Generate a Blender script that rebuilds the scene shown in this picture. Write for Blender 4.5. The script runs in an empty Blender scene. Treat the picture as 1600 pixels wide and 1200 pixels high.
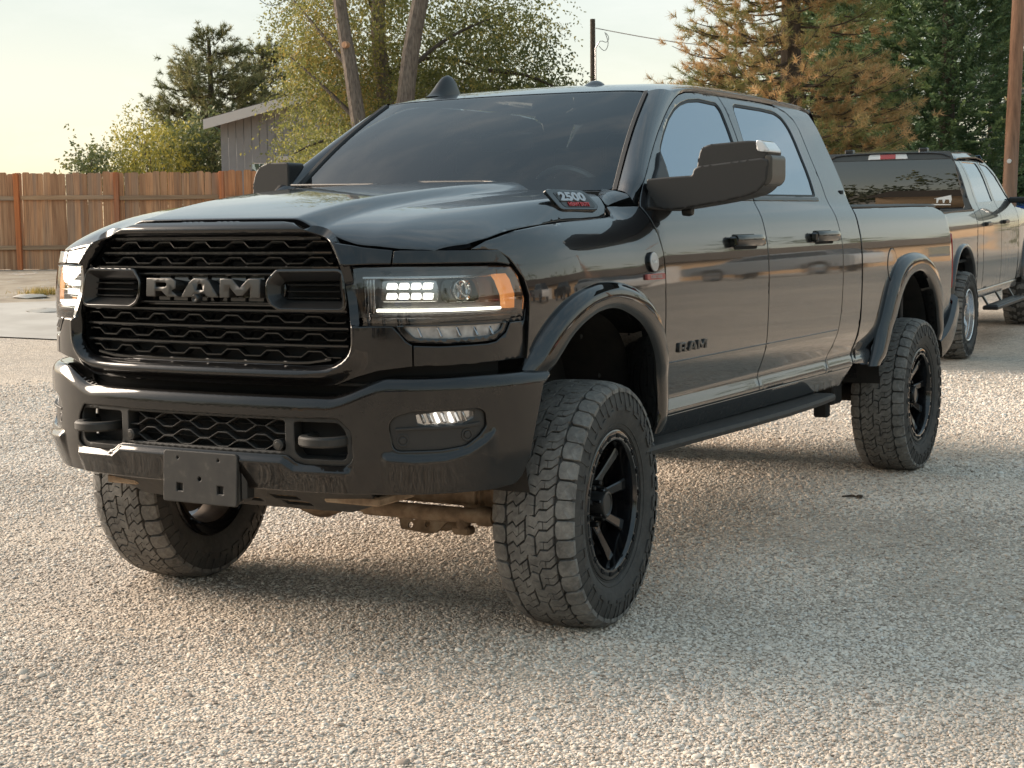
import bpy, math, random
import numpy as np
from mathutils import Matrix, Vector
from mathutils.geometry import delaunay_2d_cdt
random.seed(7); RNG = np.random.default_rng(11)
R_ = math.radians
scene = bpy.context.scene
col = scene.collection
# ---------------- camera, world, sun, exposure ----------------
CAM = np.array([3.49645, -5.05494, 1.43188])
cF = np.array([-0.48931132, 0.86653248, -0.09846772]); cR = np.array([0.87122559, 0.49077108, -0.01047513]); cU = np.cross(cR, cF)
cd = bpy.data.cameras.new('camera'); cam = bpy.data.objects.new('camera', cd); col.objects.link(cam)
cam.matrix_world = Matrix(((cR[0], cU[0], -cF[0], CAM[0]), (cR[1], cU[1], -cF[1], CAM[1]), (cR[2], cU[2], -cF[2], CAM[2]), (0, 0, 0, 1)))
cd.sensor_width = 36; cd.lens = 2488.5 / 1600 * 36; cd.clip_start = .05; cd.clip_end = 3000
cd.dof.use_dof = True; cd.dof.focus_distance = 6.3; cd.dof.aperture_fstop = 24
scene.camera = cam
SUN_AZ = R_(-94)      # from +Y, negative = to the left (-X)
SUN_EL = R_(23)
world = bpy.data.worlds.new('World'); scene.world = world; world.use_nodes = True
wn = world.node_tree.nodes; wl = world.node_tree.links; wn.clear()
wo = wn.new('ShaderNodeOutputWorld'); wb = wn.new('ShaderNodeBackground'); sky = wn.new('ShaderNodeTexSky')
sky.sky_type = 'NISHITA'; sky.sun_disc = False; sky.sun_elevation = SUN_EL; sky.sun_rotation = SUN_AZ
sky.altitude = 900; sky.air_density = 1.0; sky.dust_density = 1.0; sky.ozone_density = 1.2
# hazy evening air: the sky's range is softened, with thin high cloud streaks
vm = wn.new('ShaderNodeVectorMath'); vm.operation = 'SCALE'; vm.inputs['Scale'].default_value = .1; wl.new(sky.outputs[0], vm.inputs[0])
gm = wn.new('ShaderNodeGamma'); gm.inputs[1].default_value = .15; wl.new(vm.outputs[0], gm.inputs[0])
hs = wn.new('ShaderNodeHueSaturation'); hs.inputs['Saturation'].default_value = 3.8; hs.inputs['Value'].default_value = 1.70; wl.new(gm.outputs[0], hs.inputs['Color'])
wtc = wn.new('ShaderNodeTexCoord'); wmp = wn.new('ShaderNodeMapping'); wmp.inputs['Scale'].default_value = (1.1, 2.6, 5.5); wmp.inputs['Rotation'].default_value = (.25, .1, .5); wl.new(wtc.outputs['Generated'], wmp.inputs[0])
wns = wn.new('ShaderNodeTexNoise'); wns.inputs['Scale'].default_value = 1.7; wns.inputs['Detail'].default_value = 7; wns.inputs['Roughness'].default_value = .62; wl.new(wmp.outputs[0], wns.inputs['Vector'])
wr = wn.new('ShaderNodeMapRange'); wr.inputs[1].default_value = .47; wr.inputs[2].default_value = .78; wr.inputs[3].default_value = 0; wr.inputs[4].default_value = .5; wl.new(wns.outputs['Fac'], wr.inputs[0])
wmx = wn.new('ShaderNodeMix'); wmx.data_type = 'RGBA'; wl.new(wr.outputs[0], wmx.inputs[0]); wwb = wn.new('ShaderNodeVectorMath'); wwb.operation = 'MULTIPLY'; wwb.inputs[1].default_value = (1.12, .97, .79); wl.new(hs.outputs[0], wwb.inputs[0])
wl.new(wwb.outputs[0], wmx.inputs[6]); wmx.inputs[7].default_value = (1.85, 1.82, 1.72, 1)
wb.inputs[1].default_value = .13
wl.new(wmx.outputs[2], wb.inputs[0]); wl.new(wb.outputs[0], wo.inputs[0])
sd = bpy.data.lights.new('sun', 'SUN'); sun = bpy.data.objects.new('sun', sd); col.objects.link(sun)
sd.energy = 1.5; sd.angle = R_(40); sd.color = (1, .84, .68)
sdir = Vector((math.sin(SUN_AZ) * math.cos(SUN_EL), math.cos(SUN_AZ) * math.cos(SUN_EL), math.sin(SUN_EL)))
sun.rotation_euler = sdir.to_track_quat('Z', 'Y').to_euler(); sun.location = (-30, 12, 12)
scene.view_settings.view_transform = 'Standard'; scene.view_settings.look = 'None'
scene.view_settings.exposure = 2.36; scene.view_settings.gamma = 1; scene.view_settings.use_curve_mapping = False
scene.cycles.max_bounces = 8; scene.cycles.glossy_bounces = 5; scene.cycles.transparent_max_bounces = 24

# ---------------- materials ----------------
class NT:
    def __init__(s, name):
        m = bpy.data.materials.new(name); m.use_nodes = True; s.m = m; s.n = m.node_tree.nodes; s.l = m.node_tree.links
        s.b = s.n['Principled BSDF']; s.out = s.n['Material Output']
    def new(s, t, **k):
        n = s.n.new(t)
        for a, v in k.items():
            if a in n.inputs: n.inputs[a].default_value = v
            else: setattr(n, a, v)
        return n
    def link(s, a, b): s.l.new(a, b)
def prin(name, c, rough=.5, metal=0, coat=0, ior=1.5, **k):
    t = NT(name); b = t.b
    b.inputs['Base Color'].default_value = (*c, 1); b.inputs['Roughness'].default_value = rough; b.inputs['Metallic'].default_value = metal
    b.inputs['Coat Weight'].default_value = coat; b.inputs['IOR'].default_value = ior
    if coat: b.inputs['Coat Roughness'].default_value = .01; b.inputs['Coat IOR'].default_value = k.get('coat_ior', 1.6)
    if 'emit' in k: b.inputs['Emission Color'].default_value = (*k['emit'], 1); b.inputs['Emission Strength'].default_value = k.get('es', 1)
    return t
def coords(t, scale=1.0, kind='Object'):
    tc = t.new('ShaderNodeTexCoord'); mp = t.new('ShaderNodeMapping'); t.link(tc.outputs[kind], mp.inputs[0])
    mp.inputs['Scale'].default_value = (scale,) * 3 if not hasattr(scale, '__len__') else scale
    return mp.outputs[0]
def noise(t, vec, sc, det=4, rough=.55):
    n = t.new('ShaderNodeTexNoise'); n.inputs['Scale'].default_value = sc; n.inputs['Detail'].default_value = det; n.inputs['Roughness'].default_value = rough
    if vec is not None: t.link(vec, n.inputs['Vector'])
    return n.outputs['Fac']
def ramp(t, fac, stops):
    r = t.new('ShaderNodeValToRGB'); e = r.color_ramp.elements
    while len(e) < len(stops): e.new(.5)
    for i, (p, c) in enumerate(stops): e[i].position = p; e[i].color = (*c, 1) if len(c) == 3 else c
    t.link(fac, r.inputs[0]); return r.outputs[0]
def mixc(t, fac, a, b, mode='MIX'):
    m = t.new('ShaderNodeMix', data_type='RGBA', blend_type=mode)
    if isinstance(fac, (int, float)): m.inputs[0].default_value = fac
    else: t.link(fac, m.inputs[0])
    for i, v in ((6, a), (7, b)):
        if isinstance(v, tuple): m.inputs[i].default_value = (*v, 1)
        else: t.link(v, m.inputs[i])
    return m.outputs[2]
def bump(t, h, strength, dist=.01):
    b = t.new('ShaderNodeBump'); b.inputs['Strength'].default_value = strength; b.inputs['Distance'].default_value = dist
    t.link(h, b.inputs['Height']); t.link(b.outputs[0], t.b.inputs['Normal']); return b
def noisy(name, stops, sc=8, rough=.8, bs=.3, bd=.01, det=6, kind='Object', scale=1.0, **k):
    t = prin(name, (1, 1, 1), rough, **k); v = coords(t, scale, kind); n = noise(t, v, sc, det)
    t.link(ramp(t, n, stops), t.b.inputs['Base Color'])
    if bs: bump(t, n, bs, bd)
    return t

def mk_paint(name, c, flake=.0, dusty=.0, ior=1.78, r0=.0):
    t = prin(name, c, .30, coat=1, ior=1.45, coat_ior=ior)
    t.b.inputs['Specular IOR Level'].default_value = .12
    v = coords(t)
    tb = t.new('ShaderNodeBump'); tb.inputs['Strength'].default_value = .03; tb.inputs['Distance'].default_value = .0006
    t.link(noise(t, v, 260, 2), tb.inputs['Height'])
    wv = t.new('ShaderNodeBump'); wv.inputs['Strength'].default_value = .10; wv.inputs['Distance'].default_value = .006
    t.link(noise(t, v, 3.1, 2), wv.inputs['Height']); t.link(tb.outputs[0], wv.inputs['Normal'])
    t.link(wv.outputs[0], t.b.inputs['Coat Normal'])
    # thin film of road dust, thickest along the sills, as it lies on the paint
    tc = t.new('ShaderNodeTexCoord'); sp = t.new('ShaderNodeSeparateXYZ'); t.link(tc.outputs['Object'], sp.inputs[0])
    mr = t.new('ShaderNodeMapRange'); mr.inputs[1].default_value = 1.0; mr.inputs[2].default_value = .5; mr.inputs[3].default_value = .02; mr.inputs[4].default_value = .11
    t.link(sp.outputs[2], mr.inputs[0])
    ml = t.new('ShaderNodeMath', operation='MULTIPLY'); t.link(mr.outputs[0], ml.inputs[0]); t.link(noise(t, v, 26, 9, .75), ml.inputs[1])
    t.link(mixc(t, ml.outputs[0], c, (.16, .13, .10)), t.b.inputs['Base Color'])
    r2 = t.new('ShaderNodeMath', operation='MULTIPLY_ADD'); r2.inputs[1].default_value = .10; r2.inputs[2].default_value = r0
    t.link(ml.outputs[0], r2.inputs[0]); t.link(r2.outputs[0], t.b.inputs['Coat Roughness'])
    return t.m
M = {}
M['paint'] = mk_paint('black_paint', (.0045, .0047, .006))
M['dimmed_paint'] = mk_paint('black_paint_dimmed', (.003, .003, .0035), ior=1.5, r0=.008)  # same black paint as the body, dimmed so front reflections come out darker
M['gloss'] = prin('gloss_black_trim', (.005, .005, .005), .03, ior=1.7).m
M['satin'] = prin('satin_black', (.012, .012, .012), .32).m
M['plastic'] = noisy('textured_plastic', [(.3, (.013, .0125, .012)), (.7, (.020, .0195, .019))], 300, .48, .25, .0006).m
M['plastic_dusty'] = noisy('dusty_plastic', [(.3, (.015, .0145, .014)), (.62, (.028, .026, .023)), (.8, (.065, .058, .05))], 22, .62, .12, .001).m
M['rubber_trim'] = prin('rubber_seal', (.008, .008, .008), .55).m
M['dark'] = prin('inner_black', (.004, .004, .004), .85).m
M['liner'] = noisy('arch_liner', [(.3, (.006, .006, .006)), (.75, (.02, .018, .016))], 14, .85, .3, .004).m
M['glass_dark'] = prin('sky_boost_glass', (.27, .335, .41), .01, .85, ior=2.3).m  # brightness and blue of the mirrored sky put into the metallic base colour
M['glass_rear'] = prin('rear_tinted_glass', (.010, .009, .008), .01, ior=2.1).m
M['mirror_cap'] = prin('mirror_cap_grey', (.07, .064, .056), .38, .3).m
M['emblem'] = prin('dark_grey_emblem', (.075, .072, .068), .34, .6).m
M['turn_lens'] = noisy('smoky_turn_lens', [(.3, (.16, .16, .165)), (.6, (.34, .34, .34)), (.8, (.55, .55, .54))], 26, .18, .3, .004, det=2, coat=1).m
M['grille_bar'] = prin('grille_bar_black', (.010, .010, .0095), .24, coat=.35).m
M['chrome'] = prin('chrome', (.62, .62, .63), .07, 1).m
M['alu'] = prin('polished_aluminium', (.66, .66, .67), .16, 1).m
M['rim'] = prin('black_rim', (.005, .005, .006), .11, coat=.4, ior=1.5).m
M['steel_dark'] = prin('dark_steel', (.03, .03, .03), .4, .8).m
M['rust'] = noisy('rusty_axle', [(.25, (.10, .062, .038)), (.5, (.26, .18, .115)), (.75, (.42, .33, .235))], 16, .85, .4, .004).m
M['brown_steel'] = noisy('dusty_barrel', [(.3, (.05, .035, .025)), (.7, (.14, .11, .085))], 8, .55, .1, .002, metal=.3).m
M['red_lens'] = prin('red_lens', (.35, .01, .012), .12, coat=1).m
M['white_lens'] = prin('clear_lens_block', (.62, .64, .66), .12, coat=1).m
M['amber'] = prin('amber_reflector', (.60, .27, .10), .25, coat=1, emit=(1, .35, .08), es=.10).m
M['lamp_white'] = prin('lit_lamp_cell', (.7, .7, .66), .3, emit=(1, .95, .86), es=.42).m
M['drl'] = prin('lit_light_bar', (.9, .9, .85), .3, emit=(1, .96, .80), es=.55).m
M['reflector'] = prin('lamp_reflector', (.42, .42, .43), .18, 1).m
M['housing'] = prin('lamp_housing', (.10, .10, .105), .3, .6).m
M['badge_grey'] = prin('badge_grey', (.42, .42, .43), .3, .7).m
M['badge_red'] = prin('badge_red', (.42, .02, .02), .35).m
M['badge_redbg'] = prin('badge_faded_red', (.40, .10, .09), .4).m
M['white_print'] = prin('white_decal', (.7, .7, .68), .5).m
M['seat'] = prin('seat_leather', (.05, .045, .04), .6).m
M['dash'] = prin('dashboard', (.02, .02, .02), .6).m
M['conc'] = noisy('concrete', [(.3, (.36, .33, .29)), (.6, (.46, .43, .385)), (.8, (.52, .49, .44))], 1.3, .85, .1, .01, kind='Object').m
def thin_glass(name, tint, ior=1.5):
    t = NT(name); t.n.remove(t.b)
    tr = t.new('ShaderNodeBsdfTransparent'); tr.inputs[0].default_value = (*tint, 1)
    gl = t.new('ShaderNodeBsdfGlossy'); gl.inputs['Roughness'].default_value = .01; gl.inputs['Color'].default_value = (1, 1, 1, 1)
    fr = t.new('ShaderNodeFresnel'); fr.inputs[0].default_value = ior
    mx = t.new('ShaderNodeMixShader'); t.link(fr.outputs[0], mx.inputs[0]); t.link(tr.outputs[0], mx.inputs[1]); t.link(gl.outputs[0], mx.inputs[2])
    t.link(mx.outputs[0], t.out.inputs[0]); return t.m
M['windshield'] = thin_glass('windshield_glass', (.50, .54, .52), 1.75)
M['lens'] = thin_glass('headlight_lens', (.86, .87, .87), 1.8)
# tyre rubber: dusty worn crowns, darker grooves
def mk_tyre(name, a, b, c):
    t = prin(name, a, .78); v = coords(t)
    n1 = noise(t, v, 7, 6, .65); n2 = noise(t, v, 55, 5, .7)
    c1 = ramp(t, n1, [(.32, a), (.68, b)]); c2 = ramp(t, n2, [(.45, (0, 0, 0)), (.8, c)])
    t.link(mixc(t, .8, c1, c2, 'ADD'), t.b.inputs['Base Color']); bump(t, n2, .25, .0015); return t.m
M['tread'] = mk_tyre('tyre_tread_rubber', (.075, .071, .066), (.19, .18, .165), (.13, .122, .112))
M['sidewall'] = mk_tyre('tyre_sidewall_rubber', (.030, .0285, .027), (.055, .052, .048), (.03, .027, .024))
M['groove'] = prin('tyre_groove_rubber', (.012, .0115, .011), .9).m
def mk_leaf(name, stops, rough=.55, trans=.35):
    t = prin(name, (.1, .1, .05), rough); at = t.new('ShaderNodeAttribute'); at.attribute_name = 'rnd'
    c = ramp(t, at.outputs['Fac'], stops); t.link(c, t.b.inputs['Base Color'])
    tl = t.new('ShaderNodeBsdfTranslucent'); t.link(c, tl.inputs[0]); mx = t.new('ShaderNodeMixShader'); mx.inputs[0].default_value = trans
    t.link(t.b.outputs[0], mx.inputs[1]); t.link(tl.outputs[0], mx.inputs[2]); t.link(mx.outputs[0], t.out.inputs[0]); return t.m
M['leaf_elm'] = mk_leaf('elm_leaves', [(0, (.08, .095, .03)), (.4, (.17, .185, .055)), (.72, (.30, .28, .085)), (.93, (.42, .33, .10)), (1, (.52, .38, .12))], trans=.5)
M['leaf_elm_gold'] = mk_leaf('golden_leaves', [(0, (.14, .13, .04)), (.4, (.28, .23, .07)), (.8, (.44, .31, .09)), (1, (.52, .34, .12))], trans=.5)
M['leaf_yellow'] = mk_leaf('yellow_green_leaves', [(0, (0.105, 0.120, 0.030)), (.5, (0.270, 0.255, 0.060)), (1, (0.540, 0.450, 0.090))], trans=.4)
M['leaf_dark'] = mk_leaf('dark_leaves', [(0, (0.064, 0.090, 0.036)), (.6, (0.153, 0.178, 0.071)), (1, (0.330, 0.305, 0.128))])
M['needle_l'] = mk_leaf('dusky_pine_needles', [(0, (0.072, 0.085, 0.036)), (.6, (0.162, 0.173, 0.072)), (1, (0.344, 0.293, 0.121))])
M['needle_b'] = mk_leaf('browning_pine_needles', [(0, (0.135, 0.176, 0.068)), (.30, (0.270, 0.284, 0.101)), (.50, (0.405, 0.304, 0.135)), (.75, (0.567, 0.365, 0.176)), (1, (0.720, 0.486, 0.243))], trans=.42)
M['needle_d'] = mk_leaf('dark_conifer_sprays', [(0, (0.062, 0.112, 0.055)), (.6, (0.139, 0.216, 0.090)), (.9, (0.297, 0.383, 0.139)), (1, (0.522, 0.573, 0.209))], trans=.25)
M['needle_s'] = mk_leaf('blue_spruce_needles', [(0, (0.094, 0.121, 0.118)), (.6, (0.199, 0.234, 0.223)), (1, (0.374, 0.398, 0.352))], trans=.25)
M['bark'] = noisy('bark', [(.25, (.06, .045, .035)), (.5, (.16, .125, .10)), (.8, (.28, .225, .18))], 4, .9, .9, .03, scale=(9, 9, 1.6)).m
M['bark_dark'] = noisy('dark_bark', [(.3, (.03, .022, .016)), (.7, (.09, .065, .045))], 6, .9, .8, .02, scale=(6, 6, 1.5)).m
def mk_wood(name, stops, gr=(34, 34, 1.2)):
    t = prin(name, (1, 1, 1), .8); oi = t.new('ShaderNodeObjectInfo'); tc = t.new('ShaderNodeTexCoord'); mp = t.new('ShaderNodeMapping')
    t.link(tc.outputs['Object'], mp.inputs[0]); mp.inputs['Scale'].default_value = gr
    cb = t.new('ShaderNodeCombineXYZ'); m2 = t.new('ShaderNodeMath', operation='MULTIPLY'); m2.inputs[1].default_value = 57; t.link(oi.outputs['Random'], m2.inputs[0])
    for i in range(3): t.link(m2.outputs[0], cb.inputs[i])
    t.link(cb.outputs[0], mp.inputs['Location'])
    n = noise(t, mp.outputs[0], 1.0, 5, .65); n2 = noise(t, mp.outputs[0], .12, 2)
    c = ramp(t, n, stops); c2 = ramp(t, oi.outputs['Random'], [(0, (.66, .62, .60)), (.5, (1, .96, .9)), (1, (1.25, 1.1, .95))])
    c3 = mixc(t, 1.0, c, c2, 'MULTIPLY')
    # weathering: grey bands and rust stains
    c4 = mixc(t, ramp(t, n2, [(.45, (0, 0, 0)), (.7, (.75, .75, .75))]), c3, (.27, .215, .175))
    t.link(c4, t.b.inputs['Base Color']); bump(t, n, .4, .004); return t.m
M['picket'] = mk_wood('weathered_cedar', [(.25, (0.260, 0.137, 0.075)), (.5, (0.572, 0.305, 0.169)), (.8, (0.800, 0.507, 0.305))])
M['post_orange'] = mk_wood('stained_orange_post', [(.3, (0.416, 0.130, 0.046)), (.7, (0.676, 0.234, 0.085))])
M['rail'] = mk_wood('weathered_rail', [(.3, (.28, .18, .115)), (.7, (.54, .37, .24))], (1.2, 1.2, 34))
M['pole'] = mk_wood('utility_pole_wood', [(.3, (.17, .09, .055)), (.7, (.38, .21, .13))], (20, 20, .8))
M['siding'] = noisy('grey_siding', [(.3, (.235, .245, .262)), (.7, (.285, .295, .31))], 3, .7, .05, .004).m
M['white_trim'] = prin('white_board', (.62, .60, .58), .6).m
M['shingle'] = noisy('roof_shingle', [(.3, (.05, .045, .042)), (.7, (.11, .10, .09))], 30, .9, .5, .01).m
M['stucco'] = noisy('tan_stucco', [(.3, (.42, .29, .17)), (.7, (.50, .35, .22))], 4, .9, .2, .01).m
M['brown_roof'] = noisy('brown_roof', [(.3, (.07, .05, .035)), (.7, (.12, .085, .06))], 12, .9, .4, .02).m
M['wire'] = prin('black_cable', (.02, .02, .02), .6).m
M['ford_paint'] = mk_paint('grey_paint', (.036, .038, .041), ior=1.55)
M['blue_paint'] = prin('blue_paint', (.02, .06, .26), .25, coat=1).m
M['white_paint'] = prin('white_paint', (.6, .6, .6), .3, coat=1).m
M['red_paint'] = prin('red_paint', (.3, .02, .02), .3, coat=1).m

# ---------------- geometry helpers ----------------
SG = [1]
def link(o, parent=None):
    col.objects.link(o)
    if parent is not None: o.parent = parent
    return o
def tag(o, label=None, cat=None, group=None, kind=None):
    if label: o['label'] = label
    if cat: o['category'] = cat
    if group: o['group'] = group
    if kind: o['kind'] = kind
    return o
def thing(name, label, cat, loc=(0, 0, 0), rz=0, group=None, rx=0):
    o = bpy.data.objects.new(name, None); link(o); o.location = loc; o.rotation_euler = (rx, 0, rz); o.empty_display_size = .1
    return tag(o, label, cat, group)
def mesh(name, V, F, mat, parent=None, N=None, smooth=True, angle=None, mirror=True):
    V = np.asarray(V, float).copy(); F = [tuple(int(i) for i in f) for f in F]
    if mirror and SG[0] < 0:
        V[:, 0] *= -1; F = [f[::-1] for f in F]
        if N is not None: N = N * np.array([-1, 1, 1])
    me = bpy.data.meshes.new(name); me.from_pydata(V.tolist(), [], F)
    for m in (mat if isinstance(mat, (list, tuple)) else [mat]): me.materials.append(M[m] if isinstance(m, str) else m)
    if smooth:
        me.polygons.foreach_set('use_smooth', [True] * len(me.polygons))
        if angle: me.set_sharp_from_angle(angle=R_(angle))
    if N is not None:
        me.normals_split_custom_set_from_vertices(N.tolist())
    me.update(); o = bpy.data.objects.new(name, me); return link(o, parent)
def fastmesh(name, V, F, mat, parent=None, attr=None, smooth=False):
    """V (n,3), F (m,k) arrays with constant k"""
    me = bpy.data.meshes.new(name); m, k = F.shape
    me.vertices.add(len(V)); me.vertices.foreach_set('co', V.astype(np.float32).ravel())
    me.loops.add(m * k); me.loops.foreach_set('vertex_index', F.astype(np.int32).ravel())
    me.polygons.add(m); me.polygons.foreach_set('loop_start', (np.arange(m) * k).astype(np.int32)); me.polygons.foreach_set('loop_total', np.full(m, k, np.int32))
    if smooth: me.polygons.foreach_set('use_smooth', np.ones(m, bool))
    if attr is not None:
        a = me.attributes.new('rnd', 'FLOAT', 'FACE'); a.data.foreach_set('value', attr.astype(np.float32))
    me.materials.append(M[mat]); me.update(calc_edges=True); me.validate()
    return link(bpy.data.objects.new(name, me), parent)
class Geo:
    def __init__(s): s.V = []; s.F = []
    def add(s, V, F):
        b = len(s.V); s.V += [tuple(map(float, v)) for v in V]; s.F += [tuple(i + b for i in f) for f in F]; return s
    def box(s, c, d, rot=None, taper=None):
        V = [((i & 1) - .5, ((i >> 1) & 1) - .5, (i >> 2) - .5) for i in range(8)]
        V = np.array(V) * np.array(d)
        if taper: V[4:, :2] *= taper
        if rot is not None: V = V @ np.array(rot).T
        return s.add(V + np.array(c), [(0, 2, 3, 1), (4, 5, 7, 6), (0, 1, 5, 4), (2, 6, 7, 3), (0, 4, 6, 2), (1, 3, 7, 5)])
    def cbox(s, c, d, b=.006, rot=None):
        """chamfered box"""
        h = np.array(d) / 2; b = min(b, *(h * .49)); V = []; idx = {}
        for sx in (-1, 1):
            for sy in (-1, 1):
                for sz in (-1, 1):
                    for ax in range(3):
                        p = np.array([sx, sy, sz]) * h; q = p.copy()
                        for a2 in range(3):
                            if a2 != ax: q[a2] -= np.sign(p[a2]) * b
                        idx[(sx, sy, sz, ax)] = len(V); V.append(q)
        F = []
        for ax in range(3):
            o = [a for a in range(3) if a != ax]
            for sgn in (-1, 1):
                ring = []
                for a, bq in ((-1, -1), (1, -1), (1, 1), (-1, 1)):
                    k = [0, 0, 0]; k[ax] = sgn; k[o[0]] = a; k[o[1]] = bq; ring.append(idx[(*k, ax)])
                F.append(ring)
            # edges parallel to ax
            for a, bq in ((-1, -1), (1, -1), (1, 1), (-1, 1)):
                k0 = [0, 0, 0]; k0[ax] = -1; k0[o[0]] = a; k0[o[1]] = bq; k1 = list(k0); k1[ax] = 1
                F.append([idx[(*k0, o[0])], idx[(*k1, o[0])], idx[(*k1, o[1])], idx[(*k0, o[1])]])
        for sx in (-1, 1):
            for sy in (-1, 1):
                for sz in (-1, 1): F.append([idx[(sx, sy, sz, a)] for a in range(3)])
        V = np.array(V); cen = np.zeros(3); G = []
        for f in F:
            n = np.cross(V[f[1]] - V[f[0]], V[f[2]] - V[f[0]]); G.append(tuple(f) if n @ V[f].mean(0) > 0 else tuple(f[::-1]))
        if rot is not None: V = V @ np.array(rot).T
        return s.add(V + np.array(c), G)
    def tube(s, P, r, n=10, cap=True):
        P = np.array(P, float); r = np.broadcast_to(np.asarray(r, float), (len(P),)); T = np.gradient(P, axis=0); T /= np.linalg.norm(T, axis=1)[:, None]
        up = np.array([0, 0, 1.]) if abs(T[0][2]) < .9 else np.array([1., 0, 0]); V = []; F = []
        A = np.cross(up, T[0]); A /= np.linalg.norm(A)
        for i in range(len(P)):
            A = A - T[i] * (A @ T[i]); A /= np.linalg.norm(A); B = np.cross(T[i], A)
            for k in range(n):
                t = 2 * math.pi * k / n; V.append(P[i] + r[i] * (math.cos(t) * A + math.sin(t) * B))
        for i in range(len(P) - 1):
            for k in range(n):
                a, b = i * n + k, i * n + (k + 1) % n; F.append((a, b, b + n, a + n))
        if cap: F.append(tuple(range(n))[::-1]); F.append(tuple((len(P) - 1) * n + k for k in range(n)))
        return s.add(V, F)
    def lathe(s, prof, n=32, axis=0, c=(0, 0, 0)):
        """prof: list of (axial, radius)"""
        V = []; F = []
        o = [a for a in range(3) if a != axis]
        for a, r in prof:
            for k in range(n):
                t = 2 * math.pi * k / n; p = [0, 0, 0]; p[axis] = a; p[o[0]] = r * math.cos(t); p[o[1]] = r * math.sin(t)
                V.append(np.array(p) + np.array(c))
        for i in range(len(prof) - 1):
            for k in range(n):
                a, b = i * n + k, i * n + (k + 1) % n
                F.append((a, b, b + n, a + n) if axis != 1 else (a, a + n, b + n, b))
        return s.add(V, F)
    def sweep(s, P, A, B, sec, closed=False, cap=True):
        P = np.asarray(P, float); A = np.broadcast_to(A, P.shape); B = np.broadcast_to(B, P.shape); m = len(sec); V = []; F = []
        for i in range(len(P)):
            for a, b in sec: V.append(P[i] + a * A[i] + b * B[i])
        n = len(P)
        for i in range(n if closed else n - 1):
            j = (i + 1) % n
            for k in range(m): F.append((i * m + k, i * m + (k + 1) % m, j * m + (k + 1) % m, j * m + k))
        if cap and not closed: F.append(tuple(range(m))[::-1]); F.append(tuple((n - 1) * m + k for k in range(m)))
        return s.add(V, F)
    def build(s, name, mat, parent=None, angle=35, fix=False):
        o = mesh(name, np.array(s.V), s.F, mat, parent, smooth=True, angle=angle)
        if fix:
            import bmesh
            bm = bmesh.new(); bm.from_mesh(o.data); bmesh.ops.recalc_face_normals(bm, faces=bm.faces); bm.to_mesh(o.data); bm.free()
        return o
def pip(poly, q):
    poly = np.asarray(poly); q = np.asarray(q); ins = np.zeros(len(q), bool); n = len(poly); j = n - 1
    for i in range(n):
        xi, yi = poly[i]; xj, yj = poly[j]
        c = ((yi > q[:, 1]) != (yj > q[:, 1])) & (q[:, 0] < (xj - xi) * (q[:, 1] - yi) / (yj - yi + 1e-30) + xi)
        ins ^= c; j = i
    return ins
def pdist(poly, q):
    poly = np.asarray(poly, float); q = np.asarray(q, float); d = np.full(len(q), 1e9); n = len(poly)
    for i in range(n):
        a = poly[i]; b = poly[(i + 1) % n]; ab = b - a; t = np.clip(((q - a) @ ab) / (ab @ ab + 1e-20), 0, 1)
        d = np.minimum(d, np.linalg.norm(q - a - t[:, None] * ab, axis=1))
    return d
def dens(poly, step):
    out = []; n = len(poly)
    for i in range(n):
        a = np.array(poly[i], float); b = np.array(poly[(i + 1) % n], float); k = max(1, int(np.ceil(np.linalg.norm(b - a) / step)))
        for j in range(k): out.append(a + (b - a) * j / k)
    return np.array(out)
def area(p): p = np.asarray(p); return .5 * np.sum(p[:, 0] * np.roll(p[:, 1], -1) - np.roll(p[:, 0], -1) * p[:, 1])
def roundp(poly, r, n=4):
    """round the corners of a polygon; r scalar or list"""
    P = [np.array(p, float) for p in poly]; out = []; N = len(P)
    for i in range(N):
        rr = r[i] if hasattr(r, '__len__') else r; a, b, c = P[i - 1], P[i], P[(i + 1) % N]
        if rr <= 0: out.append(b); continue
        u = a - b; v = c - b; lu, lv = np.linalg.norm(u), np.linalg.norm(v); u /= lu; v /= lv; d = min(rr, lu * .49, lv * .49)
        for k in range(n + 1):
            t = k / n; out.append((1 - t) ** 2 * (b + u * d) + 2 * t * (1 - t) * b + t * t * (b + v * d))
    return [tuple(p) for p in out]
def inset(poly, e):
    P = np.asarray(poly, float); s = 1 if area(P) > 0 else -1; d = np.roll(P, -1, 0) - P; L = np.linalg.norm(d, axis=1); ok = L > 1e-9
    nrm = np.stack([-d[:, 1], d[:, 0]], -1) / np.maximum(L, 1e-9)[:, None] * s; v = nrm + np.roll(nrm, 1, 0); l2 = np.maximum((v ** 2).sum(1), .5)
    return P + v * (2 * e / l2)[:, None]
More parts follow.
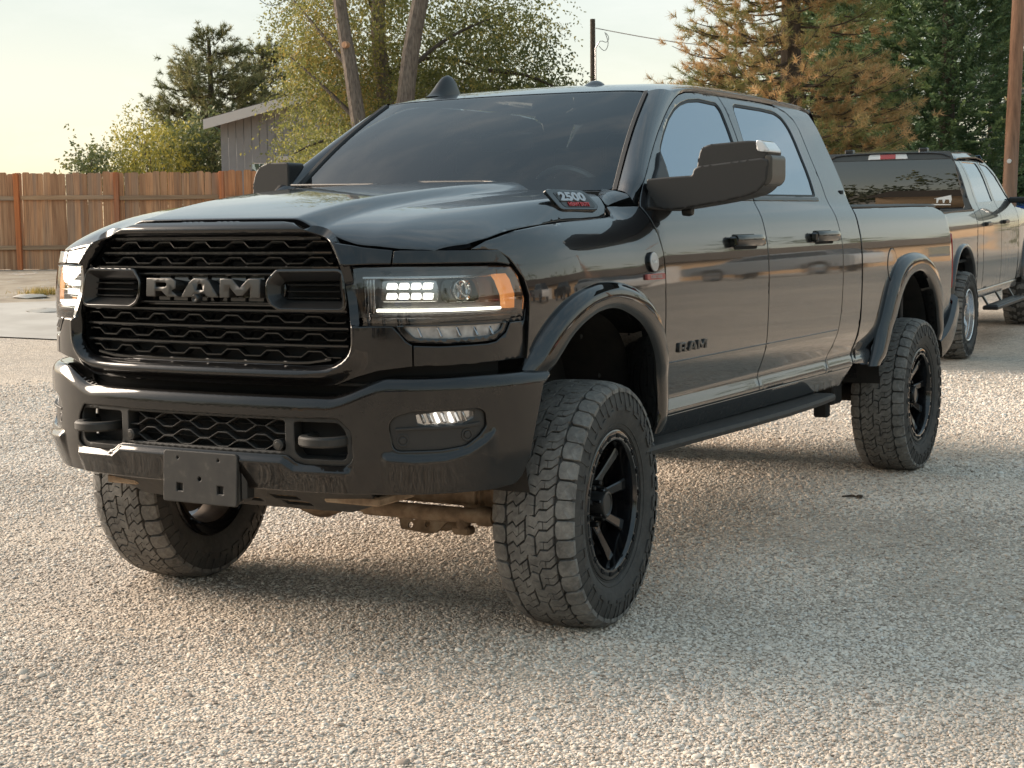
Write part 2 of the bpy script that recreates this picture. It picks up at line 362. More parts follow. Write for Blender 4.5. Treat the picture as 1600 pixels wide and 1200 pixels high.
def panel(name, outline, f, mat, parent, holes=(), pts_extra=None, step=.03, estep=None, thick=.012, edge=.004, drop=.0015, flip=False, sharp=False):
    estep = estep or step; O = dens(outline, estep); H = [dens(h, estep) for h in holes]
    pts = [O]; loops = [len(O)]
    for h in H: pts.append(h); loops.append(len(h))
    extra = []
    if edge:
        for L_, s in [(O, 1)] + [(h, -1) for h in H]:
            e = inset(L_, edge * s); extra.append(e)
    (u0, v0), (u1, v1) = O.min(0), O.max(0)
    gu, gv = np.meshgrid(np.arange(u0 + step / 2, u1, step), np.arange(v0 + step / 2, v1, step)); gv = gv + 0
    g = np.stack([gu.ravel(), gv.ravel()], -1)
    if len(g):
        k = pip(O, g) & (pdist(O, g) > max(edge * 1.8, step * .35))
        for h in H: k &= ~pip(h, g) & (pdist(h, g) > max(edge * 1.8, step * .35))
        extra.append(g[k])
    if pts_extra is not None:
        g = np.asarray(pts_extra, float); k = pip(O, g) & (pdist(O, g) > edge * 1.5 + .002)
        for h in H: k &= ~pip(h, g) & (pdist(h, g) > edge * 1.5 + .002)
        extra.append(g[k])
    E = []; b = 0
    for n in loops: E += [(b + i, b + (i + 1) % n) for i in range(n)]; b += n
    allp = np.concatenate(pts + extra)
    vs, es, fs, *_ = delaunay_2d_cdt([Vector(p) for p in allp], E, [], 0, 1e-7)
    Q = np.array([(v[0], v[1]) for v in vs]); T = np.array([tuple(t) for t in fs]); cen = Q[T].mean(1)
    k = pip(O, cen)
    for h in H: k &= ~pip(h, cen)
    T = T[k]
    a2 = Q[T]; ar = (a2[:, 1, 0] - a2[:, 0, 0]) * (a2[:, 2, 1] - a2[:, 0, 1]) - (a2[:, 1, 1] - a2[:, 0, 1]) * (a2[:, 2, 0] - a2[:, 0, 0])
    T[ar < 0] = T[ar < 0][:, ::-1]; T = T[np.abs(ar) > 1e-12]
    P = f(Q[:, 0], Q[:, 1]); e = 1e-4
    N = np.cross(f(Q[:, 0] + e, Q[:, 1]) - f(Q[:, 0] - e, Q[:, 1]), f(Q[:, 0], Q[:, 1] + e) - f(Q[:, 0], Q[:, 1] - e)); N /= np.maximum(np.linalg.norm(N, axis=1), 1e-12)[:, None]
    if flip: N = -N; T = T[:, ::-1]
    # boundary
    from collections import Counter
    ec = {}
    for t in T.tolist():
        for i in range(3):
            a, b_ = t[i], t[(i + 1) % 3]; ec[(a, b_)] = 1
    bd = [(a, b_) for (a, b_) in ec if (b_, a) not in ec]
    outv = np.zeros_like(P)
    for a, b_ in bd:
        w = np.cross(P[b_] - P[a], (N[a] + N[b_]) * .5); l = np.linalg.norm(w)
        if l > 1e-12: outv[a] += w / l; outv[b_] += w / l
    bv = sorted({i for e_ in bd for i in e_}); l = np.linalg.norm(outv[bv], axis=1); outv[bv] /= np.maximum(l, 1e-9)[:, None]
    P0 = P.copy(); N0 = N.copy()
    if edge and drop: P[bv] -= N[bv] * drop; N[bv] = N[bv] + .8 * outv[bv]; N[bv] /= np.linalg.norm(N[bv], axis=1)[:, None]
    n0 = len(P); V = [P]; NN = [N]; F = [tuple(t) for t in T.tolist()]
    if thick:
        mp = {v: i for i, v in enumerate(bv)}; nb = len(bv)
        V += [P[bv], P0[bv] - N0[bv] * thick]; NN += [outv[bv], outv[bv]]
        for a, b_ in bd: F.append((n0 + mp[a], n0 + nb + mp[a], n0 + nb + mp[b_], n0 + mp[b_]))
    return mesh(name, np.concatenate(V), F, mat, parent, N=np.concatenate(NN))
def planef(o, u, v):
    o, u, v = map(lambda a: np.array(a, float), (o, u, v))
    return lambda a, b: o + np.multiply.outer(np.asarray(a, float), u) + np.multiply.outer(np.asarray(b, float), v)
def offf(f, d, flip=False):
    """surface f moved d along its normal"""
    def g(u, v):
        u = np.asarray(u, float); v = np.asarray(v, float); e = 1e-4
        n = np.cross(f(u + e, v) - f(u - e, v), f(u, v + e) - f(u, v - e)); n /= np.maximum(np.linalg.norm(n, axis=-1, keepdims=True), 1e-12)
        return f(u, v) + n * (-d if flip else d)
    return g
def grid(name, G, mat, parent, flip=False, closed=False, angle=None):
    """G: (n,m,3) points"""
    G = np.asarray(G, float); n, m = G.shape[:2]; F = []
    for i in range(n if closed else n - 1):
        j = (i + 1) % n
        for k in range(m - 1):
            q = (i * m + k, j * m + k, j * m + k + 1, i * m + k + 1); F.append(q[::-1] if flip else q)
    return mesh(name, G.reshape(-1, 3), F, mat, parent, smooth=True, angle=angle)
def textmesh(body, size, name, mat, parent, f, u0, v0, depth=.002, shear=0, bold=.0, sx=1, step=None):
    """flat lettering laid onto a surface map f(u,v), with a little thickness"""
    c = bpy.data.curves.new('t', 'FONT'); c.body = body; c.size = size; c.shear = shear; c.offset = bold; c.resolution_u = 3; c.align_x = 'CENTER'; c.align_y = 'CENTER'
    o = bpy.data.objects.new('t', c); col.objects.link(o); dg = bpy.context.evaluated_depsgraph_get(); me = bpy.data.meshes.new_from_object(o.evaluated_get(dg))
    V = np.array([v.co[:] for v in me.vertices]); F = [tuple(p.vertices) for p in me.polygons]; bpy.data.objects.remove(o); bpy.data.curves.remove(c); bpy.data.meshes.remove(me)
    U = V[:, 0] * sx + u0; W = V[:, 1] + v0; P = f(U, W); Q = offf(f, depth)(U, W); n = len(P)
    ec = {}
    for t in F:
        for i in range(len(t)): ec[(t[i], t[(i + 1) % len(t)])] = 1
    bd = [(a, b) for a, b in ec if (b, a) not in ec]
    G = [tuple(i + n for i in t) for t in F] + [(a, b, b + n, a + n) for a, b in bd]
    return mesh(name, np.concatenate([P, Q]), G, mat, parent, smooth=False)
import numpy as np
def spl(xs,ys):
    """natural cubic spline through points"""
    xs=np.asarray(xs,float); ys=np.asarray(ys,float); n=len(xs); h=np.diff(xs)
    A=np.zeros((n,n)); b=np.zeros(n); A[0,0]=A[-1,-1]=1
    for i in range(1,n-1):
        A[i,i-1]=h[i-1]; A[i,i]=2*(h[i-1]+h[i]); A[i,i+1]=h[i]
        b[i]=3*((ys[i+1]-ys[i])/h[i]-(ys[i]-ys[i-1])/h[i-1])
    c=np.linalg.solve(A,b); bb=np.diff(ys)/h-h*(2*c[:-1]+c[1:])/3; d=np.diff(c)/(3*h)
    def f(x):
        x=np.asarray(x,float); i=np.clip(np.searchsorted(xs,x)-1,0,n-2); t=x-xs[i]
        r=ys[i]+bb[i]*t+c[i]*t*t+d[i]*t**3
        m1=bb[-1]+2*c[-2]*h[-1]+3*d[-1]*h[-1]**2
        r=np.where(x>xs[-1],ys[-1]+m1*(x-xs[-1]),r)
        return np.where(x<xs[0],ys[0]+bb[0]*(x-xs[0]),r)
    return f
def lerp(xs,ys): return lambda x:np.interp(x,xs,ys)
def sstep(a,b,x):
    t=np.clip((np.asarray(x,float)-a)/(b-a),0,1); return t*t*(3-2*t)
# --- body side: x as function of (y,z)
_sx=spl([.50,.58,.64,.68,.705,.745,.79,.85,.90,1.0,1.10,1.20,1.27,1.34,1.42,1.48,1.53,1.60,1.75,1.9,1.97,2.01,2.04],
        [.91,.935,.958,.973,.9750,.9575,.9650,.983,.9915,.9975,1.0,.9993,.9965,.990,.973,.952,.922,.892,.823,.752,.716,.690,.664])
_fx=spl([.50,.60,.70,.80,.90,1.0,1.10,1.20,1.27,1.34,1.40,1.44,1.47,1.50],
        [.93,.945,.966,.982,.991,.9975,1.0,.9988,.9945,.983,.960,.930,.895,.850])
def side(y,z):
    y=np.asarray(y,float); z=np.asarray(z,float)
    xs=_sx(z); xf=_fx(z)-.21*np.clip(-.12-y,0,None)**2*1.6
    w=sstep(.30,.62,y)
    x=xf*(1-w)+xs*w
    x=np.where(y>3.08,x+.002,x)
    # bed tail corner rolls in
    x=x-.05*np.clip((y-4.93)/.10,0,1.2)**2.4
    return np.stack([x,y+0*z,z+0*y],-1)
# --- plan curves
def plan(pts):
    pts=np.array(pts,float); full=np.concatenate([pts[:0:-1]*[-1,1],pts]); n=len(full)
    t=np.r_[0,np.cumsum(np.hypot(*np.diff(full,axis=0).T))]; t-=t[n//2]
    fx,fy=spl(t,full[:,0]),spl(t,full[:,1])
    tt=np.linspace(t[0],t[-1],1201); P=np.stack([fx(tt),fy(tt)],-1)
    s=np.r_[0,np.cumsum(np.hypot(*np.diff(P,axis=0).T))]; s-=np.interp(0,tt,s)
    return (lambda q:np.interp(q,s,P[:,0])),(lambda q:np.interp(q,s,P[:,1])),s[-1]
ux,uy,US=plan([(0,-.955),(.3,-.945),(.45,-.932),(.55,-.918),(.65,-.895),(.75,-.853),(.83,-.79),(.89,-.70),(.93,-.58),(.948,-.46),(.955,-.36)])
bx,by,BS=plan([(0,-1.0),(.2,-.997),(.37,-.985),(.5,-.967),(.6,-.943),(.72,-.895),(.83,-.82),(.915,-.72),(.97,-.61),(1.003,-.50),(1.02,-.40)])
def upper(s,z):
    s=np.asarray(s,float); z=np.asarray(z,float)
    y=uy(s)+1.1*np.clip(z-1.2,0,None)**2+.6*np.clip(1.02-z,0,None)**2
    x=ux(s)*(1-.10*sstep(.65,1.0,np.abs(s))*np.clip(z-1.2,0,None))
    return np.stack([x+0*z,y,z+0*s],-1)
def bumper(s,z):
    s=np.asarray(s,float); z=np.asarray(z,float)
    top=btop(s); n=np.stack([np.sign(s)*sstep(.45,1.25,np.abs(s)),-1+.0*s+.75*sstep(.6,1.25,np.abs(s))],-1)
    n/=np.linalg.norm(n,axis=-1,keepdims=True)
    u=np.clip((z-(top-.045))/.045,0,1); o=-.040*(1-np.sqrt(np.clip(1-u*u*.98,0,1)))
    o=o+.012*np.exp(-((z-.80)/.10)**2)*0
    o=o-.55*np.clip(.70-z,0,None)**1.4
    return np.stack([bx(s)+o*n[...,0],by(s)+o*n[...,1],z+0*s],-1)
def btop(s): return .90+.062*sstep(.50,.72,np.abs(s))
# --- hood
_hb=spl([-.92,-.8,-.6,-.3,0,.3,.55],[1.462,1.487,1.524,1.562,1.590,1.608,1.618])
_hs=spl([-.9,-.7,-.55,-.35,-.05,.25,.5],[1.335,1.358,1.392,1.420,1.447,1.462,1.468])
def hood(x,y):
    x=np.asarray(x,float); y=np.asarray(y,float); u=np.abs(x)
    w=.345+.10*sstep(-.9,.4,y)
    b=_hb(y)-.010*(u/.5)**2; sh=_hs(y)
    z=b-.032*sstep(w-.02,w+.085,u)
    u0=.56+.24*sstep(-.85,.0,y)
    r=np.clip((u-u0)/(.889-u0),0,1.3)
    z=z-(b-.034-sh)*(r**2.3)
    # nose roll-off ahead
    d=y-uy(u*1.03)-.03
    z=z-sstep(.38,.60,u)*.050*np.exp(-np.clip(d,0,None)/.10)-.012*np.exp(-np.clip(d,0,None)/.03)+.016*sstep(.68,.82,u)*np.exp(-np.clip(d,0,None)/.12)
    return np.stack([x+0*y,y+0*x,z],-1)
# ======================================================================
#  GROUND
# ======================================================================
def gz(x, y):
    x = np.asarray(x, float); y = np.asarray(y, float); d = np.hypot(x - CAM[0], y - CAM[1]); t = np.clip((d - 16) / 15, 0, 1.6)
    return .66 * np.clip(t, 0, 1) ** 1.35
def mk_gravel():
    t = prin('pea_gravel', (.4, .36, .3), .9); v = coords(t)
    vo = t.new('ShaderNodeTexVoronoi'); vo.inputs['Scale'].default_value = 95; t.link(v, vo.inputs['Vector'])
    vo2 = t.new('ShaderNodeTexVoronoi'); vo2.inputs['Scale'].default_value = 41; t.link(v, vo2.inputs['Vector'])
    sp = t.new('ShaderNodeSeparateColor'); t.link(vo.outputs['Color'], sp.inputs[0])
    c = ramp(t, sp.outputs[0], [(0, (.34, .28, .235)), (.35, (.53, .455, .385)), (.7, (.65, .57, .485)), (1, (.77, .71, .63))])
    big = noise(t, v, .55, 5, .6); mid = noise(t, v, 2.6, 5, .6)
    c = mixc(t, ramp(t, mid, [(.42, (0, 0, 0)), (.72, (.55, .55, .55))]), c, (.53, .445, .355))     # dusty fines between the stones
    c = mixc(t, 1.0, c, ramp(t, big, [(.3, (.80, .79, .78)), (.7, (1.08, 1.05, 1.0))]), 'MULTIPLY')
    c = mixc(t, 1.0, c, ramp(t, noise(t, v, 11, 5, .75), [(.30, (.66, .645, .63)), (.5, (.98, .98, .98)), (.72, (1.14, 1.13, 1.11))]), 'MULTIPLY')
    t.link(c, t.b.inputs['Base Color'])
    ad = t.new('ShaderNodeMath', operation='ADD'); t.link(vo.outputs['Distance'], ad.inputs[0]); t.link(vo2.outputs['Distance'], ad.inputs[1])
    b = bump(t, ad.outputs[0], .9, .012); b.invert = True
    return t.m
M['gravel'] = mk_gravel()
def mk_pebble():
    t = prin('pebble_stone', (.4, .36, .3), .75); oi = t.new('ShaderNodeObjectInfo')
    c = ramp(t, oi.outputs['Random'], [(0, (.35, .285, .235)), (.12, (.58, .495, .42)), (.3, (.71, .615, .525)), (.5, (.76, .67, .58)), (.7, (.79, .70, .60)), (.88, (.83, .76, .67)), (.95, (.52, .49, .46)), (1, (.85, .81, .74))])
    c = mixc(t, 1.0, c, ramp(t, noise(t, coords(t, 1, 'Generated'), 3, 3), [(.3, (.9, .9, .9)), (.7, (1.05, 1.04, 1.02))]), 'MULTIPLY')
    big = noise(t, oi.outputs['Location'], .75, 5, .62)
    c = mixc(t, 1.0, c, ramp(t, big, [(.32, (.74, .72, .70)), (.52, (.97, .965, .96)), (.7, (1.06, 1.05, 1.04))]), 'MULTIPLY')
    t.b.inputs['Specular IOR Level'].default_value = .18
    t.link(c, t.b.inputs['Base Color']); return t.m
M['pebble'] = mk_pebble()
M['dirt'] = noisy('dry_dirt', [(.25, (.20, .155, .11)), (.5, (.33, .27, .20)), (.8, (.42, .36, .28))], 2.2, .95, .6, .05).m
def polar_ground():
    rs = np.r_[np.arange(0, 12, .75), np.arange(12, 40, 1.0), np.geomspace(40, 1500, 24)]; n = 96; V = []; F = []
    for r in rs:
        for k in range(n):
            a = 2 * math.pi * k / n; x = CAM[0] + r * math.cos(a); y = CAM[1] + r * math.sin(a); V.append((x, y, float(gz(x, y))))
    for i in range(len(rs) - 1):
        for k in range(n): a, b = i * n + k, i * n + (k + 1) % n; F.append((a, a + n, b + n, b))
    return mesh('ground', V, F, 'gravel')
tag(polar_ground(), kind='structure')
def sheet(name, poly, mat, dz=.004, step=.8):
    f = lambda u, v: np.stack([np.asarray(u, float), np.asarray(v, float), gz(u, v) + dz], -1)
    return panel(name, poly, f, mat, None, step=step, thick=0, edge=0, drop=0)
# concrete drive and the dirt strip before the fence (left of the picture)
sl = sheet('concrete_driveway', [(-16.5, 7.2), (-14.1, 8.06), (-11.6, 8.9), (-10.6, 9.05), (-8.0, 9.3), (-6.0, 9.9), (-9.4, 18.6), (-12.7, 15.3), (-14.5, 12.94), (-15.07, 12.12), (-19, 9.6)], 'conc', .016)
tag(sl, kind='structure')
dr = sheet('dirt_strip', [(-15.11, 12.12), (-14.54, 12.96), (-12.74, 15.33), (-9.5, 18.7), (-6, 24.0), (-16, 27), (-34, 24), (-29, 12), (-19.1, 9.7)], 'dirt', .008)
tag(dr, kind='structure')
# ======================================================================
#  THE LIFTED BLACK PICKUP   (x: its left, y: rearwards, z: up)
# ======================================================================
truck = thing('pickup_truck', 'large lifted black crew cab pickup truck with blacked out grille parked on the gravel', 'pickup truck')
WB = 4.077; TR = .4436
# ---------- tyres and wheels ----------
def lathe_np(prof, n, axis=0): return Geo().lathe(prof, n, axis)
def tread_mesh(R, hw, npitch, depth, motif, name, mat, parent, jig=0):
    """tread blocks standing proud of the carcass; motif(k) -> polygons in (pitch units, width)"""
    V = []; F = []
    def crown(w): return R - depth * 0 - .020 * (abs(w) / hw) ** 3.2 - .010 * np.clip((abs(w) / hw - .86) / .14, 0, 1) ** 2
    P = 2 * math.pi / npitch
    for k in range(npitch):
        for poly, lift in motif(k):
            q = np.array(poly); q = dens(q, .30); n = len(q)
            c = q.mean(0); top = []; bot = []; rim = []
            qi = c + (q - c) * .975
            for (u, w), (ui, wi) in zip(q, qi):
                a = (k + u) * P; ai = (k + ui) * P; r = crown(w) + lift
                top.append((wi, (crown(wi) + lift) * math.sin(ai), (crown(wi) + lift) * math.cos(ai)))
                rim.append((w, (r - .0022) * math.sin(a), (r - .0022) * math.cos(a))); bot.append((w * 1.0, (r - depth) * math.sin(a), (r - depth) * math.cos(a)))
            b = len(V); V += top + rim + bot + [(c[1], (crown(c[1]) + lift) * math.sin((k + c[0]) * P), (crown(c[1]) + lift) * math.cos((k + c[0]) * P))]
            for i in range(n):
                j = (i + 1) % n
                F.append((b + i, b + j, b + 3 * n)); F.append((b + n + i, b + n + j, b + j, b + i)); F.append((b + 2 * n + i, b + 2 * n + j, b + n + j, b + n + i))
    o = mesh(name, V, F, mat, parent, smooth=False, mirror=False)
    import bmesh
    bm = bmesh.new(); bm.from_mesh(o.data)
    for f in bm.faces:   # outward from each block: test by radial direction for tops
        pass
    bmesh.ops.recalc_face_normals(bm, faces=bm.faces); bm.to_mesh(o.data); bm.free()
    return o
def at_motif(k):
    """all-terrain pattern: hex shoulder blocks, jagged diagonal slabs with sipes. u = pitch fraction, w = metres across"""
    out = []; rr = random.Random(k % 7 * 17 + 3); j = rr.uniform(-.04, .04); g = .05
    J = lambda w: float(np.interp(w, [-.092, -.062, -.050, -.020, -.008, .020, .034, .064, .092], [.0, .32, .06, .40, .76, .62, .98, .98, 1.36]))
    EL = lambda u: -.088 + .010 * abs(((u - .1) % 1) - .5) * 2 - .005; ER = lambda u: .088 - .010 * abs(((u - .5) % 1) - .5) * 2 + .005
    for s, o in ((1, .5 + j), (-1, .10 + j)):
        out.append(([(o + g, s * .100), (o + .20, s * .0935), (o + .50, s * .0915), (o + .80, s * .0935), (o + 1 - g, s * .100), (o + 1 - g, s * .136), (o + .90, s * .149), (o + .12, s * .149), (o + g, s * .136)], 0))
    wm = .018 if k % 2 else -.016; gp = .0034
    def slab(w0, w1, f0, f1, ga=.05, gb=.05, lift=0):
        ws = np.r_[w0, [w for w in (-.062, -.050, -.020, -.008, .020, .034, .064) if w0 + .004 < w < w1 - .004], w1]
        out.append(([(J(w) + f0 + ga, w) for w in ws] + [(J(w) + f1 - gb, w) for w in ws[::-1]], lift))
    sp = .022
    # left half of the slab: full sipe in its middle, right half: staggered
    slab(-.086 + .004 * (k % 2), wm - gp, 0, .50, .055, sp, 0); slab(-.086, -.040, .50, 1, sp, .055, -.0004); slab(-.038, wm - gp, .50, 1, sp, .055, 0)
    slab(wm + gp, .048, 0, .42, .055, sp, -.0004); slab(.050, .086 - .004 * (k % 2), 0, .42, .055, sp, 0); slab(wm + gp, .086, .42, 1, sp, .055, 0)
    return out
def tyre_parts(wheel, R, hw, rimR, motif, npitch, side_text=None, words=()):
    ty = Geo(); d = .011
    prof = [(-.112, rimR), (-.125, rimR + .006), (-hw + .012, rimR + .035), (-hw, rimR + .082), (-hw + .006, R - .052), (-hw + .016, R - .030), (-.118, R - .024), (-.06, R - d - .003), (0, R - d), (.06, R - d - .003), (.118, R - .024), (hw - .016, R - .030), (hw - .006, R - .052), (hw, rimR + .082), (hw - .012, rimR + .035), (.125, rimR + .006), (.112, rimR)]
    # smooth profile
    pf = np.array(prof); t = np.arange(len(pf)); fa, fb = spl(t, pf[:, 0]), spl(t, pf[:, 1]); tt = np.linspace(0, len(pf) - 1, 49)
    ty.lathe(list(zip(fa(tt), fb(tt))), 96, 0)
    body = ty.build('tyre', 'sidewall', wheel, angle=60); 
    tread_mesh(R, hw, npitch, .014, motif, 'tread', 'tread', body)
    # side biters: stepped lugs round the shoulder on both walls
    g = Geo()
    for s in (1, -1):
        nl = 52
        for k in range(nl):
            a = 2 * math.pi * (k + .1) / nl; w = .030 if k % 2 else .020; L0, L1 = (R - .030, R - .092) if k % 2 else (R - .026, R - .070)
            for (ra, rb, da0, da1) in ((L0, L1, 0, w), (L1, L1 - .011, .2 * w, 2.3 * w if k % 2 else w)):
                q = []
                for r_, aa in ((ra, a + da0 / R), (ra, a + da1 / R), (rb, a + da1 / R), (rb, a + da0 / R)):
                    xx = np.interp(r_, [R - .10, R - .052, R - .03], [hw - .001, hw - .006, hw - .015]); q.append((xx, r_, aa))
                V = [(s * (x - .004), r * math.sin(t_), r * math.cos(t_)) for x, r, t_ in q] + [(s * (x + .0065), r * math.sin(t_), r * math.cos(t_)) for x, r, t_ in q]
                F = [(4, 5, 6, 7), (0, 1, 5, 4), (1, 2, 6, 5), (2, 3, 7, 6), (3, 0, 4, 7)]
                g.add(V, F if s < 0 else [f[::-1] for f in F])
    sv = SG[0]; SG[0] = 1; lo_ = g.build('side_lugs', 'sidewall', body, angle=20, fix=False); lo_['kind'] = 'stuff'
    # ring ribs and raised lettering on the outer wall
    g = Geo()
    for r_, xx in ((rimR + .030, hw - .0135), (rimR + .098, hw - .0012), (rimR + .014, hw - .020)):
        n = 96; P = [(xx, r_ * math.sin(2 * math.pi * k / n), r_ * math.cos(2 * math.pi * k / n)) for k in range(n)]
        C = np.array(P); rad = C * np.array([0, 1, 1]) / r_; g.sweep(C, np.array([1., 0, 0]), rad, [(-.001, -.0018), (.0018, -.001), (.0018, .001), (-.001, .0018)], closed=True)
    g.build('sidewall_rib', 'sidewall', body, angle=50, fix=True)
    for txt, a0, size in words:
        rm = rimR + .062
        def f(u, v, a0=a0):
            u = np.asarray(u, float); v = np.asarray(v, float); r = rm + v; a = a0 + u / rm
            xx = np.interp(r, [rimR + .03, rimR + .082, R - .05], [hw - .010, hw + .0002, hw - .004]); return np.stack([xx, r * np.sin(a), r * np.cos(a)], -1)
        textmesh(txt, size, 'raised_lettering', 'tread', body, f, 0, 0, depth=-.0012, bold=.0006, sx=1.0)
    SG[0] = sv
    return body
def black_wheel(parent, name='wheel'):
    """part 'wheel' = rim barrel; children: spokes, tyre, cap, nuts"""
    g = Geo(); rr = .2669
    # outer ring (beadlock style) + barrel, x axis outwards; ring plane near x=+.128
    g.lathe([(.090, .250), (.118, .270), (.131, .268), (.134, .262), (.133, .234), (.126, .229), (.118, .2265), (.085, .224), (.02, .212), (-.06, .206), (-.11, .222), (-.128, .255), (-.135, .262), (-.128, .268), (-.115, .262), (-.10, .232), (-.05, .215), (.02, .221), (.09, .240)], 72, 0)
    w = g.build(name, 'rim', parent, angle=38)
    w2 = Geo(); w2.lathe([(-.118, .214), (-.05, .200), (.012, .206)], 60, 0); w2.build('inner_barrel', 'brown_steel', w, fix=True)
    SV = SG[0]; SG[0] = 1
    n = 9
    for k in range(n):
        a = 2 * math.pi * (k + .28) / n; er = np.array([0, math.sin(a), math.cos(a)]); et = np.array([0, math.cos(a), -math.sin(a)]); ex = np.array([1., 0, 0])
        V = []; sec = [(.050, .030, .044, .050), (.085, .024, .050, .045), (.13, .0165, .062, .032), (.19, .019, .082, .022), (.2225, .023, .092, .020)]
        for r, hwid, xt, dp in sec:
            for s_, x_ in ((-1, xt - dp), (-1, xt - .004), (-.72, xt), (.72, xt), (1, xt - .004), (1, xt - dp)): V.append(er * r + et * hwid * s_ + ex * x_)
        F = []
        for i in range(len(sec) - 1):
            for j in range(5): a_, b_ = i * 6 + j, i * 6 + j + 1; F.append((a_, b_, b_ + 6, a_ + 6))
        s = Geo().add(V, F + [(0, 5, 4, 3, 2, 1)]); s.build('spoke', 'rim', w, angle=20, fix=True)
    h = Geo(); h.lathe([(.0, .092), (.036, .092), (.046, .086), (.047, .050)], 40, 0); h.build('hub_pad', 'rim', w)
    c = Geo(); c.lathe([(.04, .052), (.098, .0495), (.108, .046), (.110, .040), (.106, .036), (.106, .0)], 40, 0)
    cap = c.build('centre_cap', 'satin', w)
    cg = Geo()
    for k in range(6):
        a = 2 * math.pi * k / 6; cg.cbox((.076, .049 * math.sin(a), .049 * math.cos(a)), (.05, .012, .012), .003, rot=[[1, 0, 0], [0, math.cos(a), math.sin(a)], [0, -math.sin(a), math.cos(a)]])
    cg.build('cap_flute', 'rim', cap)['kind'] = 'stuff'
    for k in range(8):
        a = 2 * math.pi * (k + .5) / 8; nt = Geo(); cy, cz = .0826 * math.sin(a) * .9, .0826 * math.cos(a) * .9; nt.lathe([(.04, .0105), (.074, .0105), (.078, .008), (.078, 0)], 6, 0, c=(0, cy, cz)); nt.build('lug_nut', 'steel_dark', w, angle=25)
    b = Geo()
    for k in range(18):
        a = 2 * math.pi * k / 18
        R3 = [[1, 0, 0], [0, math.cos(a), math.sin(a)], [0, -math.sin(a), math.cos(a)]]
        for da in (-.028, .028):
            aa = a + da; b.cbox((.1345, .248 * math.sin(aa), .248 * math.cos(aa)), (.006, .008, .016), .002, rot=R3)
        b.lathe([(.130, .0052), (.137, .0052), (.1385, .004), (.1385, 0)], 6, 0, c=(0, .248 * math.sin(a), .248 * math.cos(a)))
    for k in range(18):
        a = 2 * math.pi * (k + .5) / 18; b.cbox((.1335, .248 * math.sin(a), .248 * math.cos(a)), (.003, .046, .010), .001, rot=[[1, 0, 0], [0, math.cos(a), math.sin(a)], [0, -math.sin(a), math.cos(a)]])
    b.build('ring_bolt', 'dark', w, angle=25)['kind'] = 'stuff'
    a = 2 * math.pi * (2 + .28) / n * 1.0
    a_s = 2 * math.pi * (6 + .28) / n   # spoke carrying the word
    er = np.array([0, math.sin(a_s), math.cos(a_s)]); et = np.array([0, math.cos(a_s), -math.sin(a_s)])
    f = lambda u, v: np.array([.0875, 0, 0]) + np.multiply.outer(np.asarray(u, float), -er) + np.multiply.outer(np.asarray(v, float), -et) + np.stack([-(np.asarray(u, float)) * .33, 0 * u, 0 * u], -1)
    f2 = lambda u, v: f(np.asarray(u) - .175, v) + np.array([-.069, 0, 0])
    textmesh('METHOD', .022, 'spoke_lettering', 'steel_dark', w, f2, 0, 0, depth=.0012, bold=.0003)
    # brake disc behind
    bd = Geo(); bd.lathe([(-.02, 0), (-.02, .175), (.0, .178), (.012, .175), (.012, 0)], 40, 0); bd.build('brake_disc', 'brown_steel', w)
    SG[0] = SV
    return w
w0 = black_wheel(truck)
tyre_parts(w0, TR, .152, .262, at_motif, 40, words=(('RIDGE GRAPPLER', R_(38), .030), ('NITTO', R_(150), .050), ('NITTO', R_(-50), .050), ('RIDGE GRAPPLER', R_(-140), .030)))
def copy_tree(o, parent=None):
    c = o.copy(); col.objects.link(c); c.parent = parent
    for ch in o.children: copy_tree(ch, c)
    return c
WX = .917
def place_wheel(o, x, y, z, steer, roll):
    o.rotation_mode = 'XYZ'
    flip = math.pi if x < 0 else 0
    o.matrix_local = Matrix.Translation((x, y, z)) @ Matrix.Rotation(steer + flip, 4, 'Z') @ Matrix.Rotation(roll, 4, 'X')
place_wheel(w0, WX, 0, TR - .004, R_(4.5), .2)
for x, y, st, ro in ((-WX, 0, R_(4.5), 1.1), (WX, WB, 0, 2.3), (-WX, WB, 0, .6)): place_wheel(copy_tree(w0, truck), x, y, TR - .004, st, ro)

# ---------- body side panels ----------
GA = .0028   # half a shut gap
def sv(l): return list(l)
archF_o = [(-.495, .93), (-.463, .985), (-.439, 1.020), (-.387, 1.080), (-.314, 1.138), (-.217, 1.187), (-.084, 1.220), (.071, 1.232), (.229, 1.214), (.366, 1.166), (.471, 1.085), (.538, .975), (.562, .86), (.562, .76), (.548, .640)]
archF_i = [(-.395, .93), (-.36, .965), (-.322, 1.0), (-.262, 1.052), (-.165, 1.100), (-.08, 1.124), (-.01, 1.133), (.05, 1.134), (.185, 1.108), (.325, 1.046), (.415, .955), (.455, .86), (.467, .77), (.465, .70), (.455, .640)]
archR_o = [(3.30, .665), (3.37, .76), (3.45, .88), (3.515, .99), (3.58, 1.085), (3.70, 1.185), (3.83, 1.237), (3.98, 1.256), (4.13, 1.257), (4.27, 1.238), (4.42, 1.19), (4.55, 1.105), (4.635, 1.0), (4.685, .88), (4.70, .72)]
archR_i = [(3.41, .665), (3.49, .72), (3.57, .80), (3.635, .89), (3.69, .97), (3.765, 1.055), (3.87, 1.115), (3.99, 1.143), (4.11, 1.150), (4.22, 1.132), (4.33, 1.085), (4.43, 1.01), (4.51, .92), (4.57, .83), (4.60, .72)]
def resamp(P, n):
    P = np.asarray(P, float); s = np.r_[0, np.cumsum(np.linalg.norm(np.diff(P, axis=0), axis=1))]; s /= s[-1]
    fx = [spl(s, P[:, i]) for i in range(P.shape[1])]; t = np.linspace(0, 1, n); return np.stack([f(t) for f in fx], -1)
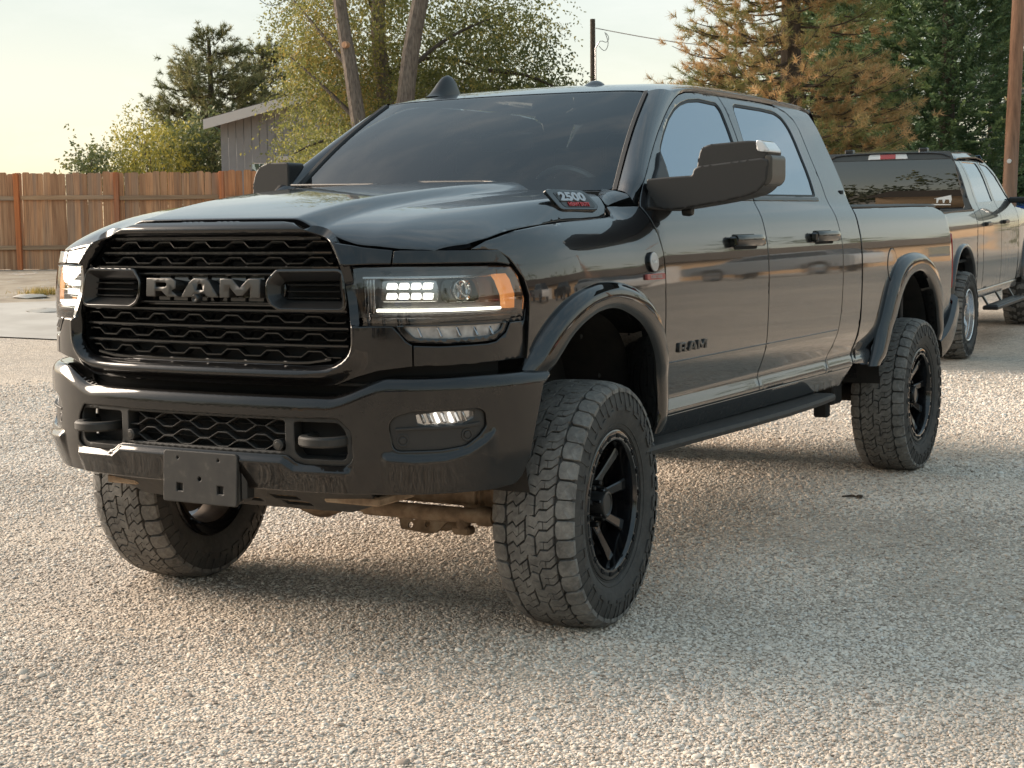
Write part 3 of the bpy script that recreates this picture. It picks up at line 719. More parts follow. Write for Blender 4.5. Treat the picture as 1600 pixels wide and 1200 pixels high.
def arch_mid(o, i, w, n=40): return (1 - w) * resamp(o, n) + w * resamp(i, n)
def sidepart(name, outline, mat, holes=(), off=0, step=.035, parent=None, **k):
    f = offf(side, off) if off else side
    return panel(name, outline, f, mat, parent or truck, holes=holes, step=step, flip=SG[0] < 0 and False, **k)
seamA = [(.575, .690), (.580, .90), (.580, 1.14), (.578, 1.30), (.560, 1.39), (.535, 1.455), (.520, 1.505)]
def B_at(z): return float(np.interp(z, [.58, .68, .723, .898, 1.13, 1.53, 1.80, 1.94, 2.03], [1.655, 1.658, 1.678, 1.705, 1.712, 1.718, 1.850, 1.876, 1.873]))
Cp = [(2.585, .688), (2.62, .723), (2.68, .80), (2.734, .89), (2.765, 1.0), (2.776, 1.13), (2.785, 1.30), (2.775, 1.435), (2.770, 1.56), (2.793, 1.76), (2.812, 1.90)]
doorTopF = [(1.873, 2.020), (1.62, 2.018), (1.48, 2.008), (1.38, 1.990), (1.30, 1.965), (1.20, 1.925), (1.10, 1.878), (.96, 1.806), (.80, 1.715), (.69, 1.648), (.60, 1.590), (.535, 1.545)]
glassF = [(.80, 1.548), (1.715, 1.556), (1.765, 1.72), (1.800, 1.86), (1.815, 1.955), (1.795, 1.982), (1.60, 1.988), (1.46, 1.976), (1.35, 1.955), (1.25, 1.925), (1.14, 1.878), (1.02, 1.812), (.92, 1.750), (.82, 1.66)]
glassR = [(1.795, 1.556), (2.615, 1.562), (2.65, 1.70), (2.672, 1.84), (2.668, 1.91), (2.63, 1.962), (2.56, 1.985), (2.40, 1.992), (2.03, 1.992), (1.985, 1.972), (1.955, 1.90), (1.90, 1.76)]
glassF = roundp(glassF, .02, 3); glassR = roundp(glassR, .025, 3)
zt = np.linspace(.690, 2.0, 24)
frontdoor = [(y + GA, z) for y, z in seamA] + [(y + GA, z) for y, z in doorTopF[::-1][1:-1]] + [(1.873 - GA, 2.020)] + [(B_at(z) - GA, z) for z in zt[::-1]]
reardoor = [(B_at(z) + GA, z) for z in zt] + [(1.873 + GA, 2.020), (2.45, 2.022), (2.62, 2.014), (2.73, 1.990), (2.79, 1.955)] + [(y - GA, z) for y, z in Cp[::-1]]
SEAM_D = lambda z: float(np.interp(z, [.59, .723, .80, .932, 1.225, 1.5], [2.975, 3.045, 3.07, 3.088, 3.094, 3.10]))
quarter = [(y + GA, z) for y, z in Cp] + [(2.79 + 2 * GA, 1.958), (2.73, 1.996), (2.62, 2.020), (2.60, 2.035), (3.06, 2.035), (3.10, 2.0), (3.125, 1.9), (3.13, 1.75), (3.115, 1.60), (3.10, 1.50)] + [(SEAM_D(z) - .009, z) for z in (1.42, 1.225, 1.05, .932, .80, .723, .688)]
upd = float(np.interp(-.46, uy(np.linspace(0, US, 400))[::1], np.linspace(0, US, 400)))   # arc position where the nose reaches y=-.46
fender_arch = arch_mid(archF_o, archF_i, .30)
fender = [(-.668, 1.362), (-.60, 1.386), (-.45, 1.418), (-.30, 1.434), (-.15, 1.445), (.05, 1.453), (.204, 1.459), (.30, 1.466), (.338, 1.482), (.36, 1.502), (.515, 1.505)] + [(y - GA, z) for y, z in seamA[::-1][1:]] + [(.572, .690), (.556, .66)] + [tuple(p) for p in fender_arch[::-1]] + [(-.452, 1.06), (-.447, 1.158), (-.444, 1.205), (-.466, 1.263), (-.522, 1.330), (-.566, 1.356)]
bed_arch = arch_mid(archR_o, archR_i, .30)
bed = [(SEAM_D(z) + .009, z) for z in (.700, .80, .932, 1.225, 1.42)] + [(3.115, 1.505), (3.6, 1.512), (4.2, 1.520), (4.75, 1.526), (4.90, 1.50), (4.985, 1.45), (5.03, 1.37), (5.045, 1.20), (5.04, 1.03), (5.01, .90), (4.95, .78), (4.93, .74), (4.72, .72)] + [tuple(p) for p in bed_arch[::-1]] + [(3.20, .690)]
for SG[0] in (1, -1):
    sidepart('front_fender', fender, 'paint')
    d = sidepart('front_door', frontdoor, 'paint', holes=[glassF])
    d2 = sidepart('rear_door', reardoor, 'paint', holes=[glassR])
    sidepart('cab_corner', quarter, 'paint')
    sidepart('bed_side', bed, 'paint', step=.04)
    for dd, gl in ((d, glassF), (d2, glassR)):
        g_ = sidepart('side_window', [tuple(p) for p in inset(gl, -.004)], 'glass_dark', off=-.007, parent=dd, thick=.004, edge=0, step=.06)
        o_ = sidepart('window_seal', [tuple(p) for p in inset(gl, -.001)], 'rubber_trim', holes=[[tuple(p) for p in inset(gl, .011)]], off=-.003, parent=dd, thick=.004, edge=.002, step=.05, estep=.03)
    # belt moulding
    sidepart('belt_moulding', [(.84, 1.528), (1.712, 1.534), (1.712, 1.552), (.84, 1.546)], 'satin', off=.005, parent=d, thick=.008)
    sidepart('belt_moulding', [(1.724, 1.534), (2.63, 1.540), (2.632, 1.558), (1.724, 1.552)], 'satin', off=.005, parent=d2, thick=.008)
    # lower body crease line (a groove along the doors)
    for pp, a, b in ((d, .60, 1.70), (d2, 1.715, 2.715)):
        g = Geo(); yy = np.linspace(a, b, 24); P = side(yy, .897 + 0 * yy) + [.0006, 0, 0]; g.sweep(P, np.array([1., 0, 0]), np.array([0, 0, 1.]), [(0, -.0022), (.0016, 0), (0, .0022)]); g.build('crease_line', 'gloss', pp)
    # rocker
    rk = panel('rocker_panel', [(.556, .600), (2.93, .592), (2.99, .66), (3.02, .690), (2.98, .684), (.565, .684)], offf(side, -.004), 'paint', truck, step=.03)
    # flares: swept over the arch
    for nm, o_, i_, n in (('front_arch_flare', archF_o, archF_i, 64), ('rear_arch_flare', archR_o, archR_i, 64)):
        O = resamp(o_, n); I = resamp(i_, n); Gd = []
        zf = lambda z: np.maximum(z, .86)
        for t, bo in ((-.02, -.012), (.0, .010), (.05, .024), (.16, .032), (.22, .041), (.30, .044), (.60, .046), (.86, .043), (.97, .036), (1.0, .024), (1.0, -.03), (.985, -.09)):
            P = O + (I - O) * t; S = side(P[:, 0], zf(P[:, 1])); fade = sstep(.0, .05, np.linspace(0, 1, n)) * sstep(.0, .03, 1 - np.linspace(0, 1, n)) * .35 + .65
            bo_ = bo * fade if bo > 0 else bo; Gd.append(np.stack([S[:, 0] + bo_, P[:, 0], P[:, 1]], -1))
        fl = grid(nm, Gd, 'gloss', truck, flip=False)
    # wheel housings
    for cy, zz in ((.03, .70), (4.06, .70)):
        Gd = []
        for x in (.60, .955):
            a = np.linspace(-.35, math.pi + .35, 40); Gd.append(np.stack([np.full(40, x), cy + .50 * np.cos(a), zz + .455 * np.sin(a)], -1))
        wh = grid('wheel_housing', Gd, 'liner', truck, flip=True)
        g = Geo(); a = np.linspace(-.35, math.pi + .35, 40)
        V = [(.60, cy, zz)] + [(.60, cy + .50 * math.cos(t), zz + .455 * math.sin(t)) for t in a]; g.add(V, [(0, i + 1, i + 2) for i in range(39)]); g.build('inner_liner', 'liner', wh)
        for (yy, z2) in ((cy + .25, 1.02), (cy + .40, .86), (cy + .43, .74), (cy + .12, 1.10)):
            f_ = Geo(); f_.lathe([(.80, .0), (.80, .010), (.803, .008), (.803, 0)], 8, 0, c=(0, 0, 0)); 
            nv = np.array(f_.V) * 1.0; nv[:, 1] += yy - .03; nv[:, 2] += z2; f_.V = [tuple(v) for v in nv]; f_.build('liner_clip', 'plastic_dusty', wh)
    # door handles
    for (y0, y1, zc), dd in (((1.262, 1.640, 1.358), d), ((2.318, 2.700, 1.366), d2)):
        # recessed pocket
        sidepart('handle_pocket', roundp([(y0 + .04, zc - .035), (y1 - .06, zc - .035), (y1 - .06, zc + .03), (y0 + .04, zc + .03)], .02), 'dark', off=.0012, parent=dd, thick=0, edge=0)
        g = Geo(); yy = np.linspace(y0 + .02, y1 - .035, 16); xb = side(yy, zc + 0 * yy)[:, 0]; u = np.linspace(-1, 1, 16)
        P = np.stack([xb + .040 - .018 * np.abs(u) ** 4, yy, zc + .004 + 0 * yy], -1)
        g.sweep(P, np.array([1., 0, 0]), np.array([0, 0, 1.]), [(-.013, -.022), (.004, -.024), (.011, -.012), (.013, .010), (.006, .023), (-.010, .024)])
        h = g.build('door_handle', 'gloss', dd, angle=50)
        g = Geo(); g.cbox((float(xb[0]) + .014, y0 + .022, zc), (.036, .042, .044), .008); g.build('handle_mount', 'gloss', h); g = Geo(); g.cbox((float(xb[-1]) + .014, y1 - .042, zc), (.036, .05, .044), .008); g.build('handle_mount', 'gloss', h)
    # running board
    g = Geo(); P = np.array([(1.045, .30, .592), (1.052, .50, .592), (1.052, 2.35, .578), (1.040, 2.55, .578)]); P = resamp(P, 20)
    g.sweep(P, np.array([1., 0, 0]), np.array([0, 0, 1.]), [(-.20, -.012), (-.02, -.024), (-.004, -.018), (0, -.002), (-.006, .012), (-.03, .016), (-.19, .010)])
    rb = g.build('running_board', 'plastic_dusty', truck, angle=30)
    for y in (.75, 1.55, 2.30):
        g = Geo(); g.sweep(np.array([(.86, y, .535), (.78, y, .62), (.70, y, .66)]), np.array([0, 1., 0]), np.array([0, 0, 1.]), [(-.03, -.015), (.03, -.015), (.03, .015), (-.03, .015)]); g.build('board_bracket', 'satin', rb, fix=True)
    # mirrors
    mz = 0
    if SG[0] > 0:
        sail = sidepart('mirror_mount', [(.545, 1.493), (.70, 1.488), (.80, 1.53), (.845, 1.60), (.865, 1.66), (.875, 1.722), (.84, 1.70), (.79, 1.66), (.60, 1.545)], 'plastic', off=.012, thick=.02, edge=.006)
        def prism(name, outl, y0, y1, mat, parent, b=.02):
            outl = [(1 + (a - 1) * .945, b_) for a, b_ in outl]; y1 = y0 + (y1 - y0) * .8
            return panel(name, outl, planef((0, y0, 0), (1, 0, 0), (0, 0, 1)), mat, parent, step=.02, estep=.008, thick=y1 - y0, edge=min(.008, b), drop=min(.006, b * .7))
        arm = prism('mirror_arm', roundp([(.915, 1.500), (1.02, 1.488), (1.14, 1.503), (1.27, 1.522), (1.375, 1.545), (1.420, 1.585), (1.428, 1.668), (1.40, 1.676), (1.13, 1.652), (1.108, 1.640), (1.104, 1.618), (.99, 1.614), (.90, 1.608)], [.02, .03, .05, .05, .03, .04, .01, .01, .01, .01, .01, .02, .012]), .60, .80, 'plastic', truck)
        hd = prism('mirror_head', roundp([(1.118, 1.640), (1.405, 1.664), (1.428, 1.700), (1.395, 1.735), (1.345, 1.742), (1.17, 1.733), (1.135, 1.718)], [.005, .01, .03, .03, .03, .03, .03]), .608, .79, 'plastic', arm)
        prism('side_marker', roundp([(1.378, 1.702), (1.430, 1.696), (1.428, 1.708), (1.402, 1.738), (1.374, 1.744)], .010), .600, .76, 'white_lens', arm, b=.008)
        prism('mirror_end_cap', roundp([(1.405, 1.565), (1.440, 1.590), (1.440, 1.686), (1.408, 1.690)], .02), .606, .79, 'mirror_cap', arm, b=.012)
        g = Geo(); g.cbox((1.245, .757, 1.63), (.20, .012, .14), .006); g.build('mirror_glass', 'chrome', arm)
        g = Geo(); g.sweep(np.array([(.93, .66, 1.53), (1.0, .67, 1.53), (1.06, .68, 1.545)]), np.array([0, 1., 0]), np.array([0, 0, 1.]), [(-.06, -.035), (.09, -.045), (.10, .035), (-.05, .045)]); g.build('mirror_foot', 'plastic', arm, fix=True)
        g = Geo(); g.lathe([(1.02, 0), (1.02, .018), (1.045, .021), (1.06, .016), (1.065, 0)], 16, 0); nv = np.array(g.V); nv[:, 1] += .70; nv[:, 2] += 1.484; g.V = [tuple(v) for v in nv]; g.build('puddle_lamp', 'plastic', arm)
    else:
        sidepart('mirror_mount', [(.545, 1.493), (.70, 1.488), (.80, 1.53), (.845, 1.60), (.865, 1.66), (.875, 1.722), (.84, 1.70), (.79, 1.66), (.60, 1.545)], 'plastic', off=.012, thick=.02, edge=.006)
        arm = prism('mirror_head', roundp([(.80, 1.50), (1.02, 1.50), (1.01, 1.65), (.985, 1.70), (.93, 1.722), (.80, 1.722)], [.02, .03, .03, .03, .03, .02]), .60, .74, 'plastic', truck)
SG[0] = 1
# right side badges on the left door: word and marque
def word(name, x0, z0, w, h, mat, parent, f, depth, edge=.0015):
    Rp = [(0, 0), (.30, 0), (.30, .30), (.50, .30), (.68, 0), (1.04, 0), (.80, .34), (.95, .46), (.95, .86), (.80, 1), (0, 1)]; Rh = [(.30, .52), (.30, .78), (.60, .78), (.65, .73), (.65, .57), (.60, .52)]
    Ap = [(0, 0), (.29, 0), (.35, .16), (.65, .16), (.71, 0), (1, 0), (.74, .88), (.66, 1), (.34, 1), (.26, .88)]; Ah = [(.41, .38), (.59, .38), (.54, .72), (.46, .72)]
    Mp = [(0, 0), (.24, 0), (.24, .56), (.43, .10), (.57, .10), (.76, .56), (.76, 0), (1, 0), (1, 1), (.70, 1), (.50, .52), (.30, 1), (0, 1)]
    for P, H, o, ww in ((Rp, [Rh], 0, .29), (Ap, [Ah], .325, .33), (Mp, [], .665, .335)):
        tr = lambda q: [(x0 + (o + a * ww) * w, z0 + b * h) for a, b in q]
        panel(name, tr(P), f, mat, parent, holes=[tr(q) for q in H], step=.03, thick=depth, edge=edge, drop=edge * .8)
word('door_lettering', .700, .932, .285, .036, 'emblem', [o for o in truck.children if o.name.startswith('front_door')][0], offf(side, .009), .009, .0022)
fd = [o for o in truck.children if o.name.startswith('front_fender')][0]
ring = lambda cy, cz, r, n=28: [(cy + r * math.cos(2 * math.pi * k / n), cz + r * math.sin(2 * math.pi * k / n)) for k in range(n)]
rb_ = panel('round_badge', ring(.462, 1.292, .036), offf(side, .014), 'badge_grey', fd, step=.02, thick=.014, edge=.003)
panel('badge_rim', ring(.462, 1.292, .0385), offf(side, .011), 'gloss', rb_, holes=[ring(.462, 1.292, .033)], step=.02, thick=.011, edge=.001)
textmesh('RAM', .017, 'badge_lettering', 'white_print', rb_, offf(side, .0145), .462, 1.292, depth=.0006, bold=.0006)
sb_ = panel('diesel_badge', roundp([(.395, 1.226), (.556, 1.226), (.556, 1.248), (.395, 1.248)], .006), offf(side, .010), 'badge_redbg', fd, step=.02, thick=.01, edge=.0015)
textmesh('TURBO DIESEL', .0165, 'badge_lettering', 'badge_grey', sb_, offf(side, .0104), .4755, 1.2365, depth=.0006, bold=.0003)
# fuel door, side marker on the bed
bl = [o for o in truck.children if o.name.startswith('bed_side')][0]
panel('fuel_door', ring(3.64, 1.20, .088), offf(side, .0028), 'paint', bl, step=.03, thick=.004, edge=.003)
panel('fuel_door_ring', ring(3.64, 1.20, .0935), offf(side, .0012), 'dark', bl, holes=[ring(3.64, 1.20, .0855)], step=.03, thick=0, edge=0)
panel('mud_vent', roundp([(3.06, .765), (3.20, .765), (3.21, .80), (3.14, .805)], .015), offf(side, .003), 'satin', bl, step=.03, thick=.004, edge=.002)
for SG[0] in (1, -1):
    tl = panel('tail_light', roundp([(4.985, 1.02), (5.035, 1.02), (5.045, 1.36), (4.975, 1.36)], .015), offf(side, .010), 'red_lens', truck, step=.03, thick=.03, edge=.004)
    g = Geo(); P = np.array([(.985, 4.71, .66), (1.0, 4.80, .70), (1.005, 4.95, .80), (.99, 5.09, .91)]); P = resamp(P, 14)
    g.sweep(P, np.array([1., 0, 0]), np.array([0, .45, -.9]), [(-.12, -.075), (.0, -.075), (.024, -.05), (.026, .0), (.02, .06), (-.02, .08), (-.12, .08)]); g.build('rear_bumper_end', 'gloss', truck, angle=35, fix=True)
    # bed rail cap
    g = Geo(); P = np.array([(.905, 3.12, 1.515), (.902, 3.8, 1.523), (.897, 4.5, 1.530), (.885, 4.88, 1.529), (.85, 5.0, 1.525)]); P = resamp(P, 20)
    g.sweep(P, np.array([1., 0, 0]), np.array([0, 0, 1.]), [(-.07, -.02), (.022, -.014), (.027, .0), (.018, .010), (-.06, .012)]); g.build('bed_rail_cap', 'plastic', truck, fix=True)
SG[0] = 1
# ---------- roof, pillars, windshield ----------
_rz = spl([1.10, 1.22, 1.40, 1.60, 2.0, 2.5, 2.9, 3.10, 3.18], [2.003, 2.030, 2.058, 2.074, 2.090, 2.092, 2.080, 2.058, 2.040])
def roofz(x, y):
    u = np.abs(np.asarray(x, float)); z = _rz(np.asarray(y, float)) + 0 * u
    return z - .020 * (u / .7) ** 2.0 - .034 * np.clip((u - .50) / .195, 0, 1.2) ** 2.6 * np.clip((z - 1.99) / .09, .35, 1)
def rooff(x, y): return np.stack([np.asarray(x, float) + 0 * y, np.asarray(y, float) + 0 * x, roofz(x, y)], -1)
frontline = lambda x: 1.095 + .062 * (x / .66) ** 2
roofo = [(x, float(frontline(x)) + .012) for x in np.linspace(-.655, .655, 25)] + [(.672, 1.26), (.680, 1.42), (.684, 1.7), (.686, 2.4), (.684, 3.0), (.674, 3.10), (.63, 3.165), (.4, 3.18), (-.4, 3.18), (-.63, 3.165), (-.674, 3.10), (-.684, 3.0), (-.686, 2.4), (-.684, 1.7), (-.680, 1.42), (-.672, 1.26)]
panel('roof', roofo, rooff, 'paint', truck, step=.05, thick=.02)
def wsf(x, t):
    x = np.asarray(x, float); t = np.asarray(t, float); w = .775 + (.652 - .775) * t; xx = x * w
    yb = .475 + .130 * (x ** 2); yt = 1.090 + .064 * (x ** 2); bow = .028 * np.sin(np.pi * t)
    zz = 1.590 + (1.999 - 1.590) * t + bow * .7 * (1) - .0 * x
    zt = roofz(.652 * x, 1.10 + .06 * x ** 2) - .004
    zz = 1.592 + (zt - 1.592) * t + bow * .62
    return np.stack([xx, yb + (yt - yb) * t - bow * .45, zz + 0 * x], -1)
ws = panel('windshield', roundp([(-1, -.05), (1, -.05), (1, 1), (-1, 1)], .05, 4), wsf, 'windshield', truck, step=.07, thick=0, edge=0, drop=0)
panel('windshield_frit', roundp([(-1.012, -.06), (1.012, -.06), (1.012, 1.006), (-1.012, 1.006)], .05, 4), offf(wsf, -.004), 'dark', ws, holes=[roundp([(-.965, .07), (.965, .07), (.965, .955), (-.965, .955)], .10, 5)], step=.05, thick=0, edge=0)
for SG[0] in (1, -1):
    n = 28; t = np.linspace(-.06, 1.0, n); A = wsf(np.full(n, 1.006), t) + [0, 0, .002]
    B = side(np.interp(t, [-.06, 0, .1, .25, .45, .65, .85, 1.0], [.500, .535, .60, .72, .93, 1.11, 1.27, 1.37]) , 0 * t)  # placeholder rows
    ys = np.interp(t, [-.06, 0, .08, .2, .4, .6, .8, .93, 1.0], [.500, .530, .59, .685, .875, 1.06, 1.20, 1.29, 1.36]); zs = np.interp(ys, [q[0] for q in doorTopF[::-1]], [q[1] for q in doorTopF[::-1]]) + .004
    zs[ys < .54] = 1.548 - (.54 - ys[ys < .54]) * 1.0
    B = side(ys, zs); G_ = []
    out = np.array([.55, -.62, .55]); out /= np.linalg.norm(out)
    for k, w in enumerate(np.linspace(0, 1, 9)): G_.append(A + (B - A) * w + out * .030 * math.sin(math.pi * w) ** .8)
    grid('windshield_pillar', G_, 'paint', truck)
    g = Geo(); g.sweep(wsf(np.full(n, .995), t), np.array([1., 0, 0]), out, [(-.006, 0), (.012, 0), (.012, .012), (-.004, .010)]); g.build('pillar_seal', 'rubber_trim', truck, fix=True)
    # cant rail between door tops and roof
    yy = np.linspace(1.24, 3.12, 40); zd = np.interp(yy, [1.24, 1.30, 1.38, 1.48, 1.62, 1.873, 2.45, 2.62, 2.73, 3.05, 3.10], [1.944, 1.965, 1.990, 2.008, 2.018, 2.020, 2.022, 2.02, 2.03, 2.03, 2.0]) + .004
    A = side(yy, zd); xr = np.interp(yy, [1.24, 1.42, 1.7, 2.9, 3.10], [.668, .679, .683, .683, .672]); B = np.stack([xr, yy, roofz(xr, yy)], -1)
    up = np.array([.7, 0, .7]); G_ = [A + (B - A) * w + up * .012 * math.sin(math.pi * w) for w in np.linspace(0, 1, 6)]
    grid('cant_rail', G_, 'paint', truck)
    # cowl corner between hood, fender and pillar
    cw = [(.30, 1.468), (.338, 1.484), (.36, 1.502), (.515, 1.507), (.53, 1.545), (.47, 1.56)]
SG[0] = 1
# front cowl corner patches and cowl screen
for SG[0] in (1, -1):
    n = 10; u = np.linspace(0, 1, n)
    A = side(.36 + u * .165, 1.503 + u * .040); h0_ = hood(np.array([.83]), np.array([.335]))[0]; B = h0_ + (np.array([.775, .485, 1.572]) - h0_) * u[:, None]
    G_ = [A + (B - A) * w + np.array([.4, -.1, .9]) * .004 * math.sin(math.pi * w) for w in np.linspace(0, 1, 8)]
    grid('cowl_corner', G_, 'paint', truck)
SG[0] = 1
g = Geo(); xs = np.linspace(-.80, .80, 21); P = np.stack([xs, .40 + .10 * (xs / .8) ** 2, np.full(21, 1.560)], -1)
g.sweep(P, np.array([0, 1., 0]), np.array([0, 0, 1.]), [(-.09, -.02), (.14, -.01), (.14, .008), (-.09, .0)]); g.build('cowl_screen', 'satin', truck, fix=True)
for x0, x1 in ((-.15, -.62), (.40, -.02)):
    g = Geo(); P = np.array([(x0, .395, 1.588), (x0 - .10, .46, 1.606), (x1, .51 + .02, 1.614)]); g.tube(P, [.012, .008, .006], 8); g.cbox((x0, .39, 1.583), (.03, .03, .016), .005); g.tube([(x0 - .12, .465, 1.610), (x1 - .12, .525, 1.618)], .006, 6)
    g.build('wiper', 'satin', truck, fix=True)
# back of the cab, cab floor, interior
g = Geo(); g.add([(-.90, 3.12, 1.50), (.90, 3.12, 1.50), (.69, 3.15, 2.03), (-.69, 3.15, 2.03), (-.98, 3.09, .62), (.98, 3.09, .62)], [(0, 1, 2, 3), (4, 5, 1, 0)]); rw = g.build('cab_back', 'paint', truck)
g = Geo(); g.cbox((0, 3.165, 1.79), (1.20, .02, .34), .008); g.build('rear_window', 'glass_dark', rw)
g = Geo(); g.box((0, 1.85, .70), (1.86, 2.50, .12)); g.box((0, .62, 1.12), (1.78, .06, .80)); g.box((0, 3.05, 1.15), (1.80, .05, .90)); g.box((0, 4.08, .98), (1.02, 1.95, .5)); g.box((0, 4.08, 1.10), (1.86, .08, .70)); g.build('cab_floor', 'dark', truck, angle=None)
g = Geo(); P = np.array([(-.78, .70, 1.53), (0, .62, 1.55), (.78, .70, 1.53)]); P = resamp(P, 15); g.sweep(P, np.array([0, 1., 0]), np.array([0, 0, 1.]), [(-.22, -.02), (.10, -.04), (.22, .0), (.26, -.12), (.2, -.3), (-.2, -.3)]); ds = g.build('dashboard', 'dash', truck, fix=True)
g = Geo(); n = 36; cc = np.array([.38, 1.00, 1.50]); ax = np.array([0, .90, .44]); ax /= np.linalg.norm(ax); e1 = np.array([1., 0, 0]); e2 = np.cross(ax, e1)
P = np.array([cc + .19 * (math.cos(2 * math.pi * k / n) * e1 + math.sin(2 * math.pi * k / n) * e2) for k in range(n + 1)]); g.tube(P, .016, 8, cap=False); g.cbox(tuple(cc), (.34, .05, .05), .01); g.tube([cc, cc - ax * .25], .03, 8); g.build('steering_wheel', 'badge_grey', ds)
for x, y in ((-.40, 1.55), (.40, 1.55), (-.42, 2.6), (0, 2.6), (.42, 2.6)):
    s_ = Geo(); s_.cbox((x, y, 1.35), (.48, .16, .66), .06); s_.cbox((x, y - .22, 1.02), (.50, .52, .16), .05); st = s_.build('seat', 'seat', truck, angle=60)
    h_ = Geo(); h_.cbox((x, y + .02, 1.76), (.26, .11, .18), .045); h_.tube([(x - .06, y, 1.72), (x - .06, y, 1.64)], .008, 6); h_.tube([(x + .06, y, 1.72), (x + .06, y, 1.64)], .008, 6); h_.build('headrest', 'seat', st, angle=60)
g = Geo(); g.cbox((.02, 1.08, 1.80), (.26, .03, .075), .012); g.tube([(.02, 1.08, 1.80), (.02, 1.07, 1.92)], .012, 8); g.build('interior_mirror', 'housing', truck)
g = Geo(); g.cbox((-.02, 1.03, 1.885), (.20, .10, .045), .02, rot=[[1, 0, 0], [0, .8, .6], [0, -.6, .8]]); g.build('sensor_pod', 'dark', truck)
# roof fin and low antenna
def fin(name, x0, x1, y, h, mat, ln=.20):
    Gd = []; zb = float(roofz((x0 + x1) / 2, y)) - .012; xm = (x0 + x1) / 2
    for k, t in enumerate(np.linspace(0, 1, 14)):
        yy = y - ln / 2 + ln * t; hh = h * (np.sin(np.pi / 2 * min(t / .66, 1)) ** 1.5 if t < .66 else max(0, 1 - ((t - .66) / .34) ** 2.6) ** .8)
        hh = max(hh, .001); row = []
        for a in np.linspace(0, math.pi, 13): row.append((xm + (x1 - x0) / 2 * math.cos(a) * (.55 + .45 * math.cos((t - .5) * 2.2)), yy, zb + hh * math.sin(a) ** 1.2))
        Gd.append(row)
    return grid(name, Gd, mat, truck, flip=True)
fin('roof_fin_antenna', -.545, -.455, 1.40, .108, 'satin', .23)
fin('roof_marker_base', .238, .335, 1.40, .034, 'gloss', .12)
# ---------- hood ----------
def hoodedge(x):
    u = abs(x); return float(uy(np.interp(u, ux(np.linspace(0, US, 300)), np.linspace(0, US, 300))))
hx = np.r_[np.linspace(0, .80, 18), .845]
front = [(x, max(hoodedge(x) + .075 - .025 * float(sstep(.33, .60, x)), -.90)) for x in hx]; front[-1] = (.852, -.655)
rs = [(.872, -.56), (.879, -.391), (.886, -.20), (.888, -.086), (.893, .08), (.893, .227), (.888, .285), (.872, .318), (.838, .335)]
rear = [(.79, .32), (.6, .375), (.4, .415), (.2, .43), (0, .435)]
half = front + rs + rear
hoodo = half + [(-x, y) for x, y in half[::-1] if x > 0]
hx_ = [(sg_ * u_, y_) for sg_ in (1, -1) for y_ in np.arange(-.86, .34, .028) for u_ in np.r_[np.arange(.335, .45, .012), np.arange(.70, .886, .011)]] + [(sg_ * u_, float(hoodedge(u_)) + .05 + k_ * .011 + .008) for sg_ in (1, -1) for u_ in np.arange(.34, .85, .014) for k_ in range(1, 9)]
hd_ = panel('hood', hoodo, hood, 'paint', truck, pts_extra=np.array([(float(a), float(b)) for a, b in hx_]), step=.03, estep=.02, thick=.022, edge=.006, drop=.003)
g = Geo(); # vents on the bulge
for s in (-1, 1):
    pass
# hood badge in its bezel on the hood side
for SG[0] in (1,):
    # local tangent frame at the badge
    yc = .085; zc = 1.518
    def bf(y, z):
        y = np.asarray(y, float); z = np.asarray(z, float)
        xs_ = np.linspace(.55, .90, 200)
        zz = hood(xs_[:, None] + 0 * y.ravel()[None], y.ravel()[None] + 0 * xs_[:, None])[..., 2]
        x = np.empty(y.size); zr = np.broadcast_to(z, y.shape).ravel()
        for i in range(y.size): x[i] = np.interp(-zr[i], -zz[:, i], xs_)
        return np.stack([x.reshape(y.shape), y, z + 0 * y], -1)
    ctr = bf(np.array([yc]), np.array([zc]))[0]; p1 = bf(np.array([yc + .12]), np.array([zc]))[0]; p2 = bf(np.array([yc]), np.array([zc + .02]))[0]
    eu = (p1 - ctr) / np.linalg.norm(p1 - ctr) * 1.0; ew = p2 - ctr; ew -= eu * (ew @ eu); ew = ew / np.linalg.norm(ew) + np.array([.0, 0, .9]); ew -= eu * (ew @ eu); ew /= np.linalg.norm(ew); en = np.cross(eu, ew); en *= np.sign(en[0])
    pf = planef(ctr + en * .012, eu * .80, ew * 1.08)
    bz = panel('hood_badge', roundp([(-.20, .036), (-.155, -.034), (-.12, -.040), (.165, -.040), (.20, -.020), (.16, .030), (.13, .040), (-.18, .042)], .01), pf, 'gloss', hd_, step=.05, thick=.012, edge=.004)
    panel('badge_panel', roundp([(-.145, .026), (-.118, -.024), (-.10, -.030), (.155, -.030), (.165, -.018), (.135, .022), (.12, .029), (-.135, .029)], .006), offf(pf, .0012), 'satin', bz, step=.05, thick=.001, edge=0)
    textmesh('2500', .044, 'badge_number', 'badge_grey', bz, offf(pf, .0016), -.008, .0085, depth=.004, bold=.0022, sx=2.55)
    textmesh('HEAVY DUTY', .020, 'badge_lettering', 'badge_red', bz, offf(pf, .0016), .022, -.0195, depth=.003, bold=.0008, sx=1.55)
SG[0] = 1
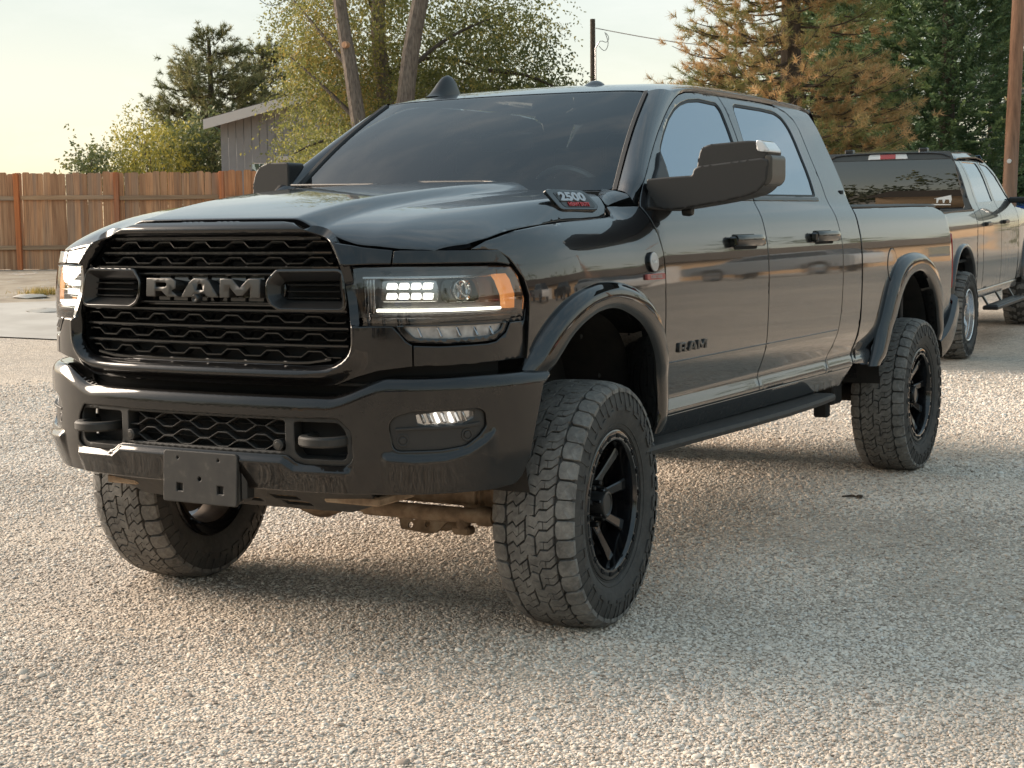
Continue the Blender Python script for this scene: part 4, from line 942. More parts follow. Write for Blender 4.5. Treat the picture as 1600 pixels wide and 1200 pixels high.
# ---------- upper front: nose panel, grille, headlights ----------
grille_hole = [(-.43, 1.405), (.43, 1.405), (.475, 1.395), (.535, 1.315), (.560, 1.24), (.575, 1.15), (.577, 1.06), (.560, 1.03), (.515, 1.003), (.42, .995), (-.42, .995), (-.515, 1.003), (-.560, 1.03), (-.577, 1.06), (-.575, 1.15), (-.560, 1.24), (-.535, 1.315), (-.475, 1.395)]
gh = np.array(roundp(grille_hole, .012, 3))
ghs = np.array(roundp(grille_hole, [.05] * len(grille_hole), 5)); ghs = dens([tuple(p) for p in ghs], .02)
for _ in range(6): ghs = .5 * ghs + .25 * (np.roll(ghs, 1, 0) + np.roll(ghs, -1, 0))
def nose(s, z):
    s = np.asarray(s, float); z = np.asarray(z, float); sh = s.shape; q = np.stack([s.ravel(), z.ravel()], -1); d = pdist(ghs, q).reshape(sh)
    P = upper(s, z)
    # thick rolled frame round the grille opening, fading into the flat of the nose
    b = .040 * np.exp(-((d - .030) / .026) ** 2) + .012 * np.exp(-((d - .0) / .010) ** 2) * -1
    P = P.copy(); P[..., 1] -= b
    return P
hl_top, hl_bot = 1.312, 1.129
# header + frame panel
sstepz = [(0, 1.459), (.30, 1.458), (.345, 1.453), (.38, 1.438), (.42, 1.420), (.47, 1.405), (.53, 1.386), (.60, 1.371), (.66, 1.365), (.702, 1.361)]
rightn = sstepz + [(.702, 1.318), (.60, 1.317), (.548, 1.316), (.562, 1.24), (.590, 1.13), (.600, 1.122), (.712, 1.122), (.735, 1.098), (.757, 1.072), (.774, 1.062), (.774, .995), (.66, .980), (.60, .962), (.52, .930), (.40, .925), (0, .923)]
# the narrow strip between grille and lamp is part of the same frame
nose_out = rightn + [(-s, z) for s, z in rightn[::-1] if s > 0]
for q in range(1): pass
nose_o = panel('nose_panel', nose_out, nose, 'dimmed_paint', truck, holes=[[tuple(p) for p in gh]], step=.013, estep=.013, thick=.03, edge=.004, drop=.002)
for SG[0] in (1, -1):
    # strip above the headlight
    panel('lamp_brow', [(.708, 1.318), (.90, 1.318), (1.09, 1.316), (1.150, 1.308), (1.172, 1.318), (1.125, 1.345), (1.09, 1.356), (.73, 1.360), (.708, 1.358)], upper, 'dimmed_paint', truck, step=.03, thick=.02)
    # panel under the headlight
    fasc = panel('lower_nose', [(.780, .995), (.95, .996), (1.12, .998), (1.26, 1.0), (1.262, 1.06), (1.258, 1.17), (1.236, 1.165), (1.224, 1.122), (1.150, 1.121), (1.128, 1.088), (1.08, 1.062), (1.04, 1.057), (.86, 1.056), (.780, 1.060)], upper, 'dimmed_paint', truck, step=.03, thick=.03)
    # ----- headlight -----
    lens_o = roundp([(.552, 1.308), (.80, 1.309), (1.04, 1.307), (1.155, 1.303), (1.198, 1.270), (1.228, 1.195), (1.218, 1.136), (1.14, 1.132), (.70, 1.131), (.598, 1.133), (.572, 1.22)], .008, 3)
    full = roundp([(.552, 1.308), (.80, 1.309), (1.04, 1.307), (1.155, 1.303), (1.198, 1.270), (1.228, 1.195), (1.218, 1.127), (1.140, 1.124), (1.120, 1.093), (1.075, 1.068), (.89, 1.064), (.761, 1.074), (.742, 1.095), (.722, 1.124), (.60, 1.124), (.572, 1.22)], .006, 3)
    hb = panel('headlight', full, offf(upper, -.075), 'housing', truck, step=.04, thick=0, edge=0)
    # side walls of the housing
    O = dens(full, .03); Gd = [upper(O[:, 0], O[:, 1]), offf(upper, -.075)(O[:, 0], O[:, 1])]; Gd = [np.concatenate([a, a[:1]]) for a in Gd]; grid('housing_wall', Gd, 'housing', hb)
    panel('headlight_lens', lens_o, offf(upper, -.001), 'lens', hb, step=.035, thick=.004, edge=.003)
    # bezel bar between the main lamp and the turn lamp
    panel('lamp_divider', roundp([(.575, 1.146), (.60, 1.120), (1.215, 1.120), (1.222, 1.146), (1.20, 1.150), (.62, 1.150)], .006), offf(upper, -.004), 'gloss', hb, step=.035, thick=.04, edge=.004)
    lamp_in = roundp([(.75, 1.120), (1.118, 1.120), (1.10, 1.098), (1.06, 1.084), (.90, 1.080), (.785, 1.084), (.77, 1.098)], .01)
    panel('turn_lamp_bezel', roundp([(.722, 1.124), (1.138, 1.124), (1.118, 1.090), (1.075, 1.067), (.89, 1.063), (.762, 1.073), (.742, 1.095)], .012), offf(upper, -.002), 'gloss', hb, holes=[lamp_in], step=.03, thick=.02, edge=.004)
    panel('turn_lamp', lamp_in, offf(upper, -.012), 'turn_lens', hb, step=.03, thick=0, edge=0)
    g = Geo()
    for k in range(5):
        s0 = .80 + k * .066; c = offf(upper, -.010)(s0, 1.101); g.cbox(tuple(c), (.006, .010, .034), .002, rot=[[.9, .0, -.45], [0, 1, 0], [.45, 0, .9]])
    g.build('turn_lamp_rib', 'reflector', hb)
    # day light bar
    panel('light_bar', roundp([(.655, 1.1655), (1.130, 1.164), (1.132, 1.171), (1.128, 1.173), (.655, 1.1755)], .003), offf(upper, -.022), 'drl', hb, step=.03, thick=.02, edge=.002)
    panel('light_bar_tray', roundp([(.600, 1.150), (1.205, 1.150), (1.208, 1.166), (1.15, 1.160), (.64, 1.160)], .004), offf(upper, -.012), 'housing', hb, step=.03, thick=.03, edge=.002)
    # two rows of lit cells with dark dividers
    for r_, zc in enumerate((1.252, 1.217)):
        for k in range(4):
            s0 = .682 + k * .0445; pp = [(s0, zc - .0115), (s0 + .005, zc + .011), (s0 + .038, zc + .011), (s0 + .042, zc), (s0 + .038, zc - .0115)]
            cell = panel('lamp_cell', roundp(pp, .004, 2), offf(upper, -.045), 'lamp_white', hb, step=.03, thick=.02, edge=.002)
    panel('cell_bezel', roundp([(.664, 1.196), (.872, 1.196), (.884, 1.234), (.872, 1.272), (.664, 1.272)], .01), offf(upper, -.052), 'reflector', hb, step=.03, thick=.015, edge=.003)
    panel('reflector_shelf', roundp([(.60, 1.276), (1.10, 1.276), (1.10, 1.284), (.60, 1.284)], .003), offf(upper, -.035), 'reflector', hb, step=.03, thick=.03, edge=.001)
    # projector bowl
    for rr, mt, of in ((.046, 'reflector', -.060), (.033, 'chrome', -.05), (.024, 'lens', -.03)):
        cx = .975; cz = 1.236
        def bowl(u, v, rr=rr, of=of): 
            P = offf(upper, of)(cx + np.asarray(u, float), cz + np.asarray(v, float)); d = (np.hypot(u, v) / rr) ** 2; P = P.copy(); P[..., 1] += (1 - d) * (.018 if rr > .03 else -.014); return P
        panel('projector_lamp', [(rr * math.cos(2 * math.pi * k / 24), rr * math.sin(2 * math.pi * k / 24)) for k in range(24)], bowl, mt, hb, step=.012, thick=.01, edge=.001)
    # inner wall fins beside grille and outer amber
    for k in range(4):
        panel('reflector_fin', [(.596 + k * .013, 1.16), (.604 + k * .013, 1.16), (.600 + k * .013, 1.285), (.592 + k * .013, 1.285)], offf(upper, -.06 + k * .004), 'reflector', hb, step=.05, thick=.01, edge=.001)
    panel('amber_reflector', [(1.098, 1.282), (1.158, 1.282), (1.180, 1.262), (1.203, 1.215), (1.200, 1.166), (1.148, 1.166), (1.145, 1.215), (1.120, 1.262)], offf(upper, -.020), 'amber', hb, step=.03, thick=.02, edge=.003)
    panel('projector_surround', roundp([(.905, 1.19), (1.055, 1.19), (1.068, 1.235), (1.05, 1.275), (.90, 1.275), (.890, 1.23)], .02), offf(upper, -.058), 'gloss', hb, holes=[[(.975 + .044 * math.cos(2 * math.pi * k / 20), 1.236 + .036 * math.sin(2 * math.pi * k / 20)) for k in range(20)]], step=.03, thick=.015, edge=.003)
SG[0] = 1
# ----- grille -----
def gw(z): return float(np.interp(z, [.995, 1.003, 1.03, 1.06, 1.15, 1.24, 1.315, 1.395, 1.405], [.40, .505, .548, .566, .564, .550, .524, .468, .44]))
back = panel('grille', [tuple(p) for p in gh], offf(upper, -.085), 'dark', truck, step=.06, thick=0, edge=0)
O = dens(gh, .03); Gd = [nose(O[:, 0], O[:, 1]) + [0, .012, 0], offf(upper, -.085)(O[:, 0], O[:, 1])]; grid('grille_wall', [np.concatenate([a, a[:1]]) for a in Gd], 'gloss', back)
def bar(name, pts, h, d, off, mat='grille_bar', parent=None, ch=.0035):
    """moulded bar following the nose: pts (s,z); front face h tall, d deep, off behind the surface"""
    pts = np.asarray(pts, float); P = offf(upper, -off)(pts[:, 0], pts[:, 1])
    e = 1e-3; nn = offf(upper, 1.)(pts[:, 0], pts[:, 1]) - upper(pts[:, 0], pts[:, 1])
    g = Geo(); g.sweep(P, np.array([0, 0, 1.]), -nn, [(h / 2 - ch * .6, 0), (h / 2, ch), (h / 2, d), (-h / 2, d), (-h / 2, ch), (-h / 2 + ch, 0)]); return g.build(name, mat, parent or back, angle=28)
def wavepts(z0, amp, per, ph, w, inv=1, flat=.30, slope=.16):
    s = np.arange(-w, w, .004); s = np.r_[s, w]; t = ((s / per + ph) % 1.0); y = np.empty_like(t)
    # trapezoid: up flat, slope, low flat, slope
    y = np.interp(t, [0, flat, flat + slope, 1 - slope, 1.0], [1, 1, -1, -1, 1]); return np.stack([s, z0 + inv * amp * y], -1)
PER = .160; PH = .43
for z0, w_ in ((1.386, None), (1.333, None), (1.140, None), (1.084, None), (1.028, None)):
    w = gw(z0) - .012
    bar('grille_wave', wavepts(z0, .0095, PER, PH, w), .0085, .030, .014)
    if z0 > 1.05: bar('grille_back_wave', wavepts(z0 - .002, .0165, PER, PH + .5, w - .01, inv=1), .006, .02, .046, 'satin')
    # short tabs between
    for k in range(-3, 4):
        s0 = (k - PH + .13) * PER
        if abs(s0) < w - .05: bar('grille_tab', [(s0 - .035, z0 + .020), (s0 + .035, z0 + .020)], .004, .02, .030, 'satin')
for z0 in (1.358, 1.309, 1.167, 1.112, 1.056):
    w = gw(z0) - .004; bar('grille_bar', [(s, z0) for s in np.linspace(-w, w, 41)], .011, .035, .012)
bar('grille_bar', [(s, 1.405) for s in np.linspace(-.44, .44, 31)], .010, .03, .008)
bar('grille_bar', [(-.50, 1.013), (-.42, 1.001)] + [(s, .999) for s in np.linspace(-.38, .38, 25)] + [(.42, 1.001), (.50, 1.013)], .012, .03, .006)
# centre band
panel('centre_band', roundp([(-.30, 1.178), (.30, 1.178), (.315, 1.24), (.30, 1.298), (-.30, 1.298), (-.315, 1.24)], .004), offf(upper, -.040), 'gloss', back, step=.05, thick=.02, edge=.003)
for z0 in (1.286, 1.191): bar('band_rail', [(s, z0) for s in np.linspace(-.31, .31, 25)], .008, .028, .010)
for s0 in (-.235, -.165, -.085, .0, .085, .16, .235):
    for za, zb in ((1.272, 1.284), (1.194, 1.206)): bar('band_rib', [(s0, za), (s0 + .0001, zb)], .004, .02, .03, 'satin')
word('grille_lettering', -.243, 1.209, .486, .061, 'emblem', back, offf(upper, .006), .045, .004)
cm = Geo(); cm.lathe([(0, .016), (.018, .016), (.024, .012), (.024, .006), (.020, 0)], 20, 1)
cV = np.array(cm.V); cV[:, 1] = -cV[:, 1]; c0 = upper(0., 1.2); cV += np.array([-.004, c0[1] - .006, 1.205]); cm.V = [tuple(v) for v in cV]; cm.build('front_camera', 'satin', back, fix=True)
# scoops
for SG[0] in (1, -1):
    # outer edge shape (SG mirrors); inner opening is sunk
    so = roundp([(.303, 1.300), (.532, 1.302), (.552, 1.292), (.566, 1.20), (.562, 1.176), (.545, 1.168), (.318, 1.168), (.285, 1.185), (.268, 1.215), (.268, 1.262)], .010, 3)
    si = roundp([(.335, 1.276), (.515, 1.276), (.527, 1.268), (.534, 1.215), (.520, 1.192), (.350, 1.190), (.320, 1.210), (.318, 1.250)], .008, 3)
    sr = [tuple(p) for p in inset(so, .009)]
    sc = panel('grille_scoop', so, offf(upper, .010), 'gloss', back, holes=[sr], step=.02, estep=.012, thick=.06, edge=.003, drop=.0025)
    O_ = dens(so, .012); a_ = inset(O_, .009); b_ = inset(O_, .034); F0 = offf(upper, .008)(a_[:, 0], a_[:, 1]); F1 = offf(upper, -.030)(b_[:, 0], b_[:, 1]); F2 = offf(upper, -.06)(b_[:, 0], b_[:, 1])
    grid('scoop_throat', [np.concatenate([q, q[:1]]) for q in (F0, F1, F2)], 'satin', sc, angle=30)
    panel('scoop_back', [tuple(p) for p in inset(so, .02)], offf(upper, -.058), 'dark', sc, step=.05, thick=0, edge=0)
    for z0 in (1.254, 1.232, 1.209): bar('scoop_slat', [(s, z0) for s in np.linspace(.332, .528, 9)], .006, .03, .022, parent=sc)
SG[0] = 1
# radiator support panel behind the gap under the nose
panel('gap_filler', [(-.66, .84), (.66, .84), (1.15, .90), (1.15, 1.06), (-1.15, 1.06), (-1.15, .90)], offf(upper, -.055), 'dark', truck, step=.05, thick=.02, edge=0)
for a, b in ((-.60, -.33), (.38, .66)): bar('nose_lower_rail', [(s, .925) for s in np.linspace(a, b, 12)], .012, .03, .045, 'plastic_dusty', parent=nose_o)

# ---------- front bumper ----------
bend = [(1.352, .950), (1.335, .962), (1.335, .964)]
ss = np.linspace(0, 1.335, 60); top = [(s, float(btop(s))) for s in ss]
endl = [(1.350, .955), (1.338, .94), (1.297, .913), (1.270, .83), (1.243, .748), (1.218, .660), (1.20, .615), (1.170, .592), (1.087, .583), (.60, .584), (0, .585)]
half = top + endl
bo = half + [(-s, z) for s, z in half[::-1] if s > 0]
mid = roundp([(-.575, .790), (-.545, .830), (.545, .830), (.590, .790), (.598, .705), (.590, .690), (.570, .676), (.42, .676), (.395, .682), (.362, .706), (-.352, .706), (-.385, .682), (-.41, .676), (-.56, .676), (-.582, .690), (-.588, .705)], .010, 3)
fog = roundp([(.716, .797), (.716, .816), (.735, .838), (.79, .853), (1.012, .855), (1.036, .843), (1.040, .798), (1.013, .768), (.965, .738), (.882, .728), (.745, .727), (.728, .738)], .010, 3)
fogl = [(-s, z) for s, z in fog]
lipm = np.array(roundp([(-.60, .70), (-.575, .660), (-.40, .655), (-.355, .680), (.365, .680), (.405, .655), (.585, .660), (.612, .70), (.612, .66)], .01))
def bump_f(s, z):
    P = bumper(s, z); s = np.asarray(s, float); z = np.asarray(z, float)
    # ledge under the central opening and under the fog lamps: surface steps out, its top face catches the sky
    a = np.abs(s)
    zl = np.interp(a, [0, .345, .385, .58, .62], [.690, .690, .664, .664, .70]); w1 = 1 - sstep(.572, .600, a)
    k1 = .022 * np.exp(-np.clip(zl - z, 0, None) / .06) * sstep(zl + .013, zl - .013, z) * w1
    zf = np.interp(a, [.70, .80, .90, .98, 1.04, 1.07], [.709, .700, .703, .722, .752, .775]); w2 = sstep(.685, .715, a) * (1 - sstep(1.05, 1.09, a))
    k2 = .020 * np.exp(-np.clip(zf - z, 0, None) / .05) * sstep(zf + .016, zf - .014, z) * w2
    P = P.copy(); k = k1 + k2; P[..., 1] -= k * .95; P[..., 0] += k * .3 * np.sign(s)
    return P
bx_ = []
for s_ in np.arange(-.66, .66, .010):
    zl = float(np.interp(abs(s_), [0, .345, .385, .58, .62], [.690, .690, .664, .664, .70])); bx_ += [(s_, zl + d) for d in (-.026, -.016, -.008, -.002, .004, .010)]
for s_ in np.arange(.69, 1.09, .008):
    zf = float(np.interp(s_, [.70, .80, .90, .98, 1.04, 1.07], [.709, .700, .703, .722, .752, .775]))
    for d in (-.026, -.016, -.009, -.002, .005, .012): bx_ += [(s_, zf + d), (-s_, zf + d)]
bx_ += [(s_, float(btop(s_)) - d) for s_ in np.r_[np.arange(-1.3, -.78, .02), np.arange(-.78, -.44, .009), np.arange(-.44, .44, .03), np.arange(.44, .78, .009), np.arange(.78, 1.3, .02)] for d in (.007, .013, .020, .028, .036, .046)]
bm_ = panel('front_bumper', bo, bump_f, 'dimmed_paint', truck, holes=[mid, fog, fogl], pts_extra=np.array([(float(a), float(b)) for a, b in bx_]), step=.017, estep=.017, thick=.03, edge=.005, drop=.002)
# shelf behind the top edge
for _ in (0,):
    s = np.linspace(-1.33, 1.33, 90); t = bumper(s, btop(s)); A = t + [0, 0, -.003]; inn = np.stack([np.sign(s) * -sstep(.5, 1.3, np.abs(s)), np.ones_like(s), 0 * s], -1)
    grid('bumper_top_shelf', [A, A + inn * .05 + [0, 0, .004], A + inn * .09 + [0, 0, -.01]], 'gloss', bm_, flip=True)
# centre insert
ins = panel('lower_grille_frame', [tuple(p) for p in inset(mid, -.003)], offf(bumper, -.010), 'plastic_dusty', bm_, holes=[
    roundp([(-.318, .819), (.345, .819), (.352, .812), (.352, .722), (.345, .716), (-.312, .716), (-.318, .722)], .006, 2),
    roundp([(-.555, .815), (-.350, .815), (-.350, .712), (-.365, .695), (-.545, .692), (-.565, .712), (-.565, .80)], .012, 3),
    roundp([(.385, .815), (.545, .815), (.572, .788), (.577, .712), (.565, .694), (.415, .694), (.388, .715)], .012, 3)], step=.03, thick=.05, edge=.004)
panel('lower_grille_back', [(-.57, .68), (.59, .68), (.59, .83), (-.57, .83)], offf(bumper, -.075), 'dark', ins, step=.1, thick=0, edge=0)
def bbar(name, pts, h, d, off, mat, parent, ch=.002):
    pts = np.asarray(pts, float); P = offf(bumper, -off)(pts[:, 0], pts[:, 1]); nn = offf(bumper, 1.)(pts[:, 0], pts[:, 1]) - bumper(pts[:, 0], pts[:, 1])
    g = Geo(); g.sweep(P, np.array([0, 0, 1.]), -nn, [(h / 2 - ch, 0), (h / 2, ch), (h / 2, d), (-h / 2, d), (-h / 2, ch), (-h / 2 + ch, 0)]); return g.build(name, mat, parent, angle=28)
for k, z0 in enumerate((.8065, .7835, .7535, .7285)):
    s = np.arange(-.316, .350, .005); t = (s / .157 + .02 + .5 * (k // 2 * 0)) % 1.0; y = np.interp(t, [0, .24, .5, .74, 1.0], [1, 1, -1, -1, 1]); inv = (1, -1, 1, -1)[k]
    if k >= 2: y = np.interp((t + .5) % 1, [0, .24, .5, .74, 1.0], [1, 1, -1, -1, 1])
    bbar('mesh_wave', np.stack([s, z0 + inv * y * .0115], -1), .005, .028, .020, 'plastic_dusty', ins)
for z0 in (.795, .768, .741): bbar('mesh_back_bar', [(s, z0) for s in np.linspace(-.316, .35, 20)], .0035, .01, .052, 'plastic_dusty', ins)
def disc(name, fn, s0, z0, r, th, mat, parent, cup=False):
    panel(name, [(s0 + r * math.cos(2 * math.pi * k / 22), z0 + r * math.sin(2 * math.pi * k / 22)) for k in range(22)], fn, mat, parent, step=.02, thick=th, edge=.0025, drop=.002)
for s0 in (-.300, .330):
    disc('parking_sensor', offf(bumper, .000), s0, .738, .0185, .03, 'plastic', ins); disc('sensor_face', offf(bumper, .0025), s0, .738, .0115, .006, 'emblem', ins)
for SG[0] in (1, -1):
    # tow hook: a flat ring standing out of its pocket
    cx = .485; P = []
    for a in np.linspace(-.05, math.pi + .05, 25): P.append((cx + .070 * math.cos(a), -.925 - .085 * math.sin(a) ** .75 if math.sin(a) > 0 else -.925, .757))
    P = [(cx + .072, -.86, .757)] + P + [(cx - .072, -.86, .757)]; P = np.array(P)
    T = np.gradient(P, axis=0); T /= np.linalg.norm(T, axis=1)[:, None]; A = np.cross(T, [0, 0, 1.]); g = Geo()
    g.sweep(P, A, np.array([0, 0, 1.]), [(-.017, -.010), (-.012, -.016), (.012, -.016), (.017, -.010), (.017, .010), (.012, .016), (-.012, .016), (-.017, .010)]); g.build('tow_hook', 'plastic_dusty', truck, angle=30, fix=True)
    g = Geo(); g.cbox((cx, -.865, .765), (.20, .03, .035), .006); g.cbox((cx, -.87, .700), (.21, .05, .02), .004); g.build('hook_bracket', 'dark', truck)
    # fog lamp insert
    lampo = roundp([(.802, .842), (.808, .812), (.830, .806), (.957, .807), (1.000, .826), (1.000, .848), (.884, .850)], .004, 2)
    ff = panel('fog_lamp_bezel', [tuple(p) for p in inset(fog, -.003)], offf(bumper, -.012), 'plastic', bm_, holes=[lampo], step=.025, thick=.03, edge=.006, drop=.004)
    panel('fog_shelf', roundp([(.735, .800), (.80, .803), (.96, .806), (1.018, .812), (1.018, .800), (.96, .796), (.80, .794), (.735, .792)], .003), offf(bumper, -.003), 'plastic', ff, step=.03, thick=.012, edge=.002)
    fl = panel('fog_lamp', [tuple(p) for p in inset(lampo, -.002)], offf(bumper, -.034), 'chrome', ff, step=.02, thick=0, edge=0)
    for k in range(7):
        s0 = .825 + k * .024; c = offf(bumper, -.028)(s0, .829); g = Geo(); g.cbox(tuple(c), (.012, .008, .036), .003, rot=[[.88, .1, -.46], [-.1, .99, 0], [.46, 0, .88]]); g.build('fog_reflector', 'reflector' if k % 2 else 'lamp_white' if k in (2, 4) else 'chrome', fl)
    panel('fog_glass', [tuple(p) for p in inset(lampo, .001)], offf(bumper, -.018), 'lens', fl, step=.03, thick=.003, edge=.001)
    for s0, z0 in ((.759, .761), (.973, .772)):
        panel('sensor_ring', [(s0 + .021 * math.cos(2 * math.pi * k / 22), z0 + .021 * math.sin(2 * math.pi * k / 22)) for k in range(22)], offf(bumper, -.008), 'plastic', ff, holes=[[(s0 + .0145 * math.cos(2 * math.pi * k / 22), z0 + .0145 * math.sin(2 * math.pi * k / 22)) for k in range(22)]], step=.02, thick=.01, edge=.002)
        disc('parking_sensor', offf(bumper, -.007), s0, z0, .0115, .006, 'plastic', ff)
SG[0] = 1
# licence plate bracket
pf = planef((.027, -1.022, .614), (1, .0, .0), (0, .06, 1))
sq = lambda x, z, a: [(x - a, z - a), (x + a, z - a), (x + a, z + a), (x - a, z + a)]
cir = lambda x, z, r: [(x + r * math.cos(2 * math.pi * k / 12), z + r * math.sin(2 * math.pi * k / 12)) for k in range(12)]
pl = panel('plate_bracket', roundp([(-.156, -.083), (-.150, -.086), (.152, -.086), (.157, -.080), (.157, .080), (.150, .086), (-.150, .086), (-.157, .078)], .008), pf, 'plastic_dusty', truck, holes=[sq(-.085, -.035, .013), sq(.088, -.035, .013), cir(-.095, .062, .005), cir(.078, .062, .005), cir(0, -.004, .0075)], step=.02, estep=.012, thick=.012, edge=.004)
g = Geo(); g.cbox((.027, -.985, .60), (.30, .05, .14), .012); g.cbox((.145, -.965, .60), (.10, .06, .12), .012); g.build('bracket_body', 'plastic', pl)
# skid plate
sk = lambda u, v: np.stack([np.asarray(u, float), -.775 - (np.asarray(v, float) - .486) * 1.25 + .10 * np.abs(u) ** 2, np.asarray(v, float) + 0 * u], -1)
slot = lambda x, z: [(x - .055, z + .008), (x + .05, z + .008), (x + .06, z - .008), (x - .045, z - .008)]
panel('skid_plate', [(-.56, .615), (.60, .615), (.585, .530), (.457, .489), (.027, .486), (-.333, .486), (-.453, .491), (-.535, .555)], sk, 'plastic_dusty', truck, holes=[slot(.23, .535), slot(.26, .512), slot(.05, .56), slot(.06, .515)], step=.03, estep=.02, thick=.012, edge=.003)
g = Geo(); g.cbox((.50, -.72, .545), (.22, .22, .03), .006); g.build('frame_horn', 'rust', truck); g = Geo(); g.cbox((-.50, -.72, .545), (.14, .22, .03), .006); g.build('frame_horn', 'rust', truck)
# ---------- axle, steering and suspension ----------
g = Geo(); g.tube([(-.80, 0, .44), (.80, 0, .44)], .050, 16); g.tube([(.60, 0, .44), (.80, 0, .44)], .075, 16)
ax = g.build('front_axle', 'rust', truck)
g = Geo(); n = 16
for k, r in ((-.10, .07), (-.05, .14), (0, .165), (.05, .165), (.10, .13), (.14, .07)): pass
V = []; g.lathe([(-.16, .05), (-.10, .11), (-.02, .145), (.06, .14), (.12, .10), (.17, .055)], 24, 1, c=(-.22, 0, .44)); g.build('differential', 'rust', ax)
g = Geo(); g.tube([(.10, -.17, .388), (.42, -.17, .388), (.63, -.17, .392)], [.030, .030, .027], 14); g.tube([(.63, -.17, .392), (.86, -.17, .40)], .021, 12); g.lathe([(.60, .0), (.60, .036), (.64, .036), (.66, .03), (.66, 0)], 14, 0, c=(0, -.17, .392)); g.tube([(-.85, -.17, .392), (.12, -.17, .388)], .021, 12)
sb2 = g.build('steering_link', 'rust', ax)
g = Geo(); g.tube([(.53, -.17, .40), (.53, -.17, .325)], .026, 12); g.cbox((.53, -.17, .335), (.075, .05, .03), .01); g.build('ball_joint', 'rust', sb2)
g = Geo(); g.cbox((.32, -.10, .455), (.46, .03, .075), .006); g.build('axle_truss', 'rust', ax)
g = Geo(); g.lathe([(.47, .075), (.50, .085), (.56, .085), (.57, .075), (.60, .075), (.61, .09), (.66, .09), (.67, .075), (.80, .07)], 20, 0, c=(0, -.02, .455)); g.build('axle_end', 'rust', ax)
bp = panel('drop_bracket', [(.155, .372), (.185, .292), (.310, .284), (.345, .292), (.395, .345), (.405, .375)], planef((0, -.135, 0), (1, 0, 0), (0, .25, 1)), 'rust', ax, holes=[cir(.225, .31, .011), cir(.235, .338, .011), cir(.30, .318, .011)], step=.04, thick=.01, edge=.002)
panel('drop_bracket', [(.155, .372), (.185, .292), (.310, .284), (.345, .292), (.395, .345), (.405, .375)], planef((.03, -.065, 0), (1, 0, 0), (0, .25, 1)), 'rust', ax, step=.04, thick=.01, edge=.002)
for SG[0] in (1, -1):
    g = Geo(); P = [(.50 + .07 * math.cos(t), .02 + .07 * math.sin(t), .50 + t * .0105) for t in np.linspace(0, 2 * math.pi * 6, 120)]; g.tube(P, .009, 6); g.build('coil_spring', 'steel_dark', truck)
    g = Geo(); g.tube([(.56, .16, .42), (.50, .12, .80)], .03, 12); g.tube([(.50, .12, .80), (.49, .11, .98)], .02, 10); g.build('shock_absorber', 'badge_grey', truck)
    g = Geo(); g.box((.46, 2.1, .62), (.07, 5.6, .14)); g.build('frame_rail', 'liner', truck, angle=None)
    g = Geo(); g.sweep(resamp([(.52, 3.40, .56), (.52, 3.75, .46), (.52, 4.08, .43), (.52, 4.5, .48), (.52, 4.85, .60)], 16), np.array([1., 0, 0]), np.array([0, 0, 1.]), [(-.035, -.03), (.035, -.03), (.035, .03), (-.035, .03)]); g.build('leaf_spring', 'rust', truck, fix=True)
    g = Geo(); g.cbox((.72, 3.42, .50), (.10, .16, .12), .01); g.cbox((.70, 3.36, .44), (.08, .06, .14), .01); g.cbox((.66, 3.50, .56), (.16, .10, .10), .01); g.tube([(.60, 3.55, .42), (.70, 4.0, .60)], .028, 10); g.build('spring_hanger', 'liner', truck)
    g = Geo(); g.tube([(.46, .10, .40), (.44, .95, .56)], .028, 10); g.build('control_arm', 'rust', truck)
    g = Geo(); g.cbox((.70, .0, .44), (.09, .16, .24), .03); g.build('steering_knuckle', 'rust', truck)
SG[0] = 1
g = Geo(); g.tube([(-.80, WB, .44), (.80, WB, .44)], .055, 14); g.lathe([(3.85, .05), (3.93, .14), (4.06, .18), (4.18, .16), (4.24, .06)], 20, 1, c=(0, 0, .44)); g.build('rear_axle', 'liner', truck)
g = Geo(); g.tube([(.0, 1.7, .60), (0, 3.9, .46)], .045, 12); g.tube([(-.05, .1, .62), (-.05, 1.2, .60)], .04, 10); g.box((0, 1.3, .64), (.50, .9, .22)); g.build('driveline', 'liner', truck, angle=30)
g = Geo(); g.add([(-.97, 5.03, .80), (.97, 5.03, .80), (.90, 5.03, 1.52), (-.90, 5.03, 1.52)], [(0, 1, 2, 3)]); g.build('tailgate', 'paint', truck, angle=None)
g = Geo(); g.cbox((0, 5.14, .80), (1.70, .12, .16), .02); g.build('rear_bumper', 'gloss', truck)
g = Geo(); g.box((0, 4.07, .86), (1.1, 1.9, .02)); g.build('bed_floor', 'dark', truck, angle=None)
# ======================================================================
#  SECOND PICKUP, further back: grey, seen from behind and from its right side
# ======================================================================
F0 = np.array([-1.529, 11.563]); fz = float(gz(F0[0] + 1, F0[1]))
ford = thing('pickup_truck', 'grey lifted crew cab pickup with polished wheels and mud tyres parked behind the black one', 'pickup truck', (F0[0], F0[1], fz), R_(2.0), rx=R_(1.25))
def fside(y, z):
    y = np.asarray(y, float); z = np.asarray(z, float)
    x = spl([.5, .7, .95, 1.2, 1.42, 1.50, 1.56, 1.8, 2.0, 2.08], [.955, .985, 1.0, .998, .985, .955, .925, .835, .745, .69])(z) - .06 * np.clip((-1.05 - y) / .12, 0, 1.3) ** 2 - .04 * np.clip(y - 3.2, 0, 2) ** 1.5
    return np.stack([x + 0 * y, y + 0 * z, z + 0 * y], -1)
def arcp(cy, cz, ry, rz, a0=0, a1=180, n=22): return [(cy + ry * math.cos(R_(a0 + (a1 - a0) * k / n)), cz + rz * math.sin(R_(a0 + (a1 - a0) * k / n))) for k in range(n + 1)]
